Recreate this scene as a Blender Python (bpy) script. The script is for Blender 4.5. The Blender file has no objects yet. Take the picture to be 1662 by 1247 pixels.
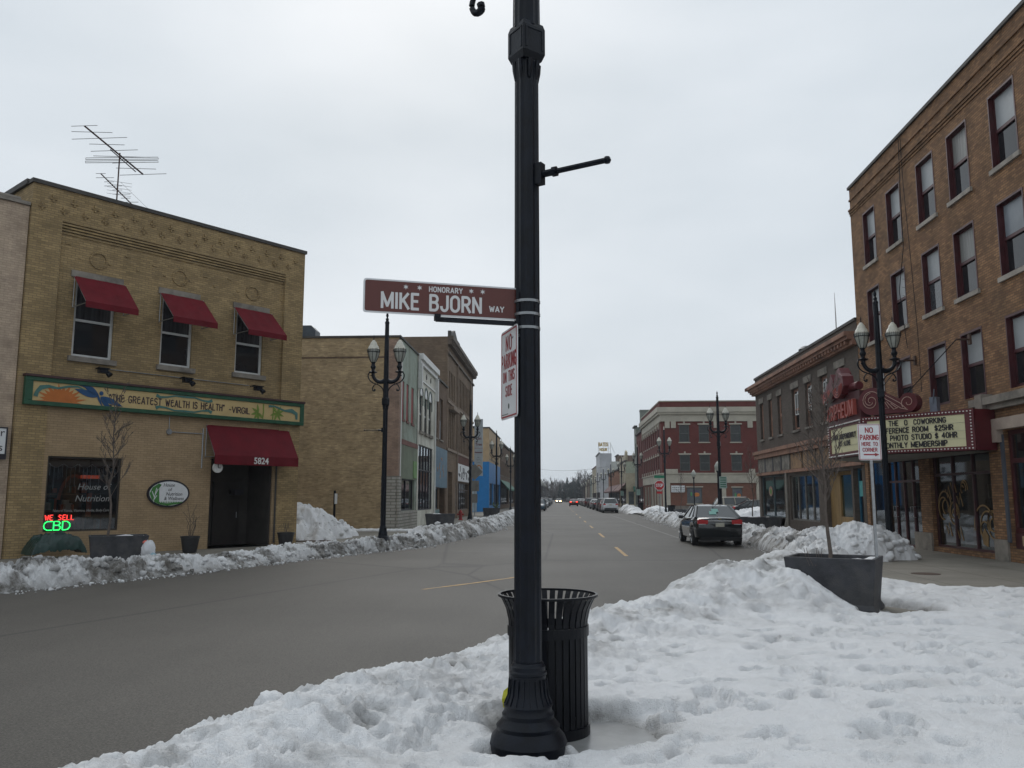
import bpy, math, random
import numpy as np
from mathutils import Vector, Matrix
random.seed(7)
S = bpy.context.scene
C = S.collection
R = math.radians
# ------------------------------------------------------------------ camera
cam_d = bpy.data.cameras.new('camera')
cam = bpy.data.objects.new('camera', cam_d); C.objects.link(cam)
cam_d.sensor_width = 36.0
cam_d.lens = 1345.0 / 1662.0 * 36.0
cam_d.clip_start = 0.05; cam_d.clip_end = 4000
cam.location = (0, 0, 1.75)
cam.rotation_euler = (R(90 + 7.81), R(0.0), R(3.204))
S.camera = cam
# ------------------------------------------------------------------ world: overcast sky
w = bpy.data.worlds.new('World'); S.world = w; w.use_nodes = True
nt = w.node_tree; nt.nodes.clear()
def wn(t, **k):
    n = nt.nodes.new(t)
    for a, b in k.items(): setattr(n, a, b)
    return n
SUN_EL, SUN_AZ = 38.0, -12.0      # degrees; azimuth measured from +Y towards +X
sky = wn('ShaderNodeTexSky', sky_type='NISHITA', sun_disc=False)
sky.sun_elevation = R(SUN_EL); sky.sun_rotation = R(SUN_AZ); sky.air_density = 1.0; sky.dust_density = 4.0
bg1 = wn('ShaderNodeBackground'); bg1.inputs[1].default_value = 0.08
nt.links.new(sky.outputs[0], bg1.inputs[0])
tc = wn('ShaderNodeTexCoord'); mp = wn('ShaderNodeMapping'); mp.inputs['Scale'].default_value = (1, 1, 2.6)
nz = wn('ShaderNodeTexNoise'); nz.inputs['Scale'].default_value = 2.0; nz.inputs['Detail'].default_value = 5; nz.inputs['Roughness'].default_value = 0.45
cr = wn('ShaderNodeValToRGB')
cr.color_ramp.elements[0].position = 0.30; cr.color_ramp.elements[0].color = (0.480, 0.540, 0.592, 1)
cr.color_ramp.elements[1].position = 0.68; cr.color_ramp.elements[1].color = (0.645, 0.690, 0.735, 1)
bg2 = wn('ShaderNodeBackground'); bg2.inputs[1].default_value = 1.0
mx = wn('ShaderNodeMixShader'); mx.inputs[0].default_value = 0.965
out = wn('ShaderNodeOutputWorld')
nt.links.new(tc.outputs['Generated'], mp.inputs[0]); nt.links.new(mp.outputs[0], nz.inputs[0])
nt.links.new(nz.outputs[0], cr.inputs[0]); nt.links.new(cr.outputs[0], bg2.inputs[0])
nt.links.new(bg1.outputs[0], mx.inputs[1]); nt.links.new(bg2.outputs[0], mx.inputs[2]); nt.links.new(mx.outputs[0], out.inputs[0])
# ------------------------------------------------------------------ sun (veiled)
sd = bpy.data.lights.new('sun', 'SUN'); sd.energy = 0.5; sd.angle = R(30); sd.color = (1, 0.96, 0.9)
so = bpy.data.objects.new('sun', sd); C.objects.link(so)
dv = Vector((math.sin(R(SUN_AZ)) * math.cos(R(SUN_EL)), math.cos(R(SUN_AZ)) * math.cos(R(SUN_EL)), math.sin(R(SUN_EL))))
so.rotation_euler = dv.to_track_quat('Z', 'Y').to_euler()
S.view_settings.view_transform = 'Standard'; S.view_settings.look = 'None'
S.view_settings.exposure = 0.30; S.view_settings.gamma = 1.0
try:
    S.cycles.use_denoising = True; S.cycles.max_bounces = 6; S.cycles.transparent_max_bounces = 12
except Exception: pass

# ================================================================== materials
MATS = {}
def _nodes(name):
    m = bpy.data.materials.new(name); m.use_nodes = True
    n = m.node_tree.nodes; b = n['Principled BSDF']
    return m, m.node_tree, b
def _new(t, ty, **k):
    n = t.nodes.new(ty)
    for a, b in k.items(): setattr(n, a, b)
    return n
def _mixrgb(t, blend, fac, a, b):
    n = _new(t, 'ShaderNodeMix', data_type='RGBA', blend_type=blend)
    for sock, v in ((n.inputs[0], fac), (n.inputs[6], a), (n.inputs[7], b)):
        if hasattr(v, 'links') or hasattr(v, 'is_linked'): t.links.new(v, sock)
        elif isinstance(v, (int, float)): sock.default_value = v
        else: sock.default_value = (*v, 1)
    return n.outputs[2]
def _ramp(t, src, p0, p1, c0=(0, 0, 0), c1=(1, 1, 1)):
    n = _new(t, 'ShaderNodeValToRGB')
    n.color_ramp.elements[0].position = p0; n.color_ramp.elements[1].position = p1
    n.color_ramp.elements[0].color = (*c0, 1); n.color_ramp.elements[1].color = (*c1, 1)
    t.links.new(src, n.inputs[0]); return n.outputs[0]
def _noise(t, vec, scale, detail=3, rough=0.55):
    n = _new(t, 'ShaderNodeTexNoise'); n.inputs['Scale'].default_value = scale
    n.inputs['Detail'].default_value = detail; n.inputs['Roughness'].default_value = rough
    if vec is not None: t.links.new(vec, n.inputs['Vector'])
    return n.outputs['Fac']
def _bump(t, b, h, strength=0.3, dist=0.01):
    n = _new(t, 'ShaderNodeBump'); n.inputs['Strength'].default_value = strength; n.inputs['Distance'].default_value = dist
    t.links.new(h, n.inputs['Height']); t.links.new(n.outputs[0], b.inputs['Normal'])
def mat(name, col, rough=0.6, metal=0.0, var=0.25, scale=3.0, spec=0.5, bump=0.0, bscale=30, dirt=None, stretch=None, coat=0.0, emis=0.0):
    if name in MATS: return MATS[name]
    m, t, b = _nodes(name)
    tcn = _new(t, 'ShaderNodeTexCoord'); vec = tcn.outputs['Object']
    if stretch:
        mpn = _new(t, 'ShaderNodeMapping'); mpn.inputs['Scale'].default_value = stretch
        t.links.new(vec, mpn.inputs[0]); vec = mpn.outputs[0]
    if var > 0:
        f = _noise(t, vec, scale, 5, 0.6)
        lo = tuple(c * (1 - var) for c in col); hi = tuple(min(1, c * (1 + var)) for c in col)
        c = _ramp(t, f, 0.3, 0.7, lo, hi)
        if dirt:
            f2 = _noise(t, vec, scale * 0.37, 6, 0.65)
            c = _mixrgb(t, 'MIX', _ramp(t, f2, 0.48, 0.68), c, dirt)
        t.links.new(c, b.inputs['Base Color'])
    else:
        b.inputs['Base Color'].default_value = (*col, 1)
    b.inputs['Roughness'].default_value = rough; b.inputs['Metallic'].default_value = metal
    b.inputs['Specular IOR Level'].default_value = spec
    if coat: b.inputs['Coat Weight'].default_value = coat
    if emis:
        b.inputs['Emission Color'].default_value = (*col, 1); b.inputs['Emission Strength'].default_value = emis
    if bump: _bump(t, b, _noise(t, vec, bscale, 4), bump, 0.02)
    MATS[name] = m; return m
def brick(name, c1, c2, mortar, bw=0.205, bh=0.068, ms=0.008, stain=(0.05, 0.045, 0.04), stain_amt=0.5, rough=0.85, bump=0.5, blotch=0.35, sscale=0.5, band=False):
    if name in MATS: return MATS[name]
    m, t, b = _nodes(name)
    tcn = _new(t, 'ShaderNodeTexCoord'); sp = _new(t, 'ShaderNodeSeparateXYZ'); t.links.new(tcn.outputs['Object'], sp.inputs[0])
    ad = _new(t, 'ShaderNodeMath', operation='ADD'); t.links.new(sp.outputs[0], ad.inputs[0]); t.links.new(sp.outputs[1], ad.inputs[1])
    cb = _new(t, 'ShaderNodeCombineXYZ'); t.links.new(ad.outputs[0], cb.inputs[0]); t.links.new(sp.outputs[2], cb.inputs[1])
    bt = _new(t, 'ShaderNodeTexBrick'); t.links.new(cb.outputs[0], bt.inputs[0])
    bt.inputs['Scale'].default_value = 1; bt.inputs['Brick Width'].default_value = bw; bt.inputs['Row Height'].default_value = bh
    bt.inputs['Mortar Size'].default_value = ms; bt.inputs['Mortar Smooth'].default_value = 0.2; bt.inputs['Bias'].default_value = 0
    bt.inputs['Color1'].default_value = (*c1, 1); bt.inputs['Color2'].default_value = (*c2, 1); bt.inputs['Mortar'].default_value = (*mortar, 1)
    # broad tonal blotches + row bands of repaired brick + dark soot
    col = bt.outputs['Color']
    f = _noise(t, cb.outputs[0], 1.3, 6, 0.65)
    col = _mixrgb(t, 'MULTIPLY', 1.0, col, _ramp(t, f, 0.25, 0.75, (1 - blotch,) * 3, (1 + blotch * 0.6,) * 3))
    if band:
        mpn = _new(t, 'ShaderNodeMapping'); mpn.inputs['Scale'].default_value = (1.1, 11, 1); t.links.new(cb.outputs[0], mpn.inputs[0])
        f3 = _noise(t, mpn.outputs[0], 1.0, 5, 0.7)
        col = _mixrgb(t, 'MULTIPLY', 1.0, col, _ramp(t, f3, 0.3, 0.7, (0.78, 0.75, 0.72), (1.18, 1.17, 1.14)))
    f2 = _noise(t, tcn.outputs['Object'], sscale, 7, 0.7)
    col = _mixrgb(t, 'MIX', _ramp(t, f2, 0.46, 0.8, (0, 0, 0), (stain_amt,) * 3), col, stain)
    t.links.new(col, b.inputs['Base Color'])
    b.inputs['Roughness'].default_value = rough; b.inputs['Specular IOR Level'].default_value = 0.25
    inv = _new(t, 'ShaderNodeMath', operation='SUBTRACT'); inv.inputs[0].default_value = 1; t.links.new(bt.outputs['Fac'], inv.inputs[1])
    _bump(t, b, inv.outputs[0], bump, 0.012)
    MATS[name] = m; return m
def glass(name, tint=(0.75, 0.8, 0.8), gl=0.12):
    if name in MATS: return MATS[name]
    m = bpy.data.materials.new(name); m.use_nodes = True; t = m.node_tree; t.nodes.clear()
    o = _new(t, 'ShaderNodeOutputMaterial'); mxs = _new(t, 'ShaderNodeMixShader'); tr = _new(t, 'ShaderNodeBsdfTransparent'); g = _new(t, 'ShaderNodeBsdfGlossy')
    tr.inputs[0].default_value = (*tint, 1); g.inputs['Roughness'].default_value = 0.03; g.inputs[0].default_value = (0.9, 0.95, 1, 1)
    fr = _new(t, 'ShaderNodeFresnel'); fr.inputs[0].default_value = 1.5
    a = _new(t, 'ShaderNodeMath', operation='ADD'); a.inputs[1].default_value = gl; t.links.new(fr.outputs[0], a.inputs[0])
    t.links.new(a.outputs[0], mxs.inputs[0]); t.links.new(tr.outputs[0], mxs.inputs[1]); t.links.new(g.outputs[0], mxs.inputs[2]); t.links.new(mxs.outputs[0], o.inputs[0])
    MATS[name] = m; return m
def emit(name, col, s):
    if name in MATS: return MATS[name]
    m, t, b = _nodes(name)
    b.inputs['Base Color'].default_value = (*col, 1); b.inputs['Emission Color'].default_value = (*col, 1); b.inputs['Emission Strength'].default_value = s
    MATS[name] = m; return m

IRON = mat('black_iron_paint', (0.0035, 0.0055, 0.0105), 0.38, 0, 0.5, 9, 0.24, bump=0.15, bscale=60)
DARK = mat('dark_void', (0.012, 0.012, 0.013), 0.9, var=0)
STEEL = mat('galvanised_steel', (0.32, 0.33, 0.34), 0.45, 0.8, 0.15, 20)
GLASSD = mat('dark_window_glass', (0.012, 0.014, 0.017), 0.04, 0, 0.4, 0.8, 0.6)
GLASSM = mat('mid_window_glass', (0.05, 0.058, 0.065), 0.05, 0, 0.35, 1.2, 0.7)
PANESKY = mat('pane_sky_sheen', (0.20, 0.225, 0.25), 0.3, 0, 0.3, 1.0, 0.6); PANESKY2 = mat('pale_pane_sky_sheen', (0.30, 0.32, 0.33), 0.35, 0, 0.15, 1.5, 0.5); CURT = mat('curtain_folds', (0.20, 0.20, 0.19), 0.4, 0, .5, 1, .5, stretch=(22, 22, .6))  # sky reflection on the upper panes painted as flat pale colour
SHOPGLASS = glass('shop_glass', (0.6, 0.63, 0.63), 0.10)
WHITEP = mat('white_paint', (0.62, 0.62, 0.60), 0.5, 0, 0.1, 6)
SIGNW = mat('sign_white', (0.66, 0.67, 0.68), 0.35, 0, 0.05, 8)
SIGNR = mat('sign_red', (0.30, 0.02, 0.03), 0.35, 0, 0.1, 8)
BLACKP = mat('black_paint', (0.015, 0.013, 0.02), 0.5, 0, 0.1)
MAROON = mat('maroon_frame', (0.058, 0.011, 0.014), 0.45, 0, 0.3, 3)
STONE = mat('limestone', (0.34, 0.31, 0.27), 0.8, 0, 0.25, 2.5, 0.3, 0.3, 40, dirt=(0.16, 0.145, 0.125))
STONEG = mat('grey_stone', (0.24, 0.215, 0.185), 0.85, 0, 0.25, 3, 0.3, 0.3, 40, dirt=(0.10, 0.09, 0.08))
ROOF = mat('roof_felt', (0.05, 0.05, 0.05), 0.9, 0, 0.3, 1)
COPING = mat('dark_coping', (0.055, 0.05, 0.045), 0.7, 0, 0.4, 2)

# ================================================================== mesh helpers
class MB:
    def __init__(s, M=None): s.v = []; s.f = []; s.mi = []; s.M = M or Matrix.Identity(4); s.m = 0
    def sm(s, P, n=5):
        P = [Vector(p) for p in P]; o = []
        for i in range(len(P) - 1):
            a, b, c, d = P[max(i - 1, 0)], P[i], P[i + 1], P[min(i + 2, len(P) - 1)]
            for k in range(n): t = k / n; o.append(.5 * ((2 * b) + (c - a) * t + (2 * a - 5 * b + 4 * c - d) * t * t + (3 * b - a - 3 * c + d) * t ** 3))
        return o + [P[-1]]
    def add(s, vs, fs):
        o = len(s.v); s.v += [tuple(s.M @ Vector(p)) for p in vs]
        for f in fs: s.f.append([i + o for i in f]); s.mi.append(s.m)
    def box(s, x0, x1, y0, y1, z0, z1):
        s.add([(x0, y0, z0), (x1, y0, z0), (x1, y1, z0), (x0, y1, z0), (x0, y0, z1), (x1, y0, z1), (x1, y1, z1), (x0, y1, z1)],
              [(0, 3, 2, 1), (4, 5, 6, 7), (0, 1, 5, 4), (1, 2, 6, 5), (2, 3, 7, 6), (3, 0, 4, 7)])
        return s
    def quad(s, *p): s.add(p, [tuple(range(len(p)))]); return s
    def prism(s, pts, y0, y1):   # polygon in local XZ (counter-clockwise seen from -y) extruded y0 (front) .. y1
        n = len(pts); vs = [(x, y0, z) for x, z in pts] + [(x, y1, z) for x, z in pts]
        fs = [tuple(range(n)), tuple(range(2 * n - 1, n - 1, -1))] + [(i, i + n, (i + 1) % n + n, (i + 1) % n) for i in range(n)]
        s.add(vs, fs); return s
    def tube(s, pts, r, n=8, cap=True):
        pts = [Vector(p) for p in pts]; rs = r if isinstance(r, (list, tuple)) else [r] * len(pts)
        vs = []; up = None
        for i, p in enumerate(pts):
            d = (pts[min(i + 1, len(pts) - 1)] - pts[max(i - 1, 0)])
            if d.length < 1e-9: d = Vector((0, 0, 1))
            d.normalize()
            if up is None:
                up = Vector((0, 0, 1)) if abs(d.z) < 0.9 else Vector((1, 0, 0))
            a = d.cross(up)
            if a.length < 1e-6: a = d.orthogonal()
            a.normalize(); b = d.cross(a).normalized(); up = -b if False else up
            for k in range(n):
                t = 2 * math.pi * k / n; vs.append(p + (a * math.cos(t) + b * math.sin(t)) * rs[i])
        fs = []
        for i in range(len(pts) - 1):
            for k in range(n):
                k2 = (k + 1) % n; fs.append((i * n + k, i * n + k2, (i + 1) * n + k2, (i + 1) * n + k))
        if cap: fs += [tuple(range(n - 1, -1, -1)), tuple((len(pts) - 1) * n + k for k in range(n))]
        s.add(vs, fs); return s
    def lathe(s, prof, n=16, c=(0, 0, 0), flute=0, fd=0.0):
        vs = []; fs = []
        for (r, z) in prof:
            for k in range(n):
                t = 2 * math.pi * k / n; rr = r * (1 - (fd if (flute and k % 2) else 0))
                vs.append((c[0] + rr * math.cos(t), c[1] + rr * math.sin(t), c[2] + z))
        m = len(prof)
        for i in range(m - 1):
            for k in range(n):
                k2 = (k + 1) % n; fs.append((i * n + k, i * n + k2, (i + 1) * n + k2, (i + 1) * n + k))
        fs += [tuple(range(n - 1, -1, -1)), tuple((m - 1) * n + k for k in range(n))]
        s.add(vs, fs); return s
    def ell(s, c, rx, rz, y0, y1, n=32, a0=0, a1=360):
        return s.prism([(c[0] + rx * math.cos(R(a0 + (a1 - a0) * k / n)), c[1] + rz * math.sin(R(a0 + (a1 - a0) * k / n))) for k in range(n)], y0, y1)
    def build(s, name, mats, parent=None, smooth=False, angle=35, bevel=0):
        me = bpy.data.meshes.new(name); me.from_pydata(s.v, [], s.f); me.update()
        for m in (mats if isinstance(mats, (list, tuple)) else [mats]): me.materials.append(m)
        if any(s.mi): me.polygons.foreach_set('material_index', s.mi)
        if smooth:
            me.polygons.foreach_set('use_smooth', [True] * len(me.polygons))
            try: me.set_sharp_from_angle(angle=R(angle))
            except Exception: pass
        o = bpy.data.objects.new(name, me); C.objects.link(o)
        if parent: o.parent = parent
        if bevel:
            bm_ = o.modifiers.new('bevel', 'BEVEL'); bm_.width = bevel; bm_.segments = 2; bm_.limit_method = 'ANGLE'
        return o
def tag(o, label=None, cat=None, group=None, kind=None):
    for k, v in (('label', label), ('category', cat), ('group', group), ('kind', kind)):
        if v: o[k] = v
    return o
def thing(name, loc, rz=0, label=None, cat=None, group=None, scale=1):
    o = bpy.data.objects.new(name, None); o.empty_display_size = 0.2; C.objects.link(o)
    o.location = loc; o.rotation_euler = (0, 0, R(rz)); o.scale = (scale,) * 3
    return tag(o, label, cat, group)
def kids(o): return [c for c in bpy.data.objects if c.parent == o]
def dup(o, loc=None, rz=None, label=None, parent=None, scale=None):
    c = o.copy(); C.objects.link(c)
    if parent: c.parent = parent
    if loc is not None: c.location = loc
    if rz is not None: c.rotation_euler = (0, 0, R(rz))
    if scale is not None: c.scale = (scale,) * 3
    if label: c['label'] = label
    for k in kids(o): dup(k, parent=c)
    return c
def text(s, size, m, parent, loc, rot=(90, 0, 0), xs=1.0, bold=0.0, align='CENTER', ex=0.002, name='lettering', shear=0, sp=1.0):
    cu = bpy.data.curves.new('t', 'FONT'); cu.body = s; cu.size = size; cu.align_x = align; cu.align_y = 'CENTER'
    cu.extrude = ex; cu.offset = bold; cu.resolution_u = 3; cu.shear = shear; cu.space_character = sp
    to = bpy.data.objects.new('t', cu); C.objects.link(to)
    dg = bpy.context.evaluated_depsgraph_get(); me = bpy.data.meshes.new_from_object(to.evaluated_get(dg))
    bpy.data.objects.remove(to); bpy.data.curves.remove(cu)
    me.materials.clear(); me.materials.append(m); me.name = name
    o = bpy.data.objects.new(name, me); C.objects.link(o); o.parent = parent
    o.location = loc; o.rotation_euler = tuple(R(a) for a in rot); o.scale = (xs, 1, 1)
    return o
# condensed stroke lettering (road-sign style capitals) ------------------------------
def _a(cx, cy, rx, ry, a0, a1, n=10): return [(cx + rx * math.cos(R(a0 + (a1 - a0) * k / n)), cy + ry * math.sin(R(a0 + (a1 - a0) * k / n))) for k in range(n + 1)]
GL = {
 'A': (.58, [[(0, 0), (.29, 1), (.58, 0)], [(.1, .3), (.48, .3)]]), 'B': (.5, [[(0, 0), (0, 1), (.28, 1)] + _a(.28, .765, .2, .235, 80, -90, 8) + [(0, .53)], [(.28, .53)] + _a(.28, .265, .22, .265, 80, -90, 8) + [(0, 0)]]),
 'C': (.5, [_a(.27, .7, .25, .3, 20, 180, 8) + _a(.27, .3, .25, .3, 180, 340, 8)]), 'D': (.52, [[(0, 0), (0, 1), (.22, 1)] + _a(.22, .7, .3, .3, 80, 0, 6) + _a(.22, .3, .3, .3, 0, -90, 6) + [(0, 0)]]),
 'E': (.42, [[(.42, 1), (0, 1), (0, 0), (.42, 0)], [(0, .52), (.36, .52)]]), 'F': (.42, [[(.42, 1), (0, 1), (0, 0)], [(0, .52), (.36, .52)]]),
 'G': (.52, [_a(.26, .7, .26, .3, 20, 180, 8) + _a(.26, .3, .26, .3, 180, 350, 8) + [(.52, .45), (.3, .45)]]), 'H': (.5, [[(0, 0), (0, 1)], [(.5, 0), (.5, 1)], [(0, .52), (.5, .52)]]),
 'I': (.02, [[(.01, 0), (.01, 1)]]), 'J': (.42, [[(.42, 1), (.42, .28)] + _a(.21, .25, .21, .25, 0, -180, 10)]), 'K': (.52, [[(0, 0), (0, 1)], [(.5, 1), (0, .38)], [(.17, .58), (.54, 0)]]), 'L': (.4, [[(0, 1), (0, 0), (.4, 0)]]),
 'M': (.70, [[(0, 0), (0, 1), (.35, .12), (.70, 1), (.70, 0)]]), 'N': (.52, [[(0, 0), (0, 1), (.52, 0), (.52, 1)]]), 'O': (.54, [_a(.27, .7, .27, .3, 0, 180, 12) + _a(.27, .3, .27, .3, 180, 360, 12) + [(.54, .7)]]),
 'P': (.5, [[(0, 0), (0, 1), (.26, 1)] + _a(.26, .73, .23, .27, 80, -90, 8) + [(0, .46)]]), 'Q': (.54, [_a(.27, .7, .27, .3, 0, 180, 12) + _a(.27, .3, .27, .3, 180, 360, 12) + [(.54, .7)], [(.3, .25), (.56, -.05)]]),
 'R': (.5, [[(0, 0), (0, 1), (.26, 1)] + _a(.26, .74, .23, .26, 80, -90, 8) + [(0, .48)], [(.24, .48), (.52, 0)]]), 'S': (.48, [_a(.24, .76, .23, .24, 20, 250, 12) + _a(.24, .26, .24, .26, 70, -160, 12)]),
 'T': (.5, [[(0, 1), (.5, 1)], [(.25, 1), (.25, 0)]]), 'U': (.52, [[(0, 1), (0, .28)] + _a(.26, .27, .26, .27, 180, 360, 12) + [(.52, 1)]]), 'V': (.54, [[(0, 1), (.27, 0), (.54, 1)]]), 'W': (.74, [[(0, 1), (.19, 0), (.37, .8), (.55, 0), (.74, 1)]]),
 'X': (.54, [[(0, 0), (.54, 1)], [(0, 1), (.54, 0)]]), 'Y': (.54, [[(0, 1), (.27, .48), (.54, 1)], [(.27, .48), (.27, 0)]]), 'Z': (.5, [[(0, 1), (.5, 1), (0, 0), (.5, 0)]]),
 '0': (.5, [_a(.25, .7, .25, .3, 0, 180, 12) + _a(.25, .3, .25, .3, 180, 360, 12) + [(.5, .7)]]), '2': (.48, [_a(.24, .74, .24, .26, 165, -35, 10) + [(0, 0), (.48, 0)]]), '4': (.52, [[(.38, 0), (.38, 1), (0, .3), (.52, .3)]]), '5': (.48, [[(.44, 1), (.06, 1), (.02, .52)] + _a(.23, .31, .25, .31, 110, -150, 12)]),
 '8': (.5, [_a(.25, .76, .21, .24, -90, 270, 16), _a(.25, .26, .25, .26, -90, 270, 16)]), '$': (.48, [_a(.24, .72, .23, .2, 20, 250, 12) + _a(.24, .28, .24, .22, 70, -160, 12), [(.24, 1.08), (.24, -.08)]]), '-': (.3, [[(0, .45), (.3, .45)]]), ' ': (.32, []),
 '"': (.2, [[(0, 1), (.02, .8)], [(.16, 1), (.18, .8)]]), 'e': (.5, [_a(.27, .7, .25, .3, 60, 180, 6) + _a(.27, .3, .25, .3, 180, 330, 8), [(0, .56), (.46, .66)]])}
def stext(s, h, m, parent, loc, w=None, rot=(90, 0, 0), xs=1.0, st=.16, gap=.24, ex=.0015, name='lettering', M=None, only=None):
    """stroke lettering h tall, centred on loc; squeezed to total width w when given"""
    tot = sum(GL[c][0] + gap for c in s) - gap
    k = h * xs if w is None else w / (tot + st)
    x = -tot / 2; g = MB(); q = 0
    for c in s:
        gw, sts = GL[c]
        segs = []
        for P in sts:
            cur = [P[0]]
            for i in range(1, len(P)):
                cur.append(P[i])
                if i < len(P) - 1:
                    d0 = Vector(P[i]) - Vector(P[i - 1]); d1 = Vector(P[i + 1]) - Vector(P[i])
                    if d0.length > 1e-6 and d1.length > 1e-6 and d0.normalized().dot(d1.normalized()) < .35: segs.append(cur); cur = [P[i]]
            segs.append(cur)
        for P in segs:
            P = [(( x + px) * k, (py - .5) * h * (1 - st)) for px, py in P]; n = len(P); A = []; B = []; t_ = st * h / 2
            for i in range(n):
                d0 = Vector(P[i]) - Vector(P[i - 1]) if i else Vector(P[1]) - Vector(P[0]); d1 = Vector(P[i + 1]) - Vector(P[i]) if i < n - 1 else d0
                if d0.length < 1e-9: d0 = d1
                if d1.length < 1e-9: d1 = d0
                d0 = d0.normalized(); d1 = d1.normalized(); nn = Vector((-d0.y, d0.x)) + Vector((-d1.y, d1.x))
                nn = nn.normalized() if nn.length > 1e-6 else Vector((-d0.y, d0.x)); c_ = max(.72, abs(nn.dot(Vector((-d0.y, d0.x)))))
                p = Vector(P[i]) - (d0 * t_ * .6 if i == 0 else Vector((0, 0))) + (d1 * t_ * .6 if i == n - 1 else Vector((0, 0))); hx = nn * (t_ / c_); hx.x *= min(1, .5 + .55 * k / h) ; A.append(p + hx); B.append(p - hx)
            o_ = len(g.v); z0, z1 = ex + q * ex * .08, 0; q += 1; vs = []
            for i in range(n): vs += [(A[i].x, A[i].y, z0), (B[i].x, B[i].y, z0), (B[i].x, B[i].y, z1), (A[i].x, A[i].y, z1)]
            g.add(vs, [(4 * i + j, 4 * i + (j + 1) % 4, 4 * i + 4 + (j + 1) % 4, 4 * i + 4 + j) for i in range(n - 1) for j in (0, 1, 3)] + [(0, 3, 2, 1), (4 * n - 4, 4 * n - 3, 4 * n - 2, 4 * n - 1)])
        x += gw + gap
    o = g.build(name, m, parent)
    if M is not None: o.matrix_basis = M @ Matrix.Translation(loc) @ Matrix.Rotation(R(90), 4, 'X')
    else: o.location = loc; o.rotation_euler = tuple(R(a) for a in rot)
    return o
# numpy value noise --------------------------------------------------
def _h(ix, iy, seed):
    n = (ix * 374761393 + iy * 668265263 + seed * 1442695041) & 0xffffffff
    n = ((n ^ (n >> 13)) * 1274126177) & 0xffffffff
    return ((n ^ (n >> 16)) & 0xffff) / 65535.0
def vn(x, y, seed=0):
    ix = np.floor(x).astype(np.int64); iy = np.floor(y).astype(np.int64); fx = x - ix; fy = y - iy
    fx = fx * fx * fx * (fx * (fx * 6 - 15) + 10); fy = fy * fy * fy * (fy * (fy * 6 - 15) + 10)
    a = _h(ix, iy, seed); b = _h(ix + 1, iy, seed); c = _h(ix, iy + 1, seed); d = _h(ix + 1, iy + 1, seed)
    return (a + (b - a) * fx) * (1 - fy) + (c + (d - c) * fx) * fy
def fbm(x, y, o=4, seed=0, g=0.5):
    s = np.zeros_like(x); a = 1; t = 0
    for k in range(o):
        s += a * vn(x * 2 ** k + 17.3 * k, y * 2 ** k + 5.1 * k, seed + k); t += a; a *= g
    return s / t
def grid_mesh(name, X, Y, Z, m, dirt=None, keep=None, extra=None):
    nr, nc = X.shape; idx = np.arange(nr * nc).reshape(nr, nc)
    q = np.stack([idx[:-1, :-1], idx[:-1, 1:], idx[1:, 1:], idx[1:, :-1]], -1).reshape(-1, 4)
    if keep is not None:
        k = keep.reshape(-1); q = q[(k[q].any(1))]
    V = np.stack([X, Y, Z], -1).reshape(-1, 3); dv_ = dirt.reshape(-1) if dirt is not None else np.zeros(len(V))
    if extra is not None and len(extra[0]):
        ev, ef, ed = extra; tris = ef + len(V); V = np.vstack([V, ev]); dv_ = np.concatenate([dv_, ed])
    else: tris = np.zeros((0, 3), int)
    me = bpy.data.meshes.new(name)
    me.vertices.add(len(V)); me.vertices.foreach_set('co', V.astype(np.float32).ravel())
    nl = len(q) * 4 + len(tris) * 3; me.loops.add(nl)
    me.loops.foreach_set('vertex_index', np.concatenate([q.ravel(), tris.ravel()]).astype(np.int32))
    me.polygons.add(len(q) + len(tris))
    me.polygons.foreach_set('loop_start', np.concatenate([np.arange(len(q)) * 4, len(q) * 4 + np.arange(len(tris)) * 3]).astype(np.int32))
    me.polygons.foreach_set('use_smooth', np.ones(len(q) + len(tris), bool))
    me.update(calc_edges=True)
    at = me.attributes.new('dirt', 'FLOAT', 'POINT'); at.data.foreach_set('value', dv_.astype(np.float32))
    me.materials.append(m); o = bpy.data.objects.new(name, me); C.objects.link(o); return o
# unit lump for clods
def _ico():
    t = (1 + 5 ** .5) / 2
    v = [(-1, t, 0), (1, t, 0), (-1, -t, 0), (1, -t, 0), (0, -1, t), (0, 1, t), (0, -1, -t), (0, 1, -t), (t, 0, -1), (t, 0, 1), (-t, 0, -1), (-t, 0, 1)]
    f = [(0, 11, 5), (0, 5, 1), (0, 1, 7), (0, 7, 10), (0, 10, 11), (1, 5, 9), (5, 11, 4), (11, 10, 2), (10, 7, 6), (7, 1, 8), (3, 9, 4), (3, 4, 2), (3, 2, 6), (3, 6, 8), (3, 8, 9), (4, 9, 5), (2, 4, 11), (6, 2, 10), (8, 6, 7), (9, 8, 1)]
    v = [Vector(p).normalized() for p in v]
    cache = {}; nf = []
    def mid(a, b):
        k = (min(a, b), max(a, b))
        if k not in cache: cache[k] = len(v); v.append(((v[a] + v[b]) / 2).normalized())
        return cache[k]
    for a, b, c in f:
        x, y, z = mid(a, b), mid(b, c), mid(c, a); nf += [(a, x, z), (b, y, x), (c, z, y), (x, y, z)]
    return np.array([tuple(p) for p in v]), np.array(nf)
ICV, ICF = _ico()
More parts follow.
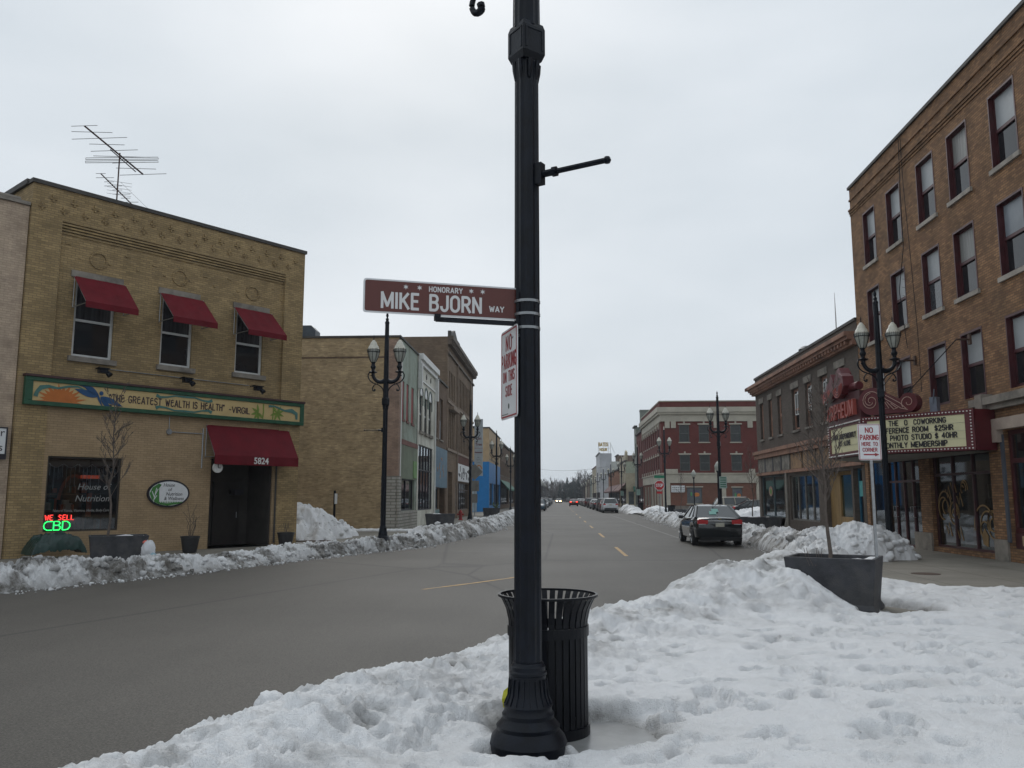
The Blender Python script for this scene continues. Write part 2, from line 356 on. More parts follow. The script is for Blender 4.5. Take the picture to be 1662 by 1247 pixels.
def clods(P, sizes, dirts, rng, jit=.75):
    vs, fs, ds = [], [], []
    for i, (p, s, d) in enumerate(zip(P, sizes, dirts)):
        a3 = rng.random(3) * 9; j = 1 + jit * (fbm(ICV[:, 0] * 1.7 + a3[0] + ICV[:, 2], ICV[:, 1] * 1.7 + a3[1] - ICV[:, 2] * .6, 3, 77, .7) - .5) * 2 + .12 * (rng.random(len(ICV)) - .5)
        sc = np.array([1, 0.7 + 0.5 * rng.random(), 0.6 + 0.4 * rng.random()]) * s
        a = rng.random() * 6.28; c, q = math.cos(a), math.sin(a); V = ICV * j[:, None] * sc
        V = np.stack([V[:, 0] * c - V[:, 1] * q, V[:, 0] * q + V[:, 1] * c, V[:, 2]], -1) + p
        vs.append(V); fs.append(ICF + i * len(ICV)); ds.append(np.full(len(ICV), d))
    if not vs: return None
    return np.vstack(vs), np.vstack(fs), np.concatenate(ds)

# ================================================================== snow material (dirt attribute = real grit in the snow)
def snow_mat(name, clean=(0.885, 0.89, 0.90), dirtc=(0.13, 0.12, 0.105), bump=0.6, bs=14):
    m, t, b = _nodes(name)
    tcn = _new(t, 'ShaderNodeTexCoord'); at = _new(t, 'ShaderNodeAttribute', attribute_name='dirt')
    n1 = _noise(t, tcn.outputs['Object'], 5.0, 8, 0.7); n2 = _noise(t, tcn.outputs['Object'], 38.0, 4, 0.7)
    a = _new(t, 'ShaderNodeMath', operation='MULTIPLY_ADD'); t.links.new(n1, a.inputs[0]); a.inputs[1].default_value = 1.5; a.inputs[2].default_value = -0.75
    a2 = _new(t, 'ShaderNodeMath', operation='MULTIPLY_ADD'); t.links.new(n2, a2.inputs[0]); a2.inputs[1].default_value = 0.6; a2.inputs[2].default_value = -0.3
    s1 = _new(t, 'ShaderNodeMath', operation='ADD'); t.links.new(a.outputs[0], s1.inputs[0]); t.links.new(a2.outputs[0], s1.inputs[1])
    s2 = _new(t, 'ShaderNodeMath', operation='MULTIPLY'); t.links.new(s1.outputs[0], s2.inputs[0])
    pw = _new(t, 'ShaderNodeMath', operation='MULTIPLY_ADD'); t.links.new(at.outputs['Fac'], pw.inputs[0]); pw.inputs[1].default_value = 1.0; pw.inputs[2].default_value = 0.06
    t.links.new(pw.outputs[0], s2.inputs[1])
    s3 = _new(t, 'ShaderNodeMath', operation='ADD', use_clamp=True); t.links.new(s2.outputs[0], s3.inputs[0]); t.links.new(at.outputs['Fac'], s3.inputs[1])
    col = _mixrgb(t, 'MIX', s3.outputs[0], clean, dirtc)
    t.links.new(col, b.inputs['Base Color']); b.inputs['Roughness'].default_value = 0.55; b.inputs['Specular IOR Level'].default_value = 0.3
    h = _new(t, 'ShaderNodeMath', operation='MULTIPLY_ADD'); t.links.new(_noise(t, tcn.outputs['Object'], bs, 6, 0.65), h.inputs[0]); h.inputs[1].default_value = 1.0
    t.links.new(_noise(t, tcn.outputs['Object'], bs * 7, 2, 0.6), h.inputs[2])
    _bump(t, b, h.outputs[0], bump, 0.02)
    return m
SNOW = snow_mat('snow', bump=0.95); BANK = snow_mat('ploughed_snow', bump=0.9, bs=12)

# ================================================================== ground, road, sidewalks
def asphalt():
    m, t, b = _nodes('asphalt'); tcn = _new(t, 'ShaderNodeTexCoord'); v = tcn.outputs['Object']
    base = _ramp(t, _noise(t, v, 0.35, 6, 0.6), 0.3, 0.7, (0.066, 0.061, 0.053), (0.085, 0.078, 0.068))
    mpn = _new(t, 'ShaderNodeMapping'); mpn.inputs['Scale'].default_value = (1.6, 0.06, 1); t.links.new(v, mpn.inputs[0])
    base = _mixrgb(t, 'MULTIPLY', 1.0, base, _ramp(t, _noise(t, mpn.outputs[0], 1.0, 4), 0.3, 0.7, (0.94,) * 3, (1.05,) * 3))
    base = _mixrgb(t, 'MULTIPLY', 1.0, base, _ramp(t, _noise(t, v, 55, 4, 0.85), 0.36, 0.64, (0.42,) * 3, (1.65,) * 3))
    # tar-sealed cracks
    vo = _new(t, 'ShaderNodeTexVoronoi', feature='DISTANCE_TO_EDGE'); vo.inputs['Scale'].default_value = 0.16
    wv = _new(t, 'ShaderNodeMapping'); wv.inputs['Scale'].default_value = (1, 0.45, 1); t.links.new(v, wv.inputs[0]); t.links.new(wv.outputs[0], vo.inputs['Vector'])
    base = _mixrgb(t, 'MIX', _ramp(t, vo.outputs['Distance'], 0.0, 0.010, (0.75,) * 3, (0, 0, 0)), base, (0.028, 0.027, 0.026))
    t.links.new(base, b.inputs['Base Color']); b.inputs['Specular IOR Level'].default_value = 0.3
    t.links.new(_ramp(t, _noise(t, v, 0.2, 2), 0.35, 0.7, (0.60,) * 3, (0.66,) * 3), b.inputs['Roughness'])
    _bump(t, b, _noise(t, v, 140, 3, 0.7), 0.35, 0.01); return m
def concrete():
    m, t, b = _nodes('sidewalk_concrete'); tcn = _new(t, 'ShaderNodeTexCoord'); v = tcn.outputs['Object']
    base = _ramp(t, _noise(t, v, 0.8, 7, 0.65), 0.3, 0.72, (0.17, 0.155, 0.13), (0.27, 0.25, 0.215))
    base = _mixrgb(t, 'MULTIPLY', 1.0, base, _ramp(t, _noise(t, v, 60, 2, 0.7), 0.3, 0.7, (0.85,) * 3, (1.12,) * 3))
    bt = _new(t, 'ShaderNodeTexBrick'); t.links.new(v, bt.inputs[0]); bt.offset = 0.0
    for k, x in (('Scale', 1), ('Brick Width', 1.5), ('Row Height', 1.5), ('Mortar Size', 0.012), ('Mortar Smooth', 0.1)): bt.inputs[k].default_value = x
    bt.inputs['Color1'].default_value = (1, 1, 1, 1); bt.inputs['Color2'].default_value = (0.9, 0.9, 0.88, 1); bt.inputs['Mortar'].default_value = (0.35, 0.33, 0.3, 1)
    base = _mixrgb(t, 'MULTIPLY', 1.0, base, bt.outputs['Color'])
    t.links.new(base, b.inputs['Base Color']); b.inputs['Roughness'].default_value = 0.75
    _bump(t, b, _noise(t, v, 80, 3), 0.2, 0.01); return m
ASPH = asphalt(); CONC = concrete()
KERBL = [(-60, -40), (-12.8, 10), (-10.7, 14.8), (-9.1, 19), (-7.8, 23.3), (-6.5, 26.9), (-5.3, 30), (-4.7, 36), (-4.6, 44), (-4.6, 420)]
KERBR = [(-9, -10), (-3.1, 3.2), (-2.3, 5.2), (-1.7, 7.0), (-0.5, 9.5), (1.3, 12.0), (3.3, 16.4), (5.3, 20.4), (6.7, 24.5), (7.4, 30), (8.0, 38), (8.2, 50), (8.2, 420)]
g = MB(); g.quad((-900, -300, 0), (900, -300, 0), (900, 1300, 0), (-900, 1300, 0))
tag(g.build('ground', mat('bare_ground', (0.16, 0.155, 0.15), 0.9, 0, 0.3, 0.05, dirt=(0.45, 0.46, 0.48))), kind='structure')
g = MB(); n = len(KERBL)
pl = [(x - 0.3, y) for x, y in KERBL]; pr = KERBR[::-1]
g.add([(x, y, 0.004) for x, y in pl] + [(x + 0.3, y, 0.004) for x, y in pr], [tuple(range(len(pl) + len(pr)))])
tag(g.build('road', ASPH), kind='structure')
def slab(name, ring, z0, z1, m, m2):
    g = MB(); k = len(ring); g.add([(x, y, z1) for x, y in ring] , [tuple(range(k))])
    g.m = 1
    for i in range(k):
        a, b = ring[i], ring[(i + 1) % k]; g.quad((a[0], a[1], z0), (b[0], b[1], z0), (b[0], b[1], z1), (a[0], a[1], z1))
    return tag(g.build(name, [m, m2]), kind='structure')
KERBM = mat('kerb_concrete', (0.24, 0.23, 0.21), 0.8, 0, 0.25, 4)
slab('pavement_left', KERBL + [(-90, 420), (-90, -40)], -0.05, 0.1, CONC, KERBM)
slab('pavement_right', KERBR + [(90, 420), (90, -10)], -0.05, 0.1, CONC, KERBM)
def kerb(name, pts, sgn):
    g = MB()
    for i in range(len(pts) - 1):
        a = Vector((*pts[i], 0)); b = Vector((*pts[i + 1], 0)); d = (b - a).normalized(); nrm = Vector((-d.y, d.x, 0)) * sgn * 0.16
        g.add([(*a.xy, 0.0), (*b.xy, 0.0), (*(b - nrm).xy, 0.0), (*(a - nrm).xy, 0.0), (*a.xy, 0.112), (*b.xy, 0.112), (*(b - nrm).xy, 0.112), (*(a - nrm).xy, 0.112)],
              [(4, 5, 6, 7), (0, 1, 5, 4), (3, 7, 6, 2)])
    tag(g.build(name, KERBM), kind='structure')
kerb('kerb_left', KERBL, -1); kerb('kerb_right', KERBR, 1)
# markings
YEL = mat('yellow_line_paint', (0.42, 0.24, 0.06), 0.6, 0, 0.3, 6, dirt=(0.16, 0.13, 0.09))
WLN = mat('worn_white_line', (0.24, 0.235, 0.22), 0.7, 0, 0.3, 5, dirt=(0.13, 0.125, 0.115))
def stripe(g, pts, wd, z=0.008):
    for i in range(len(pts) - 1):
        a = Vector((*pts[i], 0)); b = Vector((*pts[i + 1], 0)); d = (b - a).normalized(); q = Vector((-d.y, d.x, 0)) * wd / 2
        g.quad((*(a - q).xy, z), (*(a + q).xy, z), (*(b + q).xy, z), (*(b - q).xy, z))
g = MB(); stripe(g, [(-2.62, 16.15), (-1.8, 17.35), (-0.99, 18.66), (-0.8, 19.0)], 0.11)
tag(g.build('solid_yellow_line', YEL), kind='structure')
g = MB()
for y0, y1 in ((25.6, 30.2), (37.5, 41.8), (49, 53), (60, 64), (73, 77), (86, 90)): stripe(g, [(2.1 - y0 * .003, y0), (2.1 - y1 * .003, y1)], 0.12)
for k in range(20): stripe(g, [(1.8, 104 + k * 13), (1.8, 108 + k * 13)], 0.12)
tag(g.build('dashed_yellow_line', YEL), kind='structure')
g = MB(); stripe(g, [(-4.3, 84.5), (8.0, 84.5)], 0.35); stripe(g, [(-4.3, 97.5), (8.0, 97.5)], 0.35); stripe(g, [(-4.0, 27.6), (-0.4, 27.6)], 0.05); stripe(g, [(-3.4, 33.5), (-1.0, 33.5)], 0.06)
stripe(g, [(5.2, 37.0), (5.2, 84)], 0.08)
tag(g.build('crosswalk_lines', WLN), kind='structure')
g = MB(); g.lathe([(0.30, 0), (0.30, 0.006)], 20, (8.0, 19.0, 0.1)); tag(g.build('utility_cover', mat('rusty_iron', (0.07, 0.04, 0.028), 0.8)), 'round rusty utility cover set in the concrete beside the right planter', 'utility cover')

#@@SNOW
# ================================================================== foreground snow field (polar grid, finer near the camera)
SF = [(-9, -6), (-3.75, 3.0), (-3.1, 4.1), (-2.66, 5.0), (-2.36, 5.9), (-1.84, 7.1), (-0.75, 9.1), (0.35, 11.2), (1.15, 12.2), (1.75, 13.5), (3.2, 16.0), (4.6, 18.8), (5.7, 21.8), (6.9, 22.6),
      (6.9, 20), (6.35, 17.8), (6.3, 16.7), (6.8, 15.7), (7.5, 15.15), (9, 15.1), (14, 14.7), (20, 14.3), (20, -6)]
def seg_dist(X, Y, poly, closed=True):
    D = np.full(X.shape, 1e9)
    n = len(poly)
    for i in range(n if closed else n - 1):
        ax, ay = poly[i]; bx, by = poly[(i + 1) % n]; dx, dy = bx - ax, by - ay; L2 = dx * dx + dy * dy
        t = np.clip(((X - ax) * dx + (Y - ay) * dy) / L2, 0, 1); D = np.minimum(D, np.hypot(X - ax - t * dx, Y - ay - t * dy))
    return D
def inside(X, Y, poly):
    I = np.zeros(X.shape, bool); n = len(poly)
    for i in range(n):
        ax, ay = poly[i]; bx, by = poly[(i + 1) % n]
        if ay == by: continue
        c = ((ay > Y) != (by > Y)) & (X < (bx - ax) * (Y - ay) / (by - ay) + ax); I ^= c
    return I
ROADEDGE = SF[1:13]
def field(X, Y):
    rng = np.random.default_rng(5)
    wob = (fbm(X * 1.7, Y * 1.7, 4, 11) - 0.5) * 0.55 + (fbm(X * 6, Y * 6, 3, 12) - 0.5) * 0.16
    d = seg_dist(X, Y, SF) * np.where(inside(X, Y, SF), 1, -1) + wob
    dr = seg_dist(X, Y, ROADEDGE, False)
    T = 0.13 + 0.10 * (fbm(X * .8, Y * .8, 3, 2) - .5) + 0.05 * (fbm(X * 3.1, Y * 3.1, 4, 3) - .5)
    ridge = 0.17 * np.exp(-((dr - 0.75) / 0.6) ** 2) * (0.7 + 0.8 * vn(X * 1.1, Y * 1.1, 8))
    rough = np.exp(-((dr - 0.8) / 0.9) ** 2)
    lum = np.abs(fbm(X * 4.2, Y * 4.2, 5, 21, .55) - .5) * 2
    ridge += rough * 0.11 * (lum - .25)
    # mound heaped against the planter
    ax_, ay_, bx_, by_ = 1.35, 13.0, 3.3, 12.85
    tt = np.clip(((X - ax_) * (bx_ - ax_) + (Y - ay_) * (by_ - ay_)) / ((bx_ - ax_) ** 2 + (by_ - ay_) ** 2), 0, 1)
    qx = X - ax_ - tt * (bx_ - ax_); qy = Y - ay_ - tt * (by_ - ay_)
    qd = np.sqrt((qx / np.where(qx > 0, .62, .7)) ** 2 + (qy / np.where(qy < 0, 1.25, 1.2)) ** 2)
    mound = (0.13 + .40 * tt ** 1.5) * np.exp(-qd ** 2 * 1.1)
    m2 = 0.28 * np.exp(-(((X - 4.3) / 1.2) ** 2 + ((Y - 17.6) / 2.2) ** 2))
    mound = mound * (1.0 + .75 * (fbm(X * 2.6, Y * 2.6, 5, 31, .62) - .5)) + m2
    h = T + ridge + mound
    # general small melt texture
    h += 0.05 * (fbm(X * 6, Y * 6, 5, 41, .62) - .5)
    pit = fbm(X * 3.4, Y * 3.4, 4, 44, .6); h -= 0.075 * np.clip((pit - .58) / .12, 0, 1) ** 2 * (3 - 2 * np.clip((pit - .58) / .12, 0, 1)) * np.clip(fbm(X * .6, Y * .6, 2, 45) * 2.4 - .6, 0, 1)
    crm = 1 - np.abs(fbm(X * 9, Y * 9, 3, 46, .6) - .5) * 4; h += rough * .03 * crm
    # footprints
    fp = np.zeros_like(X)
    def foot(cx, cy, a, dep=0.05, L=0.15, W=0.06):
        m = (np.abs(X - cx) < .45) & (np.abs(Y - cy) < .45)
        if not m.any(): return
        x = X[m] - cx; y = Y[m] - cy; u = x * math.cos(a) + y * math.sin(a); v = -x * math.sin(a) + y * math.cos(a)
        q = (u / L) ** 2 + (v / W) ** 2; fp[m] += -dep * 1.5 * np.exp(-q ** 2 * 1.2) + dep * .3 * np.exp(-((np.sqrt(q) - 1.5) / .35) ** 2)
    def walk(x0, y0, x1, y1):
        L = math.hypot(x1 - x0, y1 - y0); n = int(L / .62); a = math.atan2(y1 - y0, x1 - x0)
        for k in range(n):
            t = (k + rng.random() * .2) / n; s = .12 * (1 if k % 2 else -1)
            foot(x0 + (x1 - x0) * t - math.sin(a) * s, y0 + (y1 - y0) * t + math.cos(a) * s, a + rng.normal() * .15, .035 + .035 * rng.random())
    walk(0.4, 4.6, 3.0, 8.5); walk(0.9, 5.2, 6.4, 9.6); walk(5.5, 5.5, 6.0, 15); walk(4.2, 4.8, 9.0, 13.8); walk(1.2, 7.4, 9.0, 11.5); walk(7, 6, 7.6, 15); walk(3, 5, 11, 9.4); walk(4.4, 11.4, 11, 11.9); walk(6.2, 14.5, 11, 12.6)
    for _ in range(420):
        x = rng.uniform(3.4, 11.5); y = rng.uniform(6, 15)
        foot(x, y, rng.uniform(0, 3.14), .02 + .035 * rng.random(), .1 + .06 * rng.random(), .05 + .04 * rng.random())
    for _ in range(130):
        foot(rng.uniform(-1.8, 2.6), rng.uniform(4, 10), rng.uniform(0, 3.14), .02 + .03 * rng.random(), .07 + .06 * rng.random(), .04 + .04 * rng.random())
    h += fp
    # trodden/melted patches: by the bin, at the foot of the planter
    def patch(cx, cy, rx, ry, a=0):
        x = X - cx; y = Y - cy; u = x * math.cos(a) + y * math.sin(a); v = -x * math.sin(a) + y * math.cos(a)
        return np.clip(1.9 - np.sqrt((u / rx) ** 2 + (v / ry) ** 2) + (fbm(X * 5, Y * 5, 3, 50) - .5) * .5, 0, 1)
    k = np.maximum.reduce([patch(0.28, 6.0, 0.30, 0.36), patch(-0.14, 5.95, 0.24, 0.34), patch(-0.2, 5.36, 0.20, 0.12), patch(4.62, 12.25, .42, .26, .1), patch(5.0, 12.75, .25, .5, .3)])
    k = k * k * (3 - 2 * k)
    h = h * (1 - k) + k * (-0.035)
    edge = np.clip(d / 0.33, -0.6, 1); edge = np.where(edge > 0, np.sin(edge * math.pi / 2), edge)
    h = np.where(d > 0, h * edge, d * 0.8)
    # onto the kerb: ground under the outer rim is the road
    z = 0.1 + h
    road = np.clip(1 - dr / 0.25, 0, 1) * (d < .25); z = np.where(d < 0, 0.1 + d * 1.2, z)
    dirt = 0.68 * rough * np.clip(fbm(X * 2.3, Y * 2.3, 5, 61, .66) * 2.8 - 1.3, 0, 1) + 0.58 * np.clip(mound * 2.6, 0, 1) * np.clip(fbm(X * 3.5, Y * 3.5, 5, 62, .68) * 3.4 - 1.5, 0, 1)
    dirt += np.clip(-fp * 3.0, 0, .2) + .16 * np.clip(fbm(X * 1.9, Y * 1.9, 4, 66) * 3 - 1.6, 0, 1) + .30 * np.clip(fbm(X * 11, Y * 11, 3, 67, .7) * 5 - 3.35, 0, 1) * (.25 + rough) + 0.62 * np.clip(k * 1.6, 0, 1) * (k < .99) + 0.04
    return z, dirt, d
nr, na = 620, 760
rr = np.exp(np.linspace(math.log(1.2), math.log(24), nr)); aa = np.linspace(R(-62), R(62), na)
RR, AA = np.meshgrid(rr, aa, indexing='ij'); X = RR * np.sin(AA); Y = RR * np.cos(AA)
Z, D, dd = field(X, Y)
tag(grid_mesh('snow_field', X, Y, Z, SNOW, D, keep=(dd > -0.35)), kind='structure')
ICE = mat('icy_concrete', (0.26, 0.26, 0.255), 0.28, 0, 0.22, 4, 0.6, dirt=(0.38, 0.39, 0.40))
g = MB(); g.add([(0.28 + .75 * math.cos(t / 24 * 6.283), 5.9 + .75 * math.sin(t / 24 * 6.283), 0.104) for t in range(24)], [tuple(range(24))]); tag(g.build('ice_patch', ICE), kind='structure')
# lump of snow on the bank edge
rng = np.random.default_rng(3)

def resample(pts, n):
    p = np.array(pts, float); s = np.concatenate([[0], np.cumsum(np.hypot(*(p[1:] - p[:-1]).T))]); t = np.linspace(0, s[-1], n)
    return np.stack([np.interp(t, s, p[:, 0]), np.interp(t, s, p[:, 1])], -1), s[-1]
def bank(name, E, B, hfun, ns, nw, seed, nclod=0, csize=0.06, dirtb=0.5, z0=0.0, z1=0.1, fallto=-0.03):
    """heap of ploughed snow between the road-side edge E and the back edge B (same number of points)"""
    e, L = resample(E, ns); b, _ = resample(B, ns)
    s = np.linspace(0, 1, nw)[None, :]; t = np.linspace(0, 1, ns)[:, None]
    X = e[:, 0:1] * (1 - s) + b[:, 0:1] * s; Y = e[:, 1:2] * (1 - s) + b[:, 1:2] * s
    H = hfun(t)
    wob = (fbm(X * 1.3, Y * 1.3, 4, seed + 9) - .5) * .30
    ss = np.clip(s + wob * np.sin(math.pi * s), 0, 1)
    prof = np.where(ss < .42, np.sin(np.clip(ss / .42, 0, 1) * math.pi / 2) ** .8, np.cos(np.clip((ss - .42) / .58, 0, 1) * math.pi / 2) ** 1.2)
    big = 0.45 + 1.15 * fbm(X * .75, Y * .75, 3, seed)
    rid = 1 - np.abs(fbm(X * 2.2, Y * 2.2, 5, seed + 3, .6) - .5) * 2.6
    rid2 = 1 - np.abs(fbm(X * 6.5, Y * 6.5, 4, seed + 5, .6) - .5) * 2.4
    rid3 = 1 - np.abs(fbm(X * 16, Y * 16, 3, seed + 6, .6) - .5) * 2.4
    h = H * prof * big + (0.27 * (rid - .6) + 0.18 * (rid2 - .5) + .055 * (rid3 - .5)) * np.minimum(1, prof * 1.6) * np.minimum(1, H / .24)
    Z = z0 + (z1 - z0) * s + np.maximum(h, -.05) + np.where((s < .02) | (s > .98), fallto, 0)
    dirt = dirtb * (0.30 + 1.5 * np.clip(fbm(X * 1.5, Y * 1.5, 5, seed + 7, .66) * 3.4 - 1.45, 0, 1)) * (1.15 - .9 * np.clip((ss - .30) / .4, 0, 1))
    dirt = np.clip(dirt + np.clip(.16 - s, 0, 1) * 3.2 * (.4 + fbm(X * 2, Y * 2, 3, seed + 8)), 0, .88)
    ex = None
    if nclod:
        r = np.random.default_rng(seed); ii = r.integers(0, ns, nclod); jj = (np.clip(r.beta(1.3, 2.4, nclod), 0, 1) * (nw - 1)).astype(int)
        P = np.stack([X[ii, jj], Y[ii, jj], Z[ii, jj]], -1); sz = csize * (0.35 + 1.4 * r.random(nclod) ** 2.5); P[:, 2] += sz * .15
        dd_ = np.clip(dirt[ii, jj] * (.4 + r.random(nclod)), 0, .9)
        nk = nclod; i2 = r.integers(0, ns, nk); off = r.random(nk) ** 2 * .55; dx = e[i2] - b[i2]; dx /= np.hypot(dx[:, 0], dx[:, 1])[:, None]; Q = e[i2] + dx * (off[:, None] - .12)
        s2 = .012 + .035 * r.random(nk) ** 3; P = np.vstack([P, np.column_stack([Q, np.full(nk, .006) + s2 * .4])]); sz = np.concatenate([sz, s2]); dd_ = np.concatenate([dd_, .1 + .5 * r.random(nk)])
        ex = clods(P, sz, dd_, r)
    return grid_mesh(name, X, Y, Z, BANK, dirt, extra=ex)
LE = [(-20, 0.5), (-12.2, 11.8), (-10.2, 14.97), (-9.55, 16.86), (-8.5, 19.2), (-7.4, 22.9), (-6.1, 26.5), (-4.7, 30), (-3.95, 35.9), (-3.2, 44), (-3.2, 57), (-3.4, 75)]
LB = [(-21.5, 1.5), (-13.6, 12.8), (-11.6, 15.9), (-10.9, 17.9), (-9.9, 20.2), (-8.7, 24.2), (-7.2, 27.6), (-6.1, 31.6), (-5.75, 36.3), (-5.3, 44), (-5.2, 57), (-5.2, 75)]
tag(bank('left_snow_bank', LE[1:8], LB[1:8], lambda t: 0.21 + 0.05 * np.sin(t * 9), 1300, 90, 100, 650, 0.05, 0.78), kind='stuff')
tag(bank('left_snow_bank', LE[7:], LB[7:], lambda t: 0.34 + 0 * t, 700, 44, 140, 250, 0.07, 0.7), kind='stuff')
tag(bank('left_snow_bank', [(-3.4, 75), (-3.6, 96)], [(-5.2, 75), (-5.2, 96)], lambda t: 0.35 + 0 * t, 120, 14, 150), kind='stuff')
RE = [(4.7, 18.3), (5.8, 22.6), (6.75, 26.7), (7.0, 31), (6.9, 38), (6.7, 45), (7.0, 58), (7.3, 70), (8.0, 80)]
RB = [(6.4, 17.6), (7.6, 22.6), (8.9, 26.0), (9.2, 31), (9.1, 38), (9.2, 45), (9.3, 58), (9.5, 70), (9.8, 80)]
tag(bank('right_snow_bank', RE, RB, lambda t: 0.42 + 0.06 * np.sin(t * 14), 900, 50, 200, 350, 0.07, 0.45), kind='stuff')
tag(bank('right_snow_bank', [(7.2, 90), (7.6, 112)], [(9.6, 90), (9.8, 112)], lambda t: 0.5 * np.sin(math.pi * t) + .1, 120, 16, 230, dirtb=.3), kind='stuff')
def pile(name, cx, cy, rx, ry, h, rz, seed, label, n=150, nclod=120, cs=.1, lump=.25, dirtb=.12):
    u = np.linspace(-1.12, 1.12, n); U, V = np.meshgrid(u, u, indexing='ij'); a = R(rz)
    X = cx + (U * rx) * math.cos(a) - (V * ry) * math.sin(a); Y = cy + (U * rx) * math.sin(a) + (V * ry) * math.cos(a)
    rad = np.hypot(U, V) + (fbm(X * 1.1, Y * 1.1, 4, seed) - .5) * .55
    p = np.clip(1 - rad ** 2, -.15, 1); p = np.sign(p) * np.abs(p) ** .85
    Z = h * p * (.75 + .55 * fbm(X * .9, Y * .9, 3, seed + 1)) + np.where(p > 0, 1, 0) * lump * (1 - np.abs(fbm(X * 2.4, Y * 2.4, 5, seed + 2, .6) - .5) * 2.4 - .55) * np.minimum(1, p * 3)
    Zz = 0.1 + np.where(p > 0, np.maximum(Z, -.02), p * .6)
    dirt = dirtb * np.clip(fbm(X * 1.3, Y * 1.3, 5, seed + 4, .6) * 3 - 1.1, 0, 1) * 2 + .03
    r = np.random.default_rng(seed); ok = np.argwhere((p > .02) & (p < .7)); k = ok[r.integers(0, len(ok), nclod)]
    P = np.stack([X[k[:, 0], k[:, 1]], Y[k[:, 0], k[:, 1]], Zz[k[:, 0], k[:, 1]]], -1); sz = cs * (.4 + 1.1 * r.random(nclod) ** 2)
    o = grid_mesh(name, X, Y, Zz, SNOW, dirt, keep=(p > -.14), extra=clods(P, sz, dirt[k[:, 0], k[:, 1]], r))
    return tag(o, label, 'snow pile')
pile('snow_pile', 8.15, 23.6, 1.35, 1.15, 0.92, -10, 300, 'large clean snow pile on the pavement behind the big right planter', lump=.3)
pile('snow_pile', 8.2, 27.0, 1.0, 1.2, 0.62, 0, 330, 'small snow pile between the big clean pile and the parked dark sedan', dirtb=.5)
pile('snow_pile', -10.9, 34.5, 2.15, 3.2, 1.18, 8, 362, 'tall white snow pile between the yellow brick shop and the blank brick wall', lump=.35)
pile('snow_pile', 17.5, 60, 7, 4, 1.1, 0, 390, 'long low snow heap in the parking lot in front of the red brick building', 110, 40, .12)
pile('snow_pile', 10.4, 88.5, 1.6, 5, 0.7, 0, 420, 'low snow heap at the crossing near the stop sign', 70, 20)
g_ = bank('snow_strip', [(-14, 41.3), (-5.9, 41.2)], [(-14, 42.2), (-5.9, 41.9)], lambda t: .07 + 0 * t, 200, 12, 470, dirtb=.1, z0=.1, fallto=-.01); tag(g_, kind='stuff')
# ================================================================== building helpers (local frame: x along the facade, y into the building, z up)
def wall_holes(g, x0, x1, z0, z1, holes, y=0.0, dep=0.18):
    xs = sorted({x0, x1, *[h[0] for h in holes], *[h[1] for h in holes]}); zs = sorted({z0, z1, *[h[2] for h in holes], *[h[3] for h in holes]})
    xs = [x for x in xs if x0 <= x <= x1]; zs = [z for z in zs if z0 <= z <= z1]
    for i in range(len(xs) - 1):
        for j in range(len(zs) - 1):
            cx = (xs[i] + xs[i + 1]) / 2; cz = (zs[j] + zs[j + 1]) / 2
            if any(h[0] < cx < h[1] and h[2] < cz < h[3] for h in holes): continue
            g.quad((xs[i], y, zs[j]), (xs[i + 1], y, zs[j]), (xs[i + 1], y, zs[j + 1]), (xs[i], y, zs[j + 1]))
    for h in holes:
        a, b, c, d = h[:4]; e = y + (h[4] if len(h) > 4 else dep)
        g.quad((a, y, c), (a, y, d), (a, e, d), (a, e, c)); g.quad((b, y, d), (b, y, c), (b, e, c), (b, e, d))
        g.quad((a, y, d), (b, y, d), (b, e, d), (a, e, d)); g.quad((b, y, c), (a, y, c), (a, e, c), (b, e, c))
def shell(g, W, Dp, H, z0=0.0, left=True, right=True):
    if left: g.quad((0, Dp, z0), (0, 0, z0), (0, 0, H), (0, Dp, H))
    if right: g.quad((W, 0, z0), (W, Dp, z0), (W, Dp, H), (W, 0, H))
    g.quad((W, Dp, z0), (0, Dp, z0), (0, Dp, H), (W, Dp, H))
def roofpart(root, W, Dp, z, m=None):
    return MB().box(0.05, W - 0.05, 0.05, Dp - 0.05, z - 0.35, z - 0.3).build('roof', m or ROOF, root)
def sash(root, h, fm, M=None, y=0.12, fw=0.07, kind='double', up=None, lo=None, sill=None, sillw=0.09, name='window', ratio=0.5, sillh=.11):
    """window frame (part) with panes and sill (sub-parts)"""
    a, b, c, d = h[:4]; g = MB(M); mid = c + (d - c) * ratio
    g.box(a, a + fw, y, y + .06, c, d); g.box(b - fw, b, y, y + .06, c, d); g.box(a + fw, b - fw, y, y + .06, d - fw, d); g.box(a + fw, b - fw, y, y + .06, c, c + fw)
    if kind == 'double': g.box(a + fw, b - fw, y - .015, y + .05, mid - fw * .45, mid + fw * .45)
    if kind == 'grid':
        for k in range(1, 3): x = a + (b - a) * k / 3; g.box(x - fw / 3, x + fw / 3, y, y + .05, c + fw, d - fw)
    if kind == 'pair': x = (a + b) / 2; g.box(x - fw / 2, x + fw / 2, y, y + .05, c + fw, d - fw)
    f = g.build(name, fm, root)
    if kind == 'double':
        MB(M).quad((a + fw, y + .02, mid), (b - fw, y + .02, mid), (b - fw, y + .02, d - fw), (a + fw, y + .02, d - fw)).build('pane', up or GLASSM, f)
        MB(M).quad((a + fw, y + .04, c + fw), (b - fw, y + .04, c + fw), (b - fw, y + .04, mid), (a + fw, y + .04, mid)).build('pane', lo or GLASSD, f)
    else:
        MB(M).quad((a + fw, y + .03, c + fw), (b - fw, y + .03, c + fw), (b - fw, y + .03, d - fw), (a + fw, y + .03, d - fw)).build('pane', up or GLASSD, f)
    if sill: MB(M).box(a - sillw, b + sillw, -.07, y + .02, c - sillh, c - .003).build('sill', sill, f)
    return f
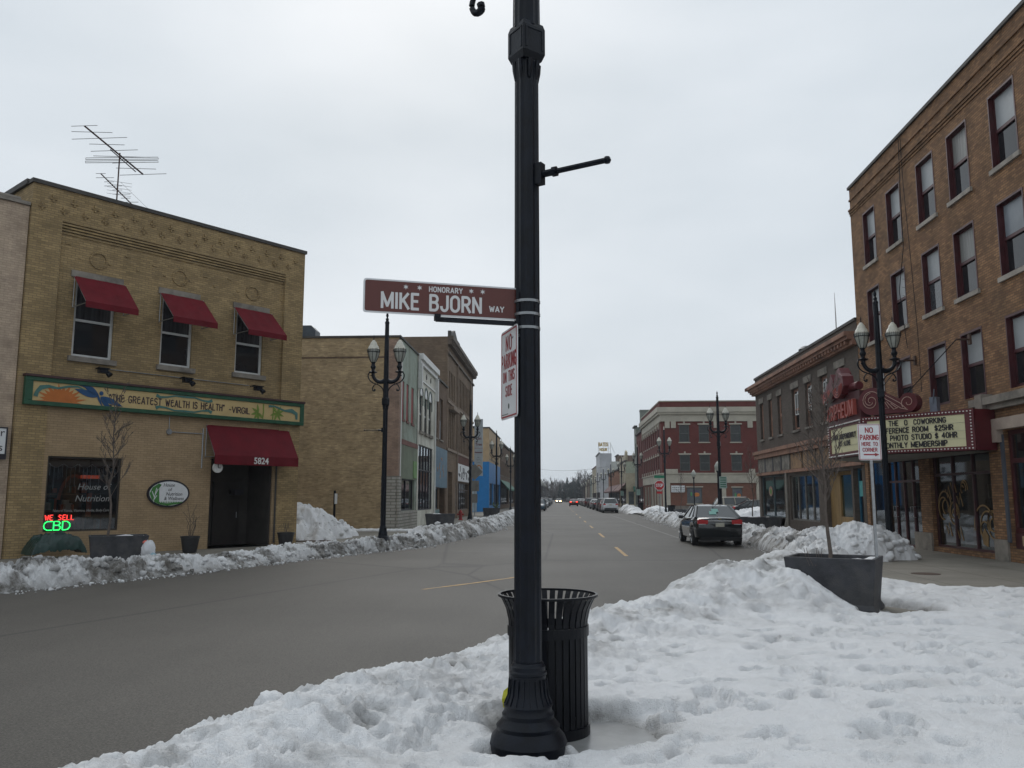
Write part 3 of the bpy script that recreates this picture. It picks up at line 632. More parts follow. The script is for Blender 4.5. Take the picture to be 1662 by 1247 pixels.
def shopfront(root, a, b, c, d, fm, M=None, dep=1.3, nx=2, transom=None, y=.1, seed=1, stock=True, gm=None, wallm=None, fw=.07):
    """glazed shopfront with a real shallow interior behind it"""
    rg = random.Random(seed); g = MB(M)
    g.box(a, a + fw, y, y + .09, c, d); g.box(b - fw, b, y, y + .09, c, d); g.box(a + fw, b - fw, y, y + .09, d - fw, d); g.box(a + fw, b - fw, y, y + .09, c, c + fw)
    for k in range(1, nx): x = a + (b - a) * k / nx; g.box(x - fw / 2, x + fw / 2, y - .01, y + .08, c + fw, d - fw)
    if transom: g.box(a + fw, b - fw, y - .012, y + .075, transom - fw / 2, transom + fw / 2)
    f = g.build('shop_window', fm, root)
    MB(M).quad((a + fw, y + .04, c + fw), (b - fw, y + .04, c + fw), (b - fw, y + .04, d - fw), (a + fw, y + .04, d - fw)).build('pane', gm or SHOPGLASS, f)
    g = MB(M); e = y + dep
    g.quad((a, y + .1, c), (a, e, c), (a, e, d), (a, y + .1, d)); g.quad((b, e, c), (b, y + .1, c), (b, y + .1, d), (b, e, d)); g.quad((a, e, c), (b, e, c), (b, e, d), (a, e, d))
    g.quad((a, y + .1, c), (b, y + .1, c), (b, e, c), (a, e, c)); g.quad((a, y + .1, d), (a, e, d), (b, e, d), (b, y + .1, d))
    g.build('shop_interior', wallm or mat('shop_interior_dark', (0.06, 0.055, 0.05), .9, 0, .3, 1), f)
    if stock:
        ms = [mat('stock_%s' % n_, c_, .6, 0, .2) for n_, c_ in (('teal', (.05, .11, .12)), ('red', (.16, .04, .03)), ('cream', (.28, .26, .21)), ('green', (.06, .10, .06)), ('blue', (.05, .07, .11)), ('wood', (.14, .09, .055)))]
        g = MB(M)
        for k in range(int((b - a) * 4)):
            x = rg.uniform(a + .15, b - .35); hh = rg.uniform(.12, .7); yy = rg.uniform(y + .25, e - .4); g.m = rg.randrange(6)
            g.box(x, x + rg.uniform(.1, .35), yy, yy + .2, c + .02, c + .02 + hh)
        for k in range(int((b - a) * 1.5)):
            x = rg.uniform(a + .15, b - .45); zz = rg.uniform(c + .8, d - .6); yy = e - .06; g.m = rg.randrange(6); g.box(x, x + rg.uniform(.2, .5), yy, yy + .04, zz, zz + rg.uniform(.15, .5))
        g.build('window_display', ms, f)
    return f
def awning(root, a, b, ztop, zval, zbot, proj, m, open_sides=True, name='awning'):
    g = MB(); t = .012; rs_ = random.Random(int(a * 100)); nu, nv = 14, 7; top = []
    for v in range(nv + 1):
        for u in range(nu + 1):
            fu, fv = u / nu, v / nv; rib = abs(math.sin(fu * math.pi * 3)); top.append((a + (b - a) * fu, -.02 + (-proj + .02) * fv, ztop + (zval - ztop) * fv - .028 * math.sin(math.pi * fv) * rib + rs_.uniform(-.004, .004)))
    o_ = len(top); g.add(top + [(x, y, z - t) for x, y, z in top], [(v * (nu + 1) + u + nu + 1, v * (nu + 1) + u + nu + 2, v * (nu + 1) + u + 1, v * (nu + 1) + u) for v in range(nv) for u in range(nu)] + [(o_ + v * (nu + 1) + u, o_ + v * (nu + 1) + u + 1, o_ + v * (nu + 1) + u + nu + 2, o_ + v * (nu + 1) + u + nu + 1) for v in range(nv) for u in range(nu)])
    for k in (0, nu): g.add([top[v * (nu + 1) + k] for v in range(nv + 1)] + [(x, y, z - t) for x, y, z in [top[v * (nu + 1) + k] for v in range(nv + 1)]], [(v, v + 1, v + nv + 2, v + nv + 1) for v in range(nv)])
    g.box(a, b, -proj - .004, -proj + .012, zbot, zval)
    for x in (a, b - .012): g.add([(x, -proj, zbot), (x, -proj + .16 * 0 + .02, zbot), (x, -proj + .02, zval), (x, -proj, zval)], [(0, 1, 2, 3)])
    aw = g.build(name, m, root, True, 40)
    f = MB()
    for x in (a + .02, b - .02):
        f.tube([(x, -.02, ztop - .03), (x, -proj + .03, zval - .03)], .012, 6); f.tube([(x, -.0, zval - .05), (x, -proj + .03, zval - .05)], .014, 6); f.tube([(x, -.03, zval - .05), (x, -.03, ztop)], .012, 6)
    f.tube([(a, -proj + .03, zval - .05), (b, -proj + .03, zval - .05)], .014, 6)
    f.build('awning_frame', STEEL, aw)
    return aw
def arc(cx, cz, r0, r1, a0, a1, n=20):
    return [(cx + r0 * math.cos(R(a0 + (a1 - a0) * k / n)), cz + r1 * math.sin(R(a0 + (a1 - a0) * k / n))) for k in range(n + 1)]
def band_path(g, pts, w, y0, y1):   # flat ribbon following a line of (x,z) points; w number or list
    n = len(pts); ws = w if isinstance(w, (list, tuple)) else [w] * n; A = []; B = []
    for i in range(n):
        p = Vector(pts[i]); d = Vector(pts[min(i + 1, n - 1)]) - Vector(pts[max(i - 1, 0)]); d = d.normalized() if d.length else Vector((1, 0)); q = Vector((-d.y, d.x)) * ws[i] / 2
        A.append(p + q); B.append(p - q)
    for i in range(n - 1): g.prism([tuple(B[i]), tuple(B[i + 1]), tuple(A[i + 1]), tuple(A[i])], y0, y1)

# ================================================================== yellow brick health shop (left)
YB = brick('yellow_brick', (0.415, 0.298, 0.148), (0.285, 0.203, 0.102), (0.225, 0.168, 0.098), stain=(0.13, 0.10, 0.06), stain_amt=.55, bump=.35, sscale=.45, blotch=.3)
YBG = brick('painted_yellow_brick', (0.40, 0.285, 0.168), (0.335, 0.238, 0.138), (0.27, 0.195, 0.12), stain=(0.20, 0.145, 0.085), stain_amt=.4, bump=.3, sscale=.5, blotch=.22)
AWR = mat('red_awning_canvas', (0.120, 0.007, 0.013), 0.75, 0, 0.18, 2.5, .2, .15, 200)
LB_ = thing('brick_shop', (-15.01, 22.03, 0.1), 53.1, 'two-storey yellow brick corner shop with three red window awnings and a painted signboard', 'building')
W, H, DP = 9.37, 10.65, 15
hs = [(1.40, 2.58, 5.78, 8.12), (4.07, 5.14, 5.84, 8.12), (6.73, 7.80, 5.90, 8.12)]
big = (0.94, 3.03, 0.69, 2.83, .1); door = (5.97, 8.33, 0.0, 3.0, 1.5)
g = MB(); wall_holes(g, .85, 8.56, 5.0, 9.36, hs, .12, .2)
shell(g, W, DP, H)
for k in range(4): g.box(.85, 8.56, .115 - .028 * (k + 1), .3, 9.36 + k * .085, 9.36 + k * .085 + .055); g.box(.85, 8.56, .13, .3, 9.36 + k * .085 + .055, 9.36 + (k + 1) * .085)
g.box(.85, 8.56, -.0, .3, 9.70, H)
for x0, x1 in ((0, .85), (8.56, 9.37)):
    wall_holes(g, x0, x1, 5.0, H, [], 0); g.quad((x1, 0, 5.0), (x1, .12, 5.0), (x1, .12, 9.7), (x1, 0, 9.7)) if x0 == 0 else g.quad((x0, .12, 5.0), (x0, 0, 5.0), (x0, 0, 9.7), (x0, .12, 9.7))
# raised bolt-like brick ornaments, rings and header marks
for k in range(15):
    x = .55 + k * .60
    for (xx, z) in ((x, 10.32), (x - .28, 10.02)):
        g.box(xx - .045, xx + .045, -.05, 0.0, z, z + .1); g.box(xx - .1, xx + .1, -.035, 0.0, z - .045, z); g.box(xx - .03, xx + .03, -.03, 0, z - .12, z - .045)
for cx in (2.0, 4.6, 7.3):
    for k in range(28):
        a0, a1 = R(k * 360 / 28), R((k + .86) * 360 / 28)
        g.prism([(cx + .21 * math.cos(a0), 8.79 + .21 * math.sin(a0)), (cx + .27 * math.cos(a0), 8.79 + .27 * math.sin(a0)), (cx + .27 * math.cos(a1), 8.79 + .27 * math.sin(a1)), (cx + .21 * math.cos(a1), 8.79 + .21 * math.sin(a1))][::-1], .09, .12)
for k in range(9):
    x = 1.1 + k * .88
    g.box(x - .07, x + .07, .095, .12, 9.08 - .1 * (k % 2), 9.12 - .1 * (k % 2)); g.box(x + .3, x + .38, .095, .12, 8.72, 8.77)
g.build('wall', YB, LB_)
g = MB(); wall_holes(g, 0, 9.37, 0, 5.0, [big, door], 0)
g.box(.855, 8.55, -.03, 0, 3.02 + .0, 3.02) if False else None
g.build('ground_floor_wall', YBG, LB_)
for x0, x1 in ((0, .82), (8.5, 9.37)): MB().box(x0, x1, -.035, 0.0, 0, 4.25).build('pier', YB, LB_)
LB_['x'] = 0; del LB_['x']; roofpart(LB_, W, DP, H)
g = MB(); g.box(-.05, W + .05, -.055, .28, H + .003, H + .12); g.box(-.09, .2, .28, DP, H + .003, H + .16); g.box(W - .2, W + .09, .28, DP, H + .003, H + .16); g.build('coping', COPING, LB_)
WF = mat('white_window_frame', (.55, .56, .55), .5, 0, .1, 8)
for i, h in enumerate(hs):
    f = sash(LB_, h, WF, y=.2, fw=.078, up=mat('dim_curtain', (.035, .036, .04), .2, 0, .6, 1, .6, stretch=(14, 14, .8)), lo=GLASSD, ratio=.47)
    MB().box(h[0] - .1, h[1] + .12, .02, .2, h[2] - .16, h[2] - .005).build('sill', STONEG, f)
    MB().box(h[0] - .16, h[1] + .2, .08, .14, 8.14, 8.34).build('lintel', STONEG, f)
for x0, x1 in ((1.27, 2.80), (3.90, 5.40), (6.53, 8.03)): awning(LB_, x0, x1, 8.14, 7.24, 7.06, .98, AWR)
da = awning(LB_, 5.71, 8.91, 4.03, 3.02, 2.72, .66, AWR, name='door_awning')
text('5824', .30, WHITEP, da, (7.42, -.672, 2.865), xs=.95, bold=.006, name='house_number')
# big window with interior
f = MB(); a, b, c, d = big[:4]
for q in ((a, a + .05, c, d), (b - .05, b, c, d), (a + .05, b - .05, c, c + .05), (a + .05, b - .05, d - .05, d)): f.box(q[0], q[1], .04, .1, q[2], q[3])
fr = f.build('shop_window', mat('dark_bronze_frame', (.03, .025, .02), .5, 0, .1), LB_)
MB().quad((a + .05, .07, c + .05), (b - .05, .07, c + .05), (b - .05, .07, d - .05), (a + .05, .07, d - .05)).build('pane', glass('dim_glass', (.42, .44, .44), .05), fr)
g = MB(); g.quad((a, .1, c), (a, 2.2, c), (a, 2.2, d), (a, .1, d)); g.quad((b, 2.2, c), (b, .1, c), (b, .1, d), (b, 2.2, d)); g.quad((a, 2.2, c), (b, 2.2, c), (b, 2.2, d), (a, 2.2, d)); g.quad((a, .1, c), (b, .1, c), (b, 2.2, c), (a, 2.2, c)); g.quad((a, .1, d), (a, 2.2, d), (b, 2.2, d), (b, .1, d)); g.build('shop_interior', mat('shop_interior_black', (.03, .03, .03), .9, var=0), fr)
rg = random.Random(4); g = MB()
for k in range(26):
    g.m = rg.randrange(5); x = rg.uniform(a + .1, b - .25); z = rg.choice([c + .05, c + .05, c + .6, c + 1.1]); y = .25 + (z - c) * .8; g.box(x, x + rg.uniform(.06, .18), y, y + .15, z, z + rg.uniform(.12, .35))
g.m = 4; g.box(a + .1, b - .1, .7, .95, c + .55, c + .59); g.box(a + .1, b - .1, 1.1, 1.35, c + 1.04, c + 1.08)
g.m = 1; band_path(g, arc(a + .95, c + .75, .42, .85, 70, 170, 14), .09, .45, .48); g.box(a + 1.35, a + 1.5, .5, .54, c + .4, c + 1.1)
g.build('window_display', [mat('jar_white', (.5, .5, .48), .4), mat('orange_decor', (.42, .09, .03), .6), mat('jar_teal', (.1, .25, .25), .4), mat('box_cream', (.4, .35, .25), .6), mat('shelf_brown', (.12, .08, .05), .6)], fr)
g = MB()
for k in range(17):
    x = a + .12 + k * .115; L = rg.choice([.25, .35, .5, .65]); zt = d - .2 - .12 * abs(math.sin(k * .9)); g.box(x - .007, x + .007, .12, .13, zt - L, zt)
band_path(g, [(a + .08 + k * .06, d - .2 - .12 * abs(math.sin(k * .47))) for k in range(32)], .012, .12, .13)
g.build('icicle_string', mat('icicle_grey', (.42, .47, .52), .4, var=0), fr)
DK = mat('window_lettering', (.24, .24, .23), .5, var=0)
text('House of', .25, DK, fr, (2.28, .06, 1.96), shear=.25); text('Nutrition', .26, DK, fr, (2.26, .06, 1.62), shear=.25)
text('Natural Foods, Vitamins, Herbs, Body Care', .115, DK, fr, (1.98, .06, 1.28), xs=.78, shear=.2)
g = MB(); g.box(a + 1.05, a + 1.6, .30, .32, d - .62, d - .52); g.build('glow_strip', emit('red_glow', (.8, .12, .05), .3), fr)
# recessed door
g = MB(); g.m = 0; g.box(6.0, 8.31, 1.42, 1.49, 0.02, 2.98); g.box(8.27, 8.322, .06, 1.41, .02, 2.98); g.build('entrance_wall', mat('entrance_dark', (.035, .03, .026), .8, 0, .3, 2), LB_)  # dark side lining added so the recess reveal reads dark
dr = MB().box(6.9, 7.9, 1.34, 1.415, .02, 2.2).build('door', mat('dark_door', (.02, .016, .014), .4), LB_); MB().tube([(7.78, 1.30, .95), (7.78, 1.30, 1.15)], .015, 8).build('handle', STEEL, dr)
MB().box(7.45, 7.78, .9, 1.2, 1.75, 1.93).build('mailbox', BLACKP, LB_)
# floodlights and conduit
for x in (2.13, 4.78, 7.37):
    g = MB(); g.tube([(x, .1, 5.48), (x, -.12, 5.50), (x, -.3, 5.46)], .02, 6); g.box(x - .1, x + .13, -.44, -.24, 5.30, 5.46); g.box(x - .14, x + .17, -.47, -.22, 5.42, 5.45); g.tube([(x + .1, -.3, 5.4), (x + .2, -.42, 5.24)], [.05, .09], 8)
    g.build('floodlight', IRON, LB_)
g = MB(); g.tube([(2.2, .09, 5.5), (7.3, .09, 5.5)], .014, 6); g.tube([(4.45, -.02, 4.2), (4.45, -.02, 3.72)], .012, 6); g.tube([(4.45, -.02, 3.72), (5.65, -.02, 3.72)], .014, 6); g.tube([(5.62, -.02, 3.9), (5.62, -.02, 2.6)], .022, 6); g.ell((4.45, 3.72), .09, .09, -.06, 0, 12); g.build('conduit', STEEL, LB_)
MB().tube([(8.45, -.03, 0.1), (8.45, -.03, 3)], .0301, 8).build('drain_pipe', COPING, LB_)
g = MB(); g.ell((5.93, 2.62), .17, .17, -.5, -.44, 20); sgd = g.build('wall_clock', WHITEP, LB_); g = MB(); g.box(5.92, 5.94, -.515, -.505, 2.62, 2.74); g.box(5.93, 6.02, -.515, -.505, 2.6, 2.62); g.tube([(5.93, -.47, 2.79), (5.93, -.2, 2.9), (5.93, 0, 2.9)], .012, 6); g.build('clock_hands', IRON, sgd)
# ------------------------------------------------ painted signboard
sb = thing('painted_signboard', tuple(LB_.matrix_basis @ Vector((0, 0, 0))) if False else (-15.01, 22.03, 0.1), 53.1, 'long green-framed painted signboard with sun, dragonfly and health quote on the yellow shop', 'sign')
SGN = mat('sign_green', (.012, .07, .035), .5, 0, .3, 4); CREAM = mat('sign_cream', (.50, .37, .17), .6, 0, .08, 3); TEAL = mat('sign_teal', (.055, .155, .135), .6, 0, .15, 6)
x0, x1, z0, z1 = .14, 9.42, 4.23, 5.02
g = MB(); g.box(x0, x1, -.20, -.04, z0, z0 + .12); g.box(x0, x1, -.20, -.04, z1 - .12, z1); g.box(x0, x0 + .2, -.2, -.04, z0 + .12, z1 - .12); g.box(x1 - .16, x1, -.2, -.04, z0 + .12, z1 - .12); g.build('sign_frame', SGN, sb, bevel=.01)
MB().box(x0 + .2, x1 - .16, -.16, -.05, z0 + .12, z1 - .12).build('sign_panel', CREAM, sb)
MB().box(x0 - .02, x1 + .02, -.23, 0, z1 + .003, z1 + .07).build('sign_cap', mat('maroon_flashing', (.05, .02, .02), .6), sb)
zb, zt = z0 + .12, z1 - .12
g = MB(); cx = 1.10; pts = []
nray = 13
for k in range(nray * 2 + 1):
    an = 180 * k / (nray * 2); r_ = .44 if k % 2 else (.74 if (k // 2) % 2 else .60)
    zz = zb + min(r_ * math.sin(R(an)) * .80, zt - zb - .015); pts.append((cx + r_ * math.cos(R(an)), zz))
for k in range(len(pts) - 1): g.prism([(cx, zb), pts[k], pts[k + 1]], -.168, -.16)
g.build('sun', mat('sign_orange', (.45, .13, .02), .6, 0, .1, 6), sb)
g = MB()
def leafs(c, L, wd, an, n=10):
    ca, sa = math.cos(R(an)), math.sin(R(an)); P1 = []
    for k in range(n + 1): t = k / n; P1.append((t * L, wd * math.sin(math.pi * t ** .8)))
    for k in range(n, -1, -1): t = k / n; P1.append((t * L, -wd * math.sin(math.pi * t ** .8)))
    return [(c[0] + x * ca - z * sa, min(zt - .004, max(zb + .004, c[1] + x * sa + z * ca))) for x, z in P1]
def fan(g, poly, y0, y1):
    cxx = sum(p[0] for p in poly) / len(poly); czz = sum(p[1] for p in poly) / len(poly)
    for k in range(len(poly)):
        a_, b_ = poly[k], poly[(k + 1) % len(poly)]
        if (Vector(a_) - Vector(b_)).length > 1e-5: g.prism([(cxx, czz), a_, b_], y0, y1)
for c_, L_, w_, an_ in (((2.15, 4.64), .72, .085, 145), ((2.12, 4.60), .70, .09, 165), ((2.2, 4.62), .72, .085, -20), ((2.2, 4.60), .55, .07, -48), ((2.08, 4.72), .45, .035, -65)): fan(g, leafs(c_, L_, w_, an_), -.176, -.169)
g.ell((2.22, 4.72), .06, .065, -.178, -.169, 14)
g.build('dragonfly', mat('sign_blue', (.008, .06, .16), .5, 0, .1, 6), sb)
g = MB(); band_path(g, [(.42, zb + .12), (.46, zb + .26), (.55, zb + .38), (.75, zb + .43), (1.0, zb + .40), (1.3, zb + .48), (1.55, zb + .50), (1.75, zb + .42)], [.12, .1, .13, .09, .06, .06, .05, .03], -.178, -.17); g.build('scrollwork', TEAL, sb)
for s in (1, -1):
    zc = 4.625 + s * .20
    for ea, eb in ((3.9, 4.85), (5.8, 4.85)):
        g = MB(); sg_ = 1 if eb > ea else -1
        band_path(g, [(ea, zc + s * .0), (ea + .12 * sg_, zc - s * .05), (ea + .35 * sg_, zc - s * .03), (ea + .62 * sg_, zc + s * .035), (eb - .006 * sg_, zc + s * .03)], [.11, .07, .05, .05, .07], -.178, -.17); g.build('scrollwork', TEAL, sb)
g = MB(); band_path(g, [(9.12, zb + .08), (9.1, zb + .28), (8.9, zb + .38), (8.6, zb + .36), (8.2, zb + .48), (7.95, zb + .47)], [.08, .13, .15, .07, .05, .09], -.178, -.17); g.build('scrollwork', TEAL, sb)
LGR = mat('sign_leaf_green', (.15, .22, .03), .6, 0, .2, 6)
for c_, ls, x in (((7.55, 4.56), (100, 150, 195, 235, 270, 315), 7.72), ((8.3, 4.6), (20, 60, 130, 200, 250, 300, 340), 8.12)):
    g = MB(); [fan(g, leafs(c_, .30, .042, an_), -.176, -.169) for an_ in ls]; band_path(g, [(x, zb + .01), (x + .03, zb + .25), (x + .02, zt - .02)], .045, -.175, -.169); g.build('bamboo', LGR, sb)
INK = mat('sign_ink', (.025, .01, .02), .5, var=0)
stext('"THe GReATeST WeALTH IS HeALTH"', .235, INK, sb, (4.36, -.165, 4.615), w=3.80, st=.135, gap=.26); stext('-VIRGIL', .225, INK, sb, (6.82, -.165, 4.585), w=.80, st=.15, gap=.2)
# ------------------------------------------------ oval sign, neon, small items
ov = thing('oval_sign', (-15.01, 22.03, .1), 53.1, 'white and green oval shop sign with black rim on the yellow wall beside the door', 'sign')
g = MB(); g.ell((4.54, 1.78), .69, .43, -.07, -.01, 40); g.build('rim', BLACKP, ov); MB().ell((4.54, 1.78), .63, .375, -.085, -.071, 40).build('face', SIGNW, ov)
GR = mat('logo_green', (.05, .19, .04), .5, 0, .1)
def ovclip(p): 
    x, z = (p[0] - 4.54) / .63, (p[1] - 1.78) / .375; r_ = math.hypot(x, z); return p if r_ <= 1 else (4.54 + x / r_ * .63, 1.78 + z / r_ * .375)
g = MB(); left = [ovclip(p) for p in ((4.2, 1.42), (4.2, 2.02), (4.28, 2.05), (4.12, 2.15), (3.95, 1.98), (3.91, 1.78), (3.95, 1.6), (4.05, 1.48))]; fan(g, left[::-1], -.092, -.086)
fan(g, [ovclip(p) for p in ((4.2, 1.38), (4.5, 1.35), (4.9, 1.42), (5.0, 1.5), (4.7, 1.5), (4.45, 1.47), (4.2, 1.5))], -.092, -.086)
for k in range(14): x = 4.25 + k * .055; g.prism([(x - .02, 1.49), (x + .02, 1.49), (x, 1.54)], -.092, -.086)
g.build('green_logo', GR, ov)
g = MB()
for (a_, b_) in (((4.04, 1.52), (4.12, 1.95)), ((4.07, 1.65), (3.98, 1.85)), ((4.09, 1.75), (4.17, 1.92)), ((4.06, 1.6), (4.14, 1.72))): band_path(g, [a_, b_], .022, -.095, -.092)
g.build('tree_motif', SIGNW, ov)
for s_, x_, z_ in (('House', 4.52, 2.04), ('of', 4.55, 1.90), ('Nutrition', 4.70, 1.76), ('& Wellness', 4.70, 1.62)): text(s_, .155, mat('grey_ink', (.07, .07, .07), .5, var=0), ov, (x_, -.09, z_), xs=.92, shear=.2)
ne = thing('neon_sign', (-15.01, 22.03, .1), 53.1, 'lit neon sign with red words above green letters in the corner of the shop window', 'neon sign')
NR = emit('neon_red', (1, .06, .05), 1.6); NG = emit('neon_green', (.03, 1, .18), 1.5)
def nt_(g, P_, r=.012): g.tube([(x, .03, z) for x, z in P_], r, 6)
g = MB(); nx, nz_, s = 1.02, 1.08, .11
STR = {'W': ([(0, 1), (.2, 0), (.42, .8), (.62, 0), (.85, 1)],), 'E': ([(.7, 1), (.15, 1), (0, .8), (0, .2), (.15, 0), (.7, 0)], [(0, .5), (.55, .5)]), 'S': ([(.65, .9), (.2, 1), (.05, .75), (.6, .35), (.55, .05), (0, .05)],), 'L': ([(0, 1), (0, 0), (.6, 0)],),
       'C': ([(1.2, 1), (.5, 1), (.1, .8), (0, .5), (.1, .2), (.5, 0), (1.2, 0)],), 'B': ([(0, 0), (0, 1), (.7, 1), (.9, .8), (.7, .55), (.1, .55)], [(.7, .55), (1, .3), (.8, 0), (0, 0)]), 'D': ([(0, 0), (0, 1), (.6, 1), (1.0, .75), (1.05, .4), (.8, .08), (.4, 0), (0, 0)],)}
x = .99
for ch in 'WE SELL':
    if ch != ' ':
        for st in STR[ch]: nt_(g, [(x + p[0] * .115, 1.02 + p[1] * .14) for p in st], .010)
    x += .115 if ch != 'W' else .13
g.build('red_tubes', NR, ne)
g = MB(); x = .97
for ch in 'CBD':
    for st in STR[ch]: nt_(g, [(x + p[0] * .19, .74 + p[1] * .24) for p in st], .014)
    x += .265 if ch == 'C' else .24
g.build('green_tubes', NG, ne)
# aerial on roof
ant = thing('tv_antenna', (-15.01 + .6005 * 2.62 - .8 * .6, 22.03 + .7996 * 2.62 + .6 * .6, 10.4), 53.1, 'tall rusty television antenna with two booms on the roof of the yellow brick shop', 'antenna', scale=.82)
RUST = mat('rusty_mast', (.07, .035, .03), .7, .3); ALU = mat('weathered_aluminium', (.07, .07, .075), .5, .6)
MB().tube([(0, 0, 0), (0, 0, 2.75)], .028, 8).build('mast', RUST, ant)
bx0, bx1 = (-1.05, -.5, 3.55), (.75, .35, 2.2)
g = MB(); g.tube([(-1.27, .28, 3.5), (.87, -.19, 2.1)], .032, 6); g.tube([(-.35, .05, 2.8), (.62, -.1, 2.15)], .02, 6); g.tube([(-.62, .1, 1.75), (.62, -.1, .75)], .022, 6); g.build('boom', RUST, ant)
g = MB()
for k in range(9):
    t = k / 8; p = Vector((-1.27, .28, 3.5)).lerp(Vector((.87, -.19, 2.1)), t); L = .5 + .42 * ((k * 7) % 3) * .5 + .2 * math.sin(math.pi * t)
    q = Vector((.64, -.77, .03 * (-1) ** k)) * L; g.tube([p - q, p + q], .011, 4)
for z in (2.55, 2.42):
    g.tube([(-.85, 1.0, z), (.95, -1.15, z + .03), (.98, -1.17, z - .04), (-.85, 1.0, z - .07), (-.85, 1.0, z)], .012, 4)
for k in range(9):
    t = k / 8; p = Vector((-.62, .1, 1.75)).lerp(Vector((.62, -.1, .75)), t); q = Vector((.2, -.24, 0)) * (.6 + .5 * (k % 2)); g.tube([p - q, p + q], .010, 4)
for k in range(5): g.tube([(-.35, .1, 1.05 + k * .13), (.5, -.1, 1.1 + k * .13)], .006, 4)
g.build('elements', ALU, ant); MB().tube([(.1, 0, 1.6), (1.2, .2, 1.0), (2.6, .6, .4)], .006, 4).build('guy_wire', ALU, ant)
# pink neighbour
pk = thing('stucco_building', (-15.01 - .6005 * 9 - .08, 22.03 - .7996 * 9 + .06, .1), 53.1, 'pink weathered painted brick building at the left edge beside the yellow shop', 'building')
PKM = brick('pink_painted_brick', (.56, .44, .33), (.48, .375, .28), (.41, .315, .235), stain=(.20, .15, .12), stain_amt=.8, bump=.6, sscale=1.9, blotch=.25)
g = MB(); wall_holes(g, 0, 8.98, 0, 9.95, [], 0); shell(g, 8.98, 14, 9.95); g.build('wall', PKM, pk); roofpart(pk, 8.98, 14, 9.9)
g = MB(); g.box(-.1, 8.98, -.07, .3, 9.953, 10.05); [g.tube([(k * .8 + .1, .12, 10.1), (k * .8 + .75, .12, 10.1)], .09, 8) for k in range(11)]; g.build('coping', STONEG, pk)
g = MB(); g.box(0, 8.9, -.03, 0, 0, .55); g.build('plinth', STONEG, pk)
ws = thing('wall_sign', (-15.01, 22.03, .1), 53.1, 'small white sign with black frame at the far left edge on the pink wall', 'sign')
MB().box(-1.25, -.21, -.09, 0.05, 2.83, 3.52).build('board', SIGNW, ws)
g = MB(); g.box(-1.29, -.17, -.1, .05, 3.521, 3.56); g.box(-.21 + .001, -.17, -.1, .05, 2.68, 3.52); g.box(-1.25, -.211, -.1, .05, 2.68, 2.829); g.build('frame', BLACKP, ws); text('r', .3, BLACKP, ws, (-.3, -.093, 3.4)); text('s', .3, BLACKP, ws, (-.32, -.093, 3.0))

# ================================================================== left row along the street (facades on x = -8.3)
XL, XR = -8.3, 11.7
TAN = brick('tan_common_brick', (0.51, 0.385, 0.225), (0.33, 0.245, 0.142), (0.35, 0.28, 0.19), stain=(0.27, 0.19, 0.105), stain_amt=.45, blotch=.38, band=True, sscale=.35)
BRN = brick('brown_brick', (.19, .125, .085), (.145, .095, .065), (.10, .08, .06), stain=(.06, .045, .035), blotch=.35)
GST = mat('pale_green_stucco', (.30, .345, .29), .8, 0, .12, 1.2, .3, .2, 30, dirt=(.17, .17, .13))
DGR = mat('dull_green_panel', (.15, .18, .12), .7, 0, .2, 1.5, dirt=(.10, .10, .07))
b = thing('corner_shop', (XL, 42.4, .1), 90, 'pale green shopfront building with a huge blank tan brick side wall', 'building'); W, H, DP = 5.7, 10.0, 24
g = MB(); g.quad((0, DP, 0), (0, 0, 0), (0, 0, H), (0, DP, H)); g.quad((W, 0, 0), (W, DP, 0), (W, DP, H), (W, 0, H)); g.quad((W, DP, 0), (0, DP, 0), (0, DP, H), (W, DP, H)); g.quad((0, 0, 0), (.5, 0, 0), (.5, 0, H), (0, 0, H)); g.build('side_wall', TAN, b)
MB().box(-.035, .48, -.06, -.021, 2.76, 9.9).box(-.035, -.001, -.0209, .75, 2.76, 9.9).build('corner_pier', brick('pinkish_brick', (.40, .27, .20), (.30, .20, .15), (.26, .2, .16), blotch=.4), b)
hs = [(.85, 1.6, 5.8, 7.85), (2.2, 2.95, 5.8, 7.85), (3.7, 4.55, 5.8, 7.85)]
g = MB(); wall_holes(g, .5, W, 0, H, hs + [(.75, 5.2, .95, 2.65)], -.02, .15); g.build('wall', GST, b); roofpart(b, W, DP, H)
for h in hs: f = MB().box(h[0], h[1], .03, .06, h[2], h[3]).build('boarded_window', mat('faded_red_board', (.24, .035, .035), .7, 0, .3, 2), b); MB().box(h[0] - .06, h[1] + .06, -.07, .09, h[2] - .12, h[2]).build('sill', mat('red_brown_band', (.16, .07, .055), .8, 0, .2, 2), f)
g = MB(); g.box(.55, W, -.1, -.022, 4.45, 4.72); g.build('band', mat('red_brown_band', (.16, .07, .055), .8), b); g = MB(); g.box(.55, W, -.08, -.022, 2.66, 4.45); g.build('fascia_panel', DGR, b); MB().box(4.3, 5.4, -.12, -.081, 2.75, 3.7).build('green_panel', mat('bright_green_panel', (.15, .27, .10), .7, 0, .2, 2), b)
shopfront(b, .75, 5.2, .95, 2.65, BLACKP, nx=2, seed=3, stock=False)
SBR = brick('white_block', (.40, .385, .345), (.33, .31, .27), (.16, .15, .13), bw=.5, bh=.16, ms=.02, stain_amt=.4, blotch=.2)
g = MB(); g.box(-.03, .7, -.12, -.021, 0, 2.75); g.box(.7, W, -.12, -.021, 0, .94); g.box(-.031, 0, 0, .8, 0, 2.75); g.build('stone_base', SBR, b)
g = MB(); g.tube([(.52, -.06, 0), (.52, -.06, H - .2)], .05, 8); g.build('drain_pipe', WHITEP, b)
g = MB(); g.box(-.08, W, -.1, .25, H + .003, H + .1); g.box(-.08, .25, .25, DP, H + .003, H + .1); g.build('coping', COPING, b)
g = MB(); g.box(-.03, 0, 0, DP, 8.92, 8.99); g.build('brick_ledge', BRN, b)
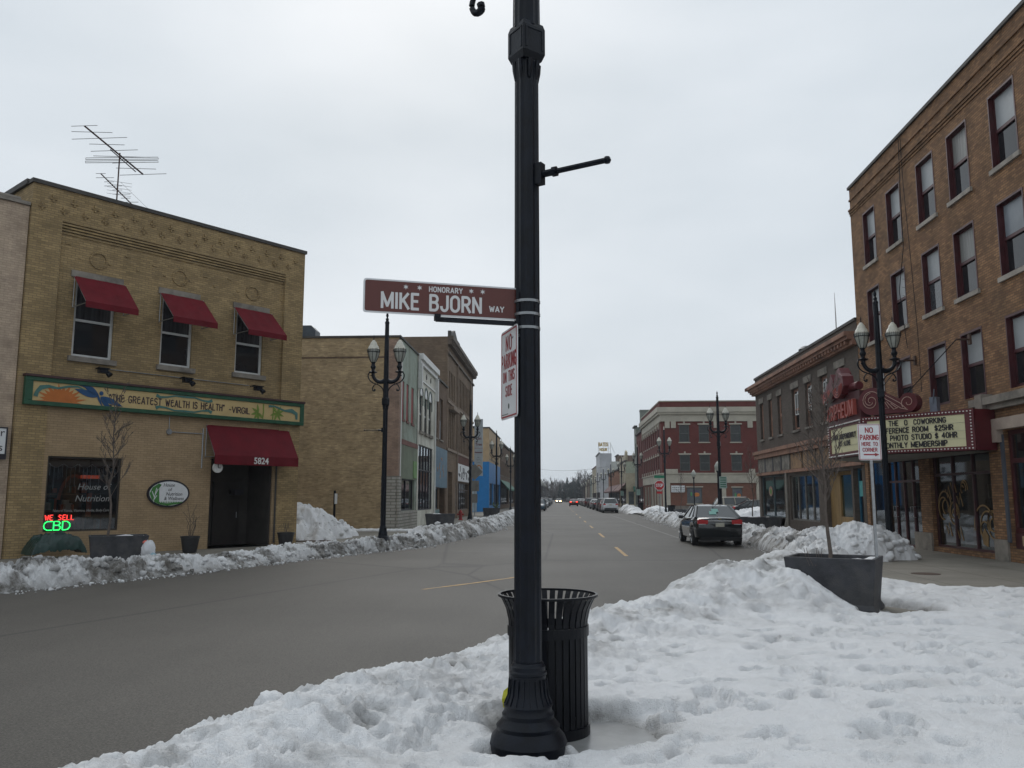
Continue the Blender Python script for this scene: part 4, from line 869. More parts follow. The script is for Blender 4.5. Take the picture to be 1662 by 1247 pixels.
rv = thing('roof_vent', (-13.4, 44, 10.1), 0, 'dark curved vent hood on the roof behind the yellow shop', 'roof vent'); MB(Matrix.Rotation(R(0), 4, 'Z')).prism([(-.55, -.3), (.25, -.3), (.25, .7), (.0, .95), (-.55, .95)], -.4, .5).build('hood', mat('dark_duct', (.04, .05, .06), .4, .3), rv); MB().box(.3, 1.6, -.2, .3, -.3, .1).build('duct', mat('dark_duct', (.04, .05, .06)), rv)
# white arched building
b = thing('arched_building', (XL, 48.12, .1), 90, 'narrow white building with three green-trimmed arched windows above a black shopfront', 'building'); W, H, DP = 6.85, 10.05, 20
CRM = mat('off_white_paint_wall', (.58, .57, .50), .7, 0, .12, 1.2, .3, .15, 30, dirt=(.36, .34, .28))
g = MB(); ah = [(.65, 1.75), (2.45, 3.6), (4.1, 5.35)]; wall_holes(g, 0, W, 4.85, H, [(p, q, 5.6, 7.75, .2) for p, q in ah], -.05); shell(g, W, DP, H); wall_holes(g, 0, W, 0, 4.85, [(.5, W - .9, .9, 4.8, .12)], -.05)
g.build('wall', CRM, b); roofpart(b, W, DP, H)
for p, q in ah:
    cx = (p + q) / 2; r_ = (q - p) / 2; f = MB().box(p, p + .09, .02, .1, 5.6, 7.75); f.box(q - .09, q, .02, .1, 5.6, 7.75); f.box(p + .09, q - .09, .02, .1, 6.6, 6.7); f.ell((cx, 7.75), r_, .6, -.06, -.045, 20, 0, 180)
    f = f.build('arched_window', GLASSD, b); MB().quad((p + .09, .06, 5.6), (q - .09, .06, 5.6), (q - .09, .06, 7.75), (p + .09, .06, 7.75)).build('pane', GLASSD, f)
    g = MB(); band_path(g, [(p - .04, 7.2)] + arc(cx, 7.75, r_ + .04, .66, 180, 0, 16) + [(q + .04, 7.2)], .09, -.085, -.05); g.build('arch_hood', mat('dark_green_trim', (.015, .06, .045), .6), f)
    MB().box(p - .15, q + .15, -.18, 0, 5.42, 5.6).build('sill', STONEG, f)
    g = MB(); g.prism([(cx - .14, 9.15), (cx, 8.98), (cx + .14, 9.15), (cx, 9.32)], -.09, -.05); g.build('diamond_ornament', COPING, f)
g = MB(); g.box(0, W, -.35, -.05, H - .25, H + .1); g.box(0, W, -.2, -.05, H - .5, H - .25); g.box(0, .25, -.3, -.05, H - 2, H - .5); g.box(W - .25, W, -.3, -.05, H - 2, H - .5); g.box(.25, W - .25, -.12, -.05, 8.62, 8.72); g.build('cornice', WHITEP, b)
shopfront(b, .5, W - .9, .9, 4.8, BLACKP, nx=5, transom=3.3, seed=5, stock=False, y=.0, wallm=DARK); MB().tube([(W - .2, -.12, 0), (W - .2, -.12, H)], .055, 8).build('drain_pipe', WHITEP, b)
# narrow brown with blue mural
b = thing('mural_shop', (XL, 55.0, .1), 90, 'narrow brown brick building with a blue mural panel over its shopfront', 'building'); W, H, DP = 6.15, 9.75, 18
hs = [(.3, 1.6, 5.7, 8.6), (2.6, 4.1, 5.7, 8.6)]
g = MB(); wall_holes(g, 0, W, 0, H, hs + [(.4, 2.4, .9, 2.3), (2.7, 5.6, .02, 2.3, 1)], 0); shell(g, W, DP, H); g.build('wall', BRN, b); roofpart(b, W, DP, H)
for h in hs: sash(b, h, mat('brown_frame', (.06, .04, .03), .6), up=mat('brown_board', (.10, .07, .05), .7), lo=mat('white_panel', (.5, .52, .56), .4, var=.05), sill=STONEG, fw=.09)
BM = mat('blue_mural', (.10, .17, .22), .6, 0, .22, .8, dirt=(.06, .11, .17)); p_ = MB().box(.05, W - .05, -.08, -.004, 2.35, 5.1).build('mural_panel', BM, b)
g = MB(); rg = random.Random(2)
for x, z in ((1.2, 3.6), (2.2, 3.9), (2.6, 3.2), (3.8, 3.7), (4.4, 3.4), (3.2, 4.4)):
    for k in range(3): a_ = rg.uniform(0, 6); band_path(g, [(x, z), (x + .25 * math.cos(a_), z + .3 * math.sin(a_))], .09, -.09, -.08)
g.build('mural_figures', mat('mural_orange', (.45, .2, .06), .6), p_); shopfront(b, .4, 2.4, .9, 2.3, mat('slate_frame', (.04, .06, .08), .6), nx=2, seed=6, stock=False); MB().box(2.7, 5.6, .9, .98, .02, 2.3).build('door', mat('slate_door', (.03, .045, .06), .5), b)
MB().box(0, W, -.12, .2, H + .003, H + .12).build('coping', COPING, b); MB().box(.1, 2.5, -.06, -.004, .0, .85).build('lower_panel', mat('teal_panel', (.10, .17, .17), .6), b)
# three-storey brown block
b = thing('brick_block', (XL, 61.3, .1), 90, 'tall three-storey brown brick block with an ornate dark cornice on the left row', 'building'); W, H, DP = 18.8, 13.75, 7
BR3 = brick('grey_brown_brick', (.23, .165, .115), (.18, .13, .09), (.14, .11, .085), stain=(.07, .055, .04), blotch=.3, band=True); RDB = brick('dark_red_brick', (.15, .06, .045), (.11, .045, .035), (.08, .05, .04))
hs = []
for z0_, z1_ in ((9.2, 11.3), (5.4, 8.3)):
    hs += [(1.0 + k * .98, 1.55 + k * .98, z0_, z1_) for k in range(4)] + [(6.9 + k * 1.15, 7.6 + k * 1.15, z0_, z1_ + .3) for k in range(9)]
g = MB(); wall_holes(g, 0, W, 0, H, hs + [(5.6, 15.5, .6, 2.9), (1, 3.5, .02, 3.6, .5)], 0); shell(g, W, DP, H); g.build('wall', BR3, b); roofpart(b, W, DP, H)
BF = mat('dark_brown_frame', (.05, .025, .02), .6)
for h in hs: sash(b, h, BF, sill=None, fw=.08, up=mat('dull_glass', (.05, .045, .045), .15), lo=GLASSD)
g = MB(); g.box(-.05, W + .1, -.45, -.0, H - .25, H + .05); g.box(0, W, -.3, 0, H - .6, H - .25); g.box(0, W, -.15, 0, H - 1.3, H - 1.15)
for k in range(24): g.box(.2 + k * .78, .4 + k * .78, -.4, -.15, H - .55, H - .26)
g.build('cornice', mat('dark_brown_cornice', (.10, .075, .055), .7, 0, .3, 2), b)
g = MB(); g.box(0, 5.7, -.25, 0, H + .06, H + .45); g.prism([(1, H + .45), (4.6, H + .45), (2.8, H + 1.0)], -.2, 0); g.build('pediment', COPING, b)
g = MB(); [g.box(0, W, -.1, 0, z, z + .18) for z in (8.75, 5.15)]; [g.box(5.75 + q, 5.95 + q, -.15, 0, .0, H - 1.3) for q in (0, 9.9)]; g.box(1, 4.8, -.4, 0, 8.3, 8.55); g.build('stone_course', mat('brown_stone', (.22, .17, .13), .8, 0, .2, 2), b)
MB().box(6.0, 15.6, -.06, -.002, 4.45, 5.14).build('red_band', RDB, b); ps = MB().box(6.1, 15.4, -.14, -.062, 3.0, 4.42).build('poster_sign', SIGNW, b); g = MB(); rg = random.Random(9); [g.box(x, x + rg.uniform(.2, .9), -.15, -.141, z, z + rg.uniform(.1, .5)) for x, z in [(rg.uniform(6.3, 14.4), rg.uniform(3.1, 3.9)) for _ in range(16)]]; g.build('poster_marks', BLACKP, ps)
shopfront(b, 5.6, 15.5, .6, 2.9, mat('brown_frame', (.06, .04, .03)), nx=6, seed=8, transom=2.3)
MB().box(1, 3.5, .4, .48, .02, 3.6).build('doorway', mat('brown_board', (.10, .07, .05)), b)
# blade sign
bs = thing('blade_sign', (-8.0, 83.0, 3.9), 0, 'tall narrow pale blade sign projecting from the brown block above the pavement', 'sign'); bp = MB().box(-.42, .42, -.06, .06, 0, 5.7).build('panel', mat('pale_blue_sign', (.38, .43, .46), .5, 0, .1), bs); MB().box(-1.0, -.42, -.03, .03, 4.9, 5.0).box(-1.0, -.42, -.03, .03, 1, 1.1).build('bracket', IRON, bs)
for s_, z_, c_, k_ in (('Lon', 3.75, 1, .42), ('Tree', 3.15, 1, .40), ('Restaurant', 2.35, 1, .2), ('Bar', 1.85, 0, .16), ('Fish Fry', 1.6, 0, .15), ('Lunch', 1.35, 0, .15)): text(s_, k_, mat('sign_maroon_ink', (.14, .02, .03), .5, var=0) if c_ else mat('grey_ink', (.07, .07, .07)), bp, (0, -.064, z_), xs=.85, bold=.01 * c_)
g = MB(); band_path(g, arc(.05, .5, .3, .55, 20, 160, 10), .12, -.068, -.061); g.build('swoosh', mat('mural_orange', (.45, .2, .06)), bp); MB().box(-.42, .42, -.067, -.061, 2.75, 2.78).build('rule', SIGNR, bp)
# blue corner
BLU = mat('bright_blue_paint', (.0, .15, .40), .5, 0, .1, 2); TANP = mat('tan_panel', (.40, .29, .17), .7, 0, .15, 1)
b = thing('blue_corner_shop', (XL, 98.8, .1), 90, 'bright blue painted corner shop with a tan upper storey', 'building'); W, H, DP = 19, 9.9, 9
shs = [(1.2 + k * 2.3, 2.4 + k * 2.3, 6.3, 8.6) for k in range(7)]
g = MB(); wall_holes(g, 0, W, 5.9, H, shs, 0); g.quad((0, DP, 5.9), (0, 0, 5.9), (0, 0, H), (0, DP, H)); g.quad((W, DP, 0), (0, DP, 0), (0, DP, H), (W, DP, H)); g.quad((W, 0, 0), (W, DP, 0), (W, DP, H), (W, 0, H)); [g.box(-.02, 0, 0, DP, z, z + .05) for z in (6.6, 7.3, 8.0, 8.7)]; g.build('upper_wall', TANP, b)
g = MB(); wall_holes(g, 0, W, 0, 5.9, [(.9, 6, .7, 3.4), (7, 12, .7, 3.4), (13, 18, .7, 3.4)], -.03); Mr = Matrix.Rotation(R(-90), 4, 'Z')
g.M = Matrix.Translation((-.03, 9, 0)) @ Mr; wall_holes(g, 0, 9.03, 0, 5.9, [(6.0, 7.6, .02, 3.2, .4), (3.5, 5.4, .02, 3.2, .4)], 0); g.build('blue_wall', BLU, b)
roofpart(b, W, DP, H); MB().box(-.1, W, -.1, DP, H + .003, H + .15).build('coping', COPING, b)
for h in shs: sash(b, h, BF, sill=STONEG)
for q, c_ in (((.9, 6)), 1), ((7, 12), 2), ((13, 18), 3): shopfront(b, q[0], q[1], .7, 3.4, mat('slate_frame', (.04, .06, .08)), nx=3, seed=10 + c_)
MM = Matrix.Translation((-.03, 9, 0)) @ Mr
MB(MM).box(6.0, 7.6, .3, .38, .02, 3.2).build('door', mat('white_door', (.3, .36, .38), .5), b); MB(MM).box(3.5, 5.4, .3, .38, .02, 3.2).build('door', mat('dark_blue_door', (.01, .03, .08), .5), b)
# generic row buildings ------------------------------------------------
def row_building(side, y0, W, H, m, label, name='shop_building', DP=14, nwin=None, floors=1, corn=COPING, awn=None, setb=0, winm=None, store=True, wz=(4.9, 7.0), sidecol=None):
    if side < 0: b = thing(name, (XL - setb, y0, .1), 90, label, 'building', 'shop buildings lining the far end of the street' if y0 > 157 else None)
    else: b = thing(name, (XR + setb, y0 + W, .1), -90, label, 'building', 'shop buildings lining the far end of the street' if y0 > 157 else None)
    n = nwin or max(1, int(W / 2.6)); hs = []
    for fl in range(floors):
        for k in range(n): cx = W * (k + .5) / n; hs.append((cx - .5, cx + .5, wz[0] + fl * 3.6, wz[1] + fl * 3.6))
    hs = [h for h in hs if h[3] < H - .4]; so = [(.5, W - .5, .6, 3.2)] if store else []
    g = MB(); wall_holes(g, 0, W, 0, H, hs + so, 0); shell(g, W, DP, H); g.build('wall', m, b); roofpart(b, W, DP, H)
    for h in hs: sash(b, h, winm or BF, up=GLASSM, lo=GLASSD, sill=STONEG)
    if store: shopfront(b, .5, W - .5, .6, 3.2, BF, nx=max(2, int(W / 3)), seed=int(y0), stock=y0 < 130)
    MB().box(-.08, W + .08, -.25, .2, H + .003, H + .25).build('cornice', corn, b)
    if awn:
        a_ = MB(); a_.add([(0.3, -.02, 4.2), (W - .3, -.02, 4.2), (W - .3, -1.3, 2.9), (.3, -1.3, 2.9), (0.3, -.02, 4.1), (W - .3, -.02, 4.1), (W - .3, -1.25, 2.65), (.3, -1.25, 2.65)], [(3, 2, 1, 0), (4, 5, 6, 7), (2, 3, 7, 6), (0, 3, 7, 4)[::-1], (1, 2, 6, 5)]); a_.build('awning', awn, b)
    return b
CRB = mat('cream_stucco', (.40, .35, .25), .8, 0, .15, .6, dirt=(.26, .22, .16)); GRYB = mat('grey_green_stucco', (.19, .21, .18), .8, 0, .15, .6); ORB = brick('orange_brick', (.34, .15, .08), (.28, .12, .065), (.22, .14, .1)); WHB = mat('weathered_white_wall', (.44, .45, .47), .7, 0, .12, .5, dirt=(.32, .33, .34)); GAW = mat('green_awning_canvas', (.06, .15, .11), .7, 0, .15)
row_building(-1, 118, 20, 9.4, BRN, 'dark brick shop row with a long green awning beyond the blue corner shop', awn=GAW, nwin=8)
row_building(-1, 138.3, 19, 9.6, BR3, 'brown brick shop row past the green awning on the left side', nwin=7)
random.seed(21); y = 157.6; adj = ['grey', 'brown', 'dark red', 'pale tan', 'drab brown']
for k in range(9):
    Wk = random.uniform(16, 30); Hk = random.uniform(6.5, 9.2); mm = [GRYB, BRN, RDB, CRB, BR3][k % 5]
    row_building(-1, y, Wk, Hk, mm, 'far shop building lining the left side of the street', DP=12, nwin=4, store=k < 3); y += Wk + .3

# ================================================================== right row
OB = brick('orange_brown_brick', (.35, .195, .098), (.19, .10, .053), (.12, .082, .055), bw=.21, bh=.07, stain=(.08, .055, .035), stain_amt=.7, blotch=.4, sscale=.8, bump=.7)
b = thing('theatre_building', (XR, 32.55, .1), -90, 'four-storey orange brick theatre building with maroon windows at the right', 'building'); W, H, DP = 22.5, 13.85, 22
TH = b
cols = [(1.25, 2.45), (3.5, 4.7), (6.0, 7.25), (8.15, 9.4), (10.6, 11.9), (13.0, 14.3), (15.3, 16.6), (17.7, 19)]
hs = [(p, q, 10.35, 12.4) for p, q in cols] + [(p, q, 7.4, 9.4) for p, q in cols] + [(p, q, 4.45, 6.35) for p, q in cols]
gh = [(.3, 1.7, .02, 3.0, .2), (1.9, 4.75, .02, 3.0, .2), (5.55, 9.25, .15, 3.05, .25), (10.1, 12.6, .35, 3.4, .2), (12.8, 15.6, .35, 3.4, .2), (16.4, 19, .35, 3.4, .2)]
g = MB(); wall_holes(g, 0, W, 0, H, hs + gh, 0, .2); shell(g, W, DP, H)
for k in range(3): g.box(0, W, -.03 * (k + 1), 0, 12.75 + .09 * k, 12.75 + .09 * k + .07)
g.box(0, W, -.05, 0, 13.35, 13.42)
g.build('wall', OB, b); roofpart(b, W, DP, H)
g = MB(); g.box(-.05, W, -.07, .3, H + .003, H + .11); g.box(-.08, .2, .3, DP, H + .003, H + .14); g.build('coping', COPING, b)
rg = random.Random(5)
for i, h in enumerate(hs):
    fr = sash(b, h, MAROON, y=.12, fw=.10, up=rg.choice([PANESKY, PANESKY2, PANESKY2, CURT, PANESKY2]), lo=GLASSD if rg.random() < .8 else GLASSM, sill=STONE if h[2] > 5 else None, sillw=.08, sillh=.13)
    MB().box(h[0], h[0] + .05, -.012, .119, h[2], h[3]).box(h[1] - .05, h[1], -.012, .119, h[2], h[3]).box(h[0] + .05, h[1] - .05, -.012, .119, h[3] - .06, h[3]).build('casing', MAROON, fr)
for x0_, x1_ in ((4.25, 5.5), (9.28, 9.95)):
    g = MB(); g.box(x0_, x1_, -.06, -.002, 0, .55); g.build('stone_base', STONEG, b)
g = MB(); g.box(9.95, 10.08, -.05, -.002, .5, 3.3); g.box(9.3, 9.45, -.07, -.002, .6, 3.3) if False else None; g.build('slate_pilaster', mat('slate_paint', (.07, .08, .10), .7, 0, .2, 2), b)
g = MB(); g.box(9.2, W, -.16, -.002, 3.42, 3.72); g.box(9.5, 10.05, -.17, -.002, 3.1, 3.42); g.build('fascia_stone', mat('pinkish_stone', (.36, .29, .24), .8, 0, .15, 2, dirt=(.26, .20, .17)), b)
g = MB(); g.box(8.9, W, -.28, -.002, 4.12, 4.32); g.box(8.9, W, -.16, -.002, 3.98, 4.12); g.box(9.3, 9.65, -.3, -.002, 3.95, 4.42); g.build('cornice', STONEG, b)
sw = shopfront(b, 5.55, 9.25, .15, 3.05, mat('maroon_dark', (.05, .012, .014), .45), nx=3, transom=2.35, seed=31, y=.12)
g = MB(); OC = mat('ochre_window_paint', (.26, .16, .06), .6, 0, .2)
rg = random.Random(12)
for x, z, r_ in ((6.1, 1.35, .42), (6.75, 1.2, .3), (8.5, .75, .55), (8.9, 1.0, .35), (7.3, 1.9, .2)):
    for k in range(3): band_path(g, arc(x + rg.uniform(-.1, .1), z + rg.uniform(-.1, .1), r_ * (1 - .27 * k), r_ * (1 - .27 * k) * 1.1, rg.uniform(-40, 30), rg.uniform(180, 300), 14), .045, .145, .15)
for x, z in ((6.2, 1.9), (6.55, 2.1), (6.9, 1.7), (6.1, .8), (6.8, .7)): band_path(g, [(x, z), (x + .12, z - .25), (x + .2, z + .1), (x + .35, z - .3)], .05, .145, .15)
fan(g, [(8.3, .35), (8.55, .3), (8.6, .6), (8.4, .8), (8.25, .6)], .144, .15)
g.build('window_painting', OC, sw)
shopfront(b, 1.9, 4.75, .02, 3.0, MAROON, nx=4, transom=2.2, seed=32, y=.08, dep=2.5, gm=glass('bluish_glass', (.32, .5, .62), .12)); shopfront(b, .3, 1.7, .02, 3.0, mat('navy_frame', (.02, .04, .08), .5), nx=1, seed=33, y=.08)
dh = MB(); [dh.tube([(x, .08, 1.0), (x, .0, 1.0), (x, .0, 1.35), (x, .08, 1.35)], .015, 6) for x in (2.52, 2.72, 3.94, 4.14)]; dh.build('door_handle', STEEL, b)
for k, q in enumerate(gh[3:]): shopfront(b, q[0], q[1], .75, 3.4, MAROON, nx=1, transom=2.6, seed=35 + k, y=.1, fw=.12)
g = MB(); [g.box(q[0], q[1], .08, .19, .35, .74) for q in gh[3:]]; g.build('bulkhead', MAROON, b); g = MB(); [g.box(q[0] + .35, q[1] - .3, .06, .08, .43, .68) for q in gh[3:]]; g.build('bulkhead_panel', mat('tan_panel', (.40, .29, .17)), b)
# ladder-like cable on the facade
g = MB(); P_ = [(5.0, -.06, 13.8), (4.95, -.08, 12.1), (4.9, -.08, 10), (4.4, -.1, 8.6), (4.7, -.08, 6.6)]; g.tube(P_, .012, 5); P2 = [(5.15, -.06, 13.8), (5.2, -.08, 12.1), (5.4, -.08, 9.4), (5.55, -.08, 7), (5.6, -.1, 5)]; g.tube(P2, .01, 5)
for k in range(16): z = 12.6 - k * .28; g.tube([(4.9 - k * .02, -.08, z), (5.06 - k * .02, -.08, z - .05)], .008, 4)
g.build('hanging_cable', IRON, b)
for x in (8.6, 4.95):
    g = MB(); g.box(x + .08, x + .2, -.06, 0, 5.95, 6.25); g.tube([(x + .14, -.05, 6.1), (x + .14, -.4, 6.1)], .03, 6); g.build('cable_bracket', mat('rusty_iron', (.07, .04, .028)), b)
    g = MB(); g.tube([(x + .14, -.4, 6.1), (x - 1.3 if x > 6 else x - .6, -1.6, 4.4)], .014, 5); g.build('marquee_tie_rod', IRON, b)

# ------------------------------------------------ marquee
mq = thing('theatre_marquee', (9.0, 25.0, 0.0), 0, 'maroon theatre marquee with cream letter boards, bulbs and scroll crest', 'marquee')
MQR = mat('marquee_maroon', (.105, .013, .018), .42, 0, .18, 3); MQD = mat('marquee_dark', (.065, .010, .014), .5, 0, .15, 3); LBX = mat('cream_letter_board', (.66, .62, .38), .4, 0, .05, 2); BULB = mat('bulb_white', (.78, .74, .70), .2, var=0); CORAL = mat('coral_tube_lettering', (.34, .07, .052), .4, 0, .1)
zb_, zt_ = 3.0, 4.1
# plan (world offset): parallel face from (0,0) to (0,3.0); angled near side (0,0)->(2.05,-2.45)->(2.68,-2.2); far side mirrored
pl_ = [(0, 0), (2.05, -2.40), (2.68, -2.2), (2.68, 5.2), (2.05, 5.4), (0, 3.0)]
g = MB(); k_ = len(pl_); g.add([(x, y, zb_) for x, y in pl_] + [(x, y, zt_) for x, y in pl_], [tuple(range(k_ - 1, -1, -1)), tuple(range(k_, 2 * k_))] + [(i, (i + 1) % k_, (i + 1) % k_ + k_, i + k_) for i in range(k_)])
g.build('canopy_body', MQR, mq)
g = MB(); g.add([(x * .97 + .03, y * .97 + .04, 2.975) for x, y in pl_], [tuple(range(k_ - 1, -1, -1))]); g.build('soffit', mat('soffit_paint', (.25, .24, .22), .6, 0, .15), mq)
def face_frame(name, p, q):   # helper empty-less frame: matrix mapping local x along p->q, -y outwards
    d = Vector((q[0] - p[0], q[1] - p[1], 0)); L = d.length; d.normalize(); n_ = Vector((-d.y, d.x, 0))  # into the sign
    M = Matrix(((d.x, n_.x, 0, p[0]), (d.y, n_.y, 0, p[1]), (0, 0, 1, 0), (0, 0, 0, 1))); return M, L
def ftext(s, size, m, parent, M, x, z, **k):
    o = text(s, size, m, parent, (0, 0, 0), rot=(0, 0, 0), **k); xs_ = o.scale[0]
    o.matrix_basis = M @ Matrix.Translation((x, -.062, z)) @ Matrix.Rotation(R(90), 4, 'X') @ Matrix.Diagonal((xs_, 1, 1, 1)); return o
MA, LA = face_frame('a', (0, 0), (2.05, -2.40))
MP, LP = face_frame('p', (0, 3.0), (0, 0))
bulbs = MB()
for M, L, cr0, cr1, c0, c1 in ((MA, LA, .15, 2.92, 3.11, 3.97), (MP, LP, .18, 2.7, 3.16, 3.95)):
    fr = MB(M); fr.box(0, L, -.05, -.002, 3.0, c0); fr.box(0, L, -.05, -.002, c1, 4.1); fr.box(0, cr0, -.05, -.002, c0, c1); fr.box(cr1, L, -.05, -.002, c0, c1); fr = fr.build('board_frame', MQR, mq)
    bd = MB(M); bd.box(cr0, cr1, -.03, -.002, c0, c1); bd.build('letter_board', LBX, fr)
    rl = MB(M); [rl.box(cr0, cr1, -.04, -.03, c0 + (c1 - c0) * k / 4 - .005, c0 + (c1 - c0) * k / 4 + .005) for k in range(1, 4)]; rl.build('letter_rails', mat('rail_cream', (.55, .53, .38), .4, var=0), fr)
    bulbs.M = M
    for k in range(34 if L > 3.05 else 0):
        x = .06 + (L - .12) * k / 33
        for z in (3.055, 4.045): bulbs.lathe([(.0, -.02), (.02, -.012), (.024, 0), (.02, .012), (.0, .02)], 6, (x, -.075, z))
    for k in range(11):
        z = 3.14 + k * .083
        for x in ((.06, L - .07)): bulbs.lathe([(.0, -.02), (.02, -.012), (.024, 0), (.02, .012), (.0, .02)], 6, (x, -.075, z))
tag(bulbs.build('bulbs', BULB, mq), kind='stuff')
g = MB(MP); g.tube([(.02, -.07, 4.04), (LP - .05, -.07, 4.04)], .022, 6); g.tube([(.02, -.07, 3.06), (LP - .05, -.07, 3.06)], .022, 6); g.build('white_tube', WHITEP, mq)
for s_, x_, z_, xs_ in (('THE  O  COWORKING', 1.62, 3.855, 1.62), ('CONFERENCE ROOM  $25HR', 1.50, 3.645, 2.22), ('VIDEO PHOTO STUDIO $ 40HR', 1.49, 3.435, 2.42), ('MONTHLY MEMBERSHIP', 1.50, 3.225, 1.86)): stext(s_, .165, BLACKP, mq, (x_, -.041, z_), w=xs_, st=.17, gap=.26, M=MA, ex=.003)
for s_, z_ in (('WORK INDEPENDENTLY', 3.66), ('NOT ALONE', 3.44)): stext(s_, .165, BLACKP, mq, (1.44, -.041, z_), w=(2.1 if len(s_) > 10 else 1.1), st=.17, M=MP, ex=.003)
# crest: ORPHEUM board + plume on the street face, scroll on the angled face
M = MP; g = MB(M); g.prism([(.0, 4.102), (LP, 4.102), (LP, 4.92), (1.9, 4.98), (0, 4.98)], -.05, .25); cb_ = g.build('name_board', MQD, mq)
stext('ORPHEUM', .50, CORAL, cb_, (1.42, -.055, 4.46), w=2.6, st=.135, gap=.30, M=M, ex=.05)
g = MB(M)
def blob(g, c, pts, y0, y1): fan(g, [(c[0] + x, c[1] + z) for x, z in pts], y0, y1)
g.prism([(1.15, 4.95), (1.95, 4.95), (2.0, 5.2), (1.8, 5.35), (1.78, 5.62), (1.55, 5.82), (1.3, 5.75), (1.2, 5.5), (1.25, 5.3), (1.1, 5.2)], -.14, .18)
blob(g, (.65, 5.10), [(-.6, -.12), (-.35, -.25), (.15, -.2), (.5, .0), (.5, .35), (.3, .6), (.1, .35), (-.15, .3), (-.3, .1), (-.5, .12)], -.2, .1)
blob(g, (1.6, 5.12), [(-.35, -.15), (0, -.3), (.4, -.2), (.62, .05), (.55, .35), (.2, .5), (-.1, .42), (-.3, .2)], -.24, .1)
g.tube([(2.05, .05, 5.12), (2.75, .05, 5.1)], .13, 10); g.build('plume', MQR, mq, bevel=.02)
g = MB(M)
for c in ((.5, 5.1), (1.65, 5.16)):
    for k in range(3): band_path(g, arc(c[0], c[1], .4 - .11 * k, .3 - .08 * k, 170, 380, 16), .022, -.26, -.24)
g.build('plume_tubes', CORAL, mq)
# scroll with neon tubing
M = MA
sp_ = []
g = MB(M); fan(g, [(.33 + .40 * math.cos(t / 28 * 6.283), 4.55 + .40 * math.sin(t / 28 * 6.283)) for t in range(28)], -.04, .26)
fan(g, [(1.42 + .26 * math.cos(t / 20 * 6.283), 4.43 + .27 * math.sin(t / 20 * 6.283)) for t in range(20)], -.04, .26)
g.prism([(.3, 4.14), (1.45, 4.16), (1.3, 4.5), (1.08, 4.56), (.62, 4.8), (.5, 4.9)], -.038, .25); g.build('scroll', MQR, mq)
g = MB(M)
def spiral(cx, cz, r0, r1, a0, a1, n=46): return [(cx + (r0 + (r1 - r0) * k / n) * math.cos(R(a0 + (a1 - a0) * k / n)), cz + (r0 + (r1 - r0) * k / n) * math.sin(R(a0 + (a1 - a0) * k / n))) for k in range(n + 1)]
TUB = mat('pale_neon_tube', (.52, .34, .28), .35, var=0)
for P_ in (spiral(.32, 4.55, .04, .33, 250, 250 - 630), spiral(.32, 4.55, .24, .06, 90, 330, 30), spiral(1.42, 4.43, .04, .20, 180, 180 + 400, 30), [(.66, 4.76), (.95, 4.58), (1.2, 4.42), (1.36, 4.25)], [(.68, 4.64), (.95, 4.46), (1.2, 4.28), (1.4, 4.22)], [(.68, 4.56), (.7, 4.3), (.86, 4.3), (.7, 4.56)], [(.8, 4.5), (1.0, 4.26), (1.12, 4.3)], [(.92, 4.44), (1.08, 4.3)]):
    g.tube([(x, -.06, z) for x, z in P_], .010, 5)
g.build('scroll_tubes', TUB, mq)
g = MB(M); g.box(1.85, 2.05, .3, .5, 4.102, 4.55); g.tube([(1.9, .35, 4.2), (2.05, .2, 4.75)], .02, 5); g.build('lamp_box', mat('grey_blue_box', (.16, .18, .22), .5), mq)

# ------------------------------------------------ two-storey brown storefront
b = thing('brown_storefront', (XR, 49.6, .1), -90, 'two-storey dark brown brick storefront with a terracotta cornice beside the theatre', 'building'); W, H, DP = 17.0, 8.55, 18
DB = brick('dark_brown_brick', (.125, .10, .085), (.10, .08, .068), (.10, .085, .07), stain=(.06, .05, .042), blotch=.25, bump=.4); TC = mat('terracotta_trim', (.30, .165, .115), .75, 0, .22, 3, .3, .2, 40, dirt=(.17, .10, .075))
hs = [(1.0, 1.75, 4.95, 7.0), (2.95, 3.7, 4.95, 7.0), (4.85, 5.65, 4.95, 7.0), (7.6, 8.75, 4.95, 7.0), (9.85, 10.9, 4.95, 7.0), (12.1, 13.15, 4.95, 7.0), (14.3, 15.4, 4.95, 7.0)]
st = [(.5, 5.5, .6, 2.85), (6.55, 11.2, .55, 2.75), (11.9, 15.5, .02, 2.75, .35), (15.7, 16.7, .02, 2.8, .5)]
g = MB(); wall_holes(g, 0, W, 0, H, hs + st, 0); shell(g, W, DP, H); g.build('wall', DB, b); roofpart(b, W, DP, H)
for i, h in enumerate(hs):
    f = sash(b, h, TC if i in (0, 1, 2) else mat('terracotta_frame', (.25, .13, .09), .7), y=.12, fw=.13 if i > 2 else .2, up=GLASSM, lo=GLASSD, sill=STONEG); MB().box(h[0] - .1, h[1] + .12, -.04, -.002, 7.02, 7.32).build('lintel', STONEG, f)
    if i > 2:
        w_ = MB(); a_, b__ = h[0] + .2, h[1] - .2
        for q in ((a_, a_ + .05, 5.7, 6.75), (b__ - .05, b__, 5.7, 6.75), (a_, b__, 6.7, 6.75), (a_, b__, 5.7, 5.75), ((a_ + b__) / 2 - .02, (a_ + b__) / 2 + .02, 5.7, 6.75)): w_.box(q[0], q[1], .09, .13, q[2], q[3])
        w_.build('storm_frame', WHITEP, f)
g = MB(); g.box(-.3, W, -.5, -.0, 7.95, 8.12); g.box(-.2, W, -.38, -.0, 7.82, 7.95); g.box(-.1, W, -.2, -.0, 7.6, 7.82)
for k in range(42): g.box(.05 + k * .4, .22 + k * .4, -.34, -.2, 7.68, 7.82)
g.box(-.5, 0, -.5, .5, 7.95, 8.12); g.build('cornice', TC, b)
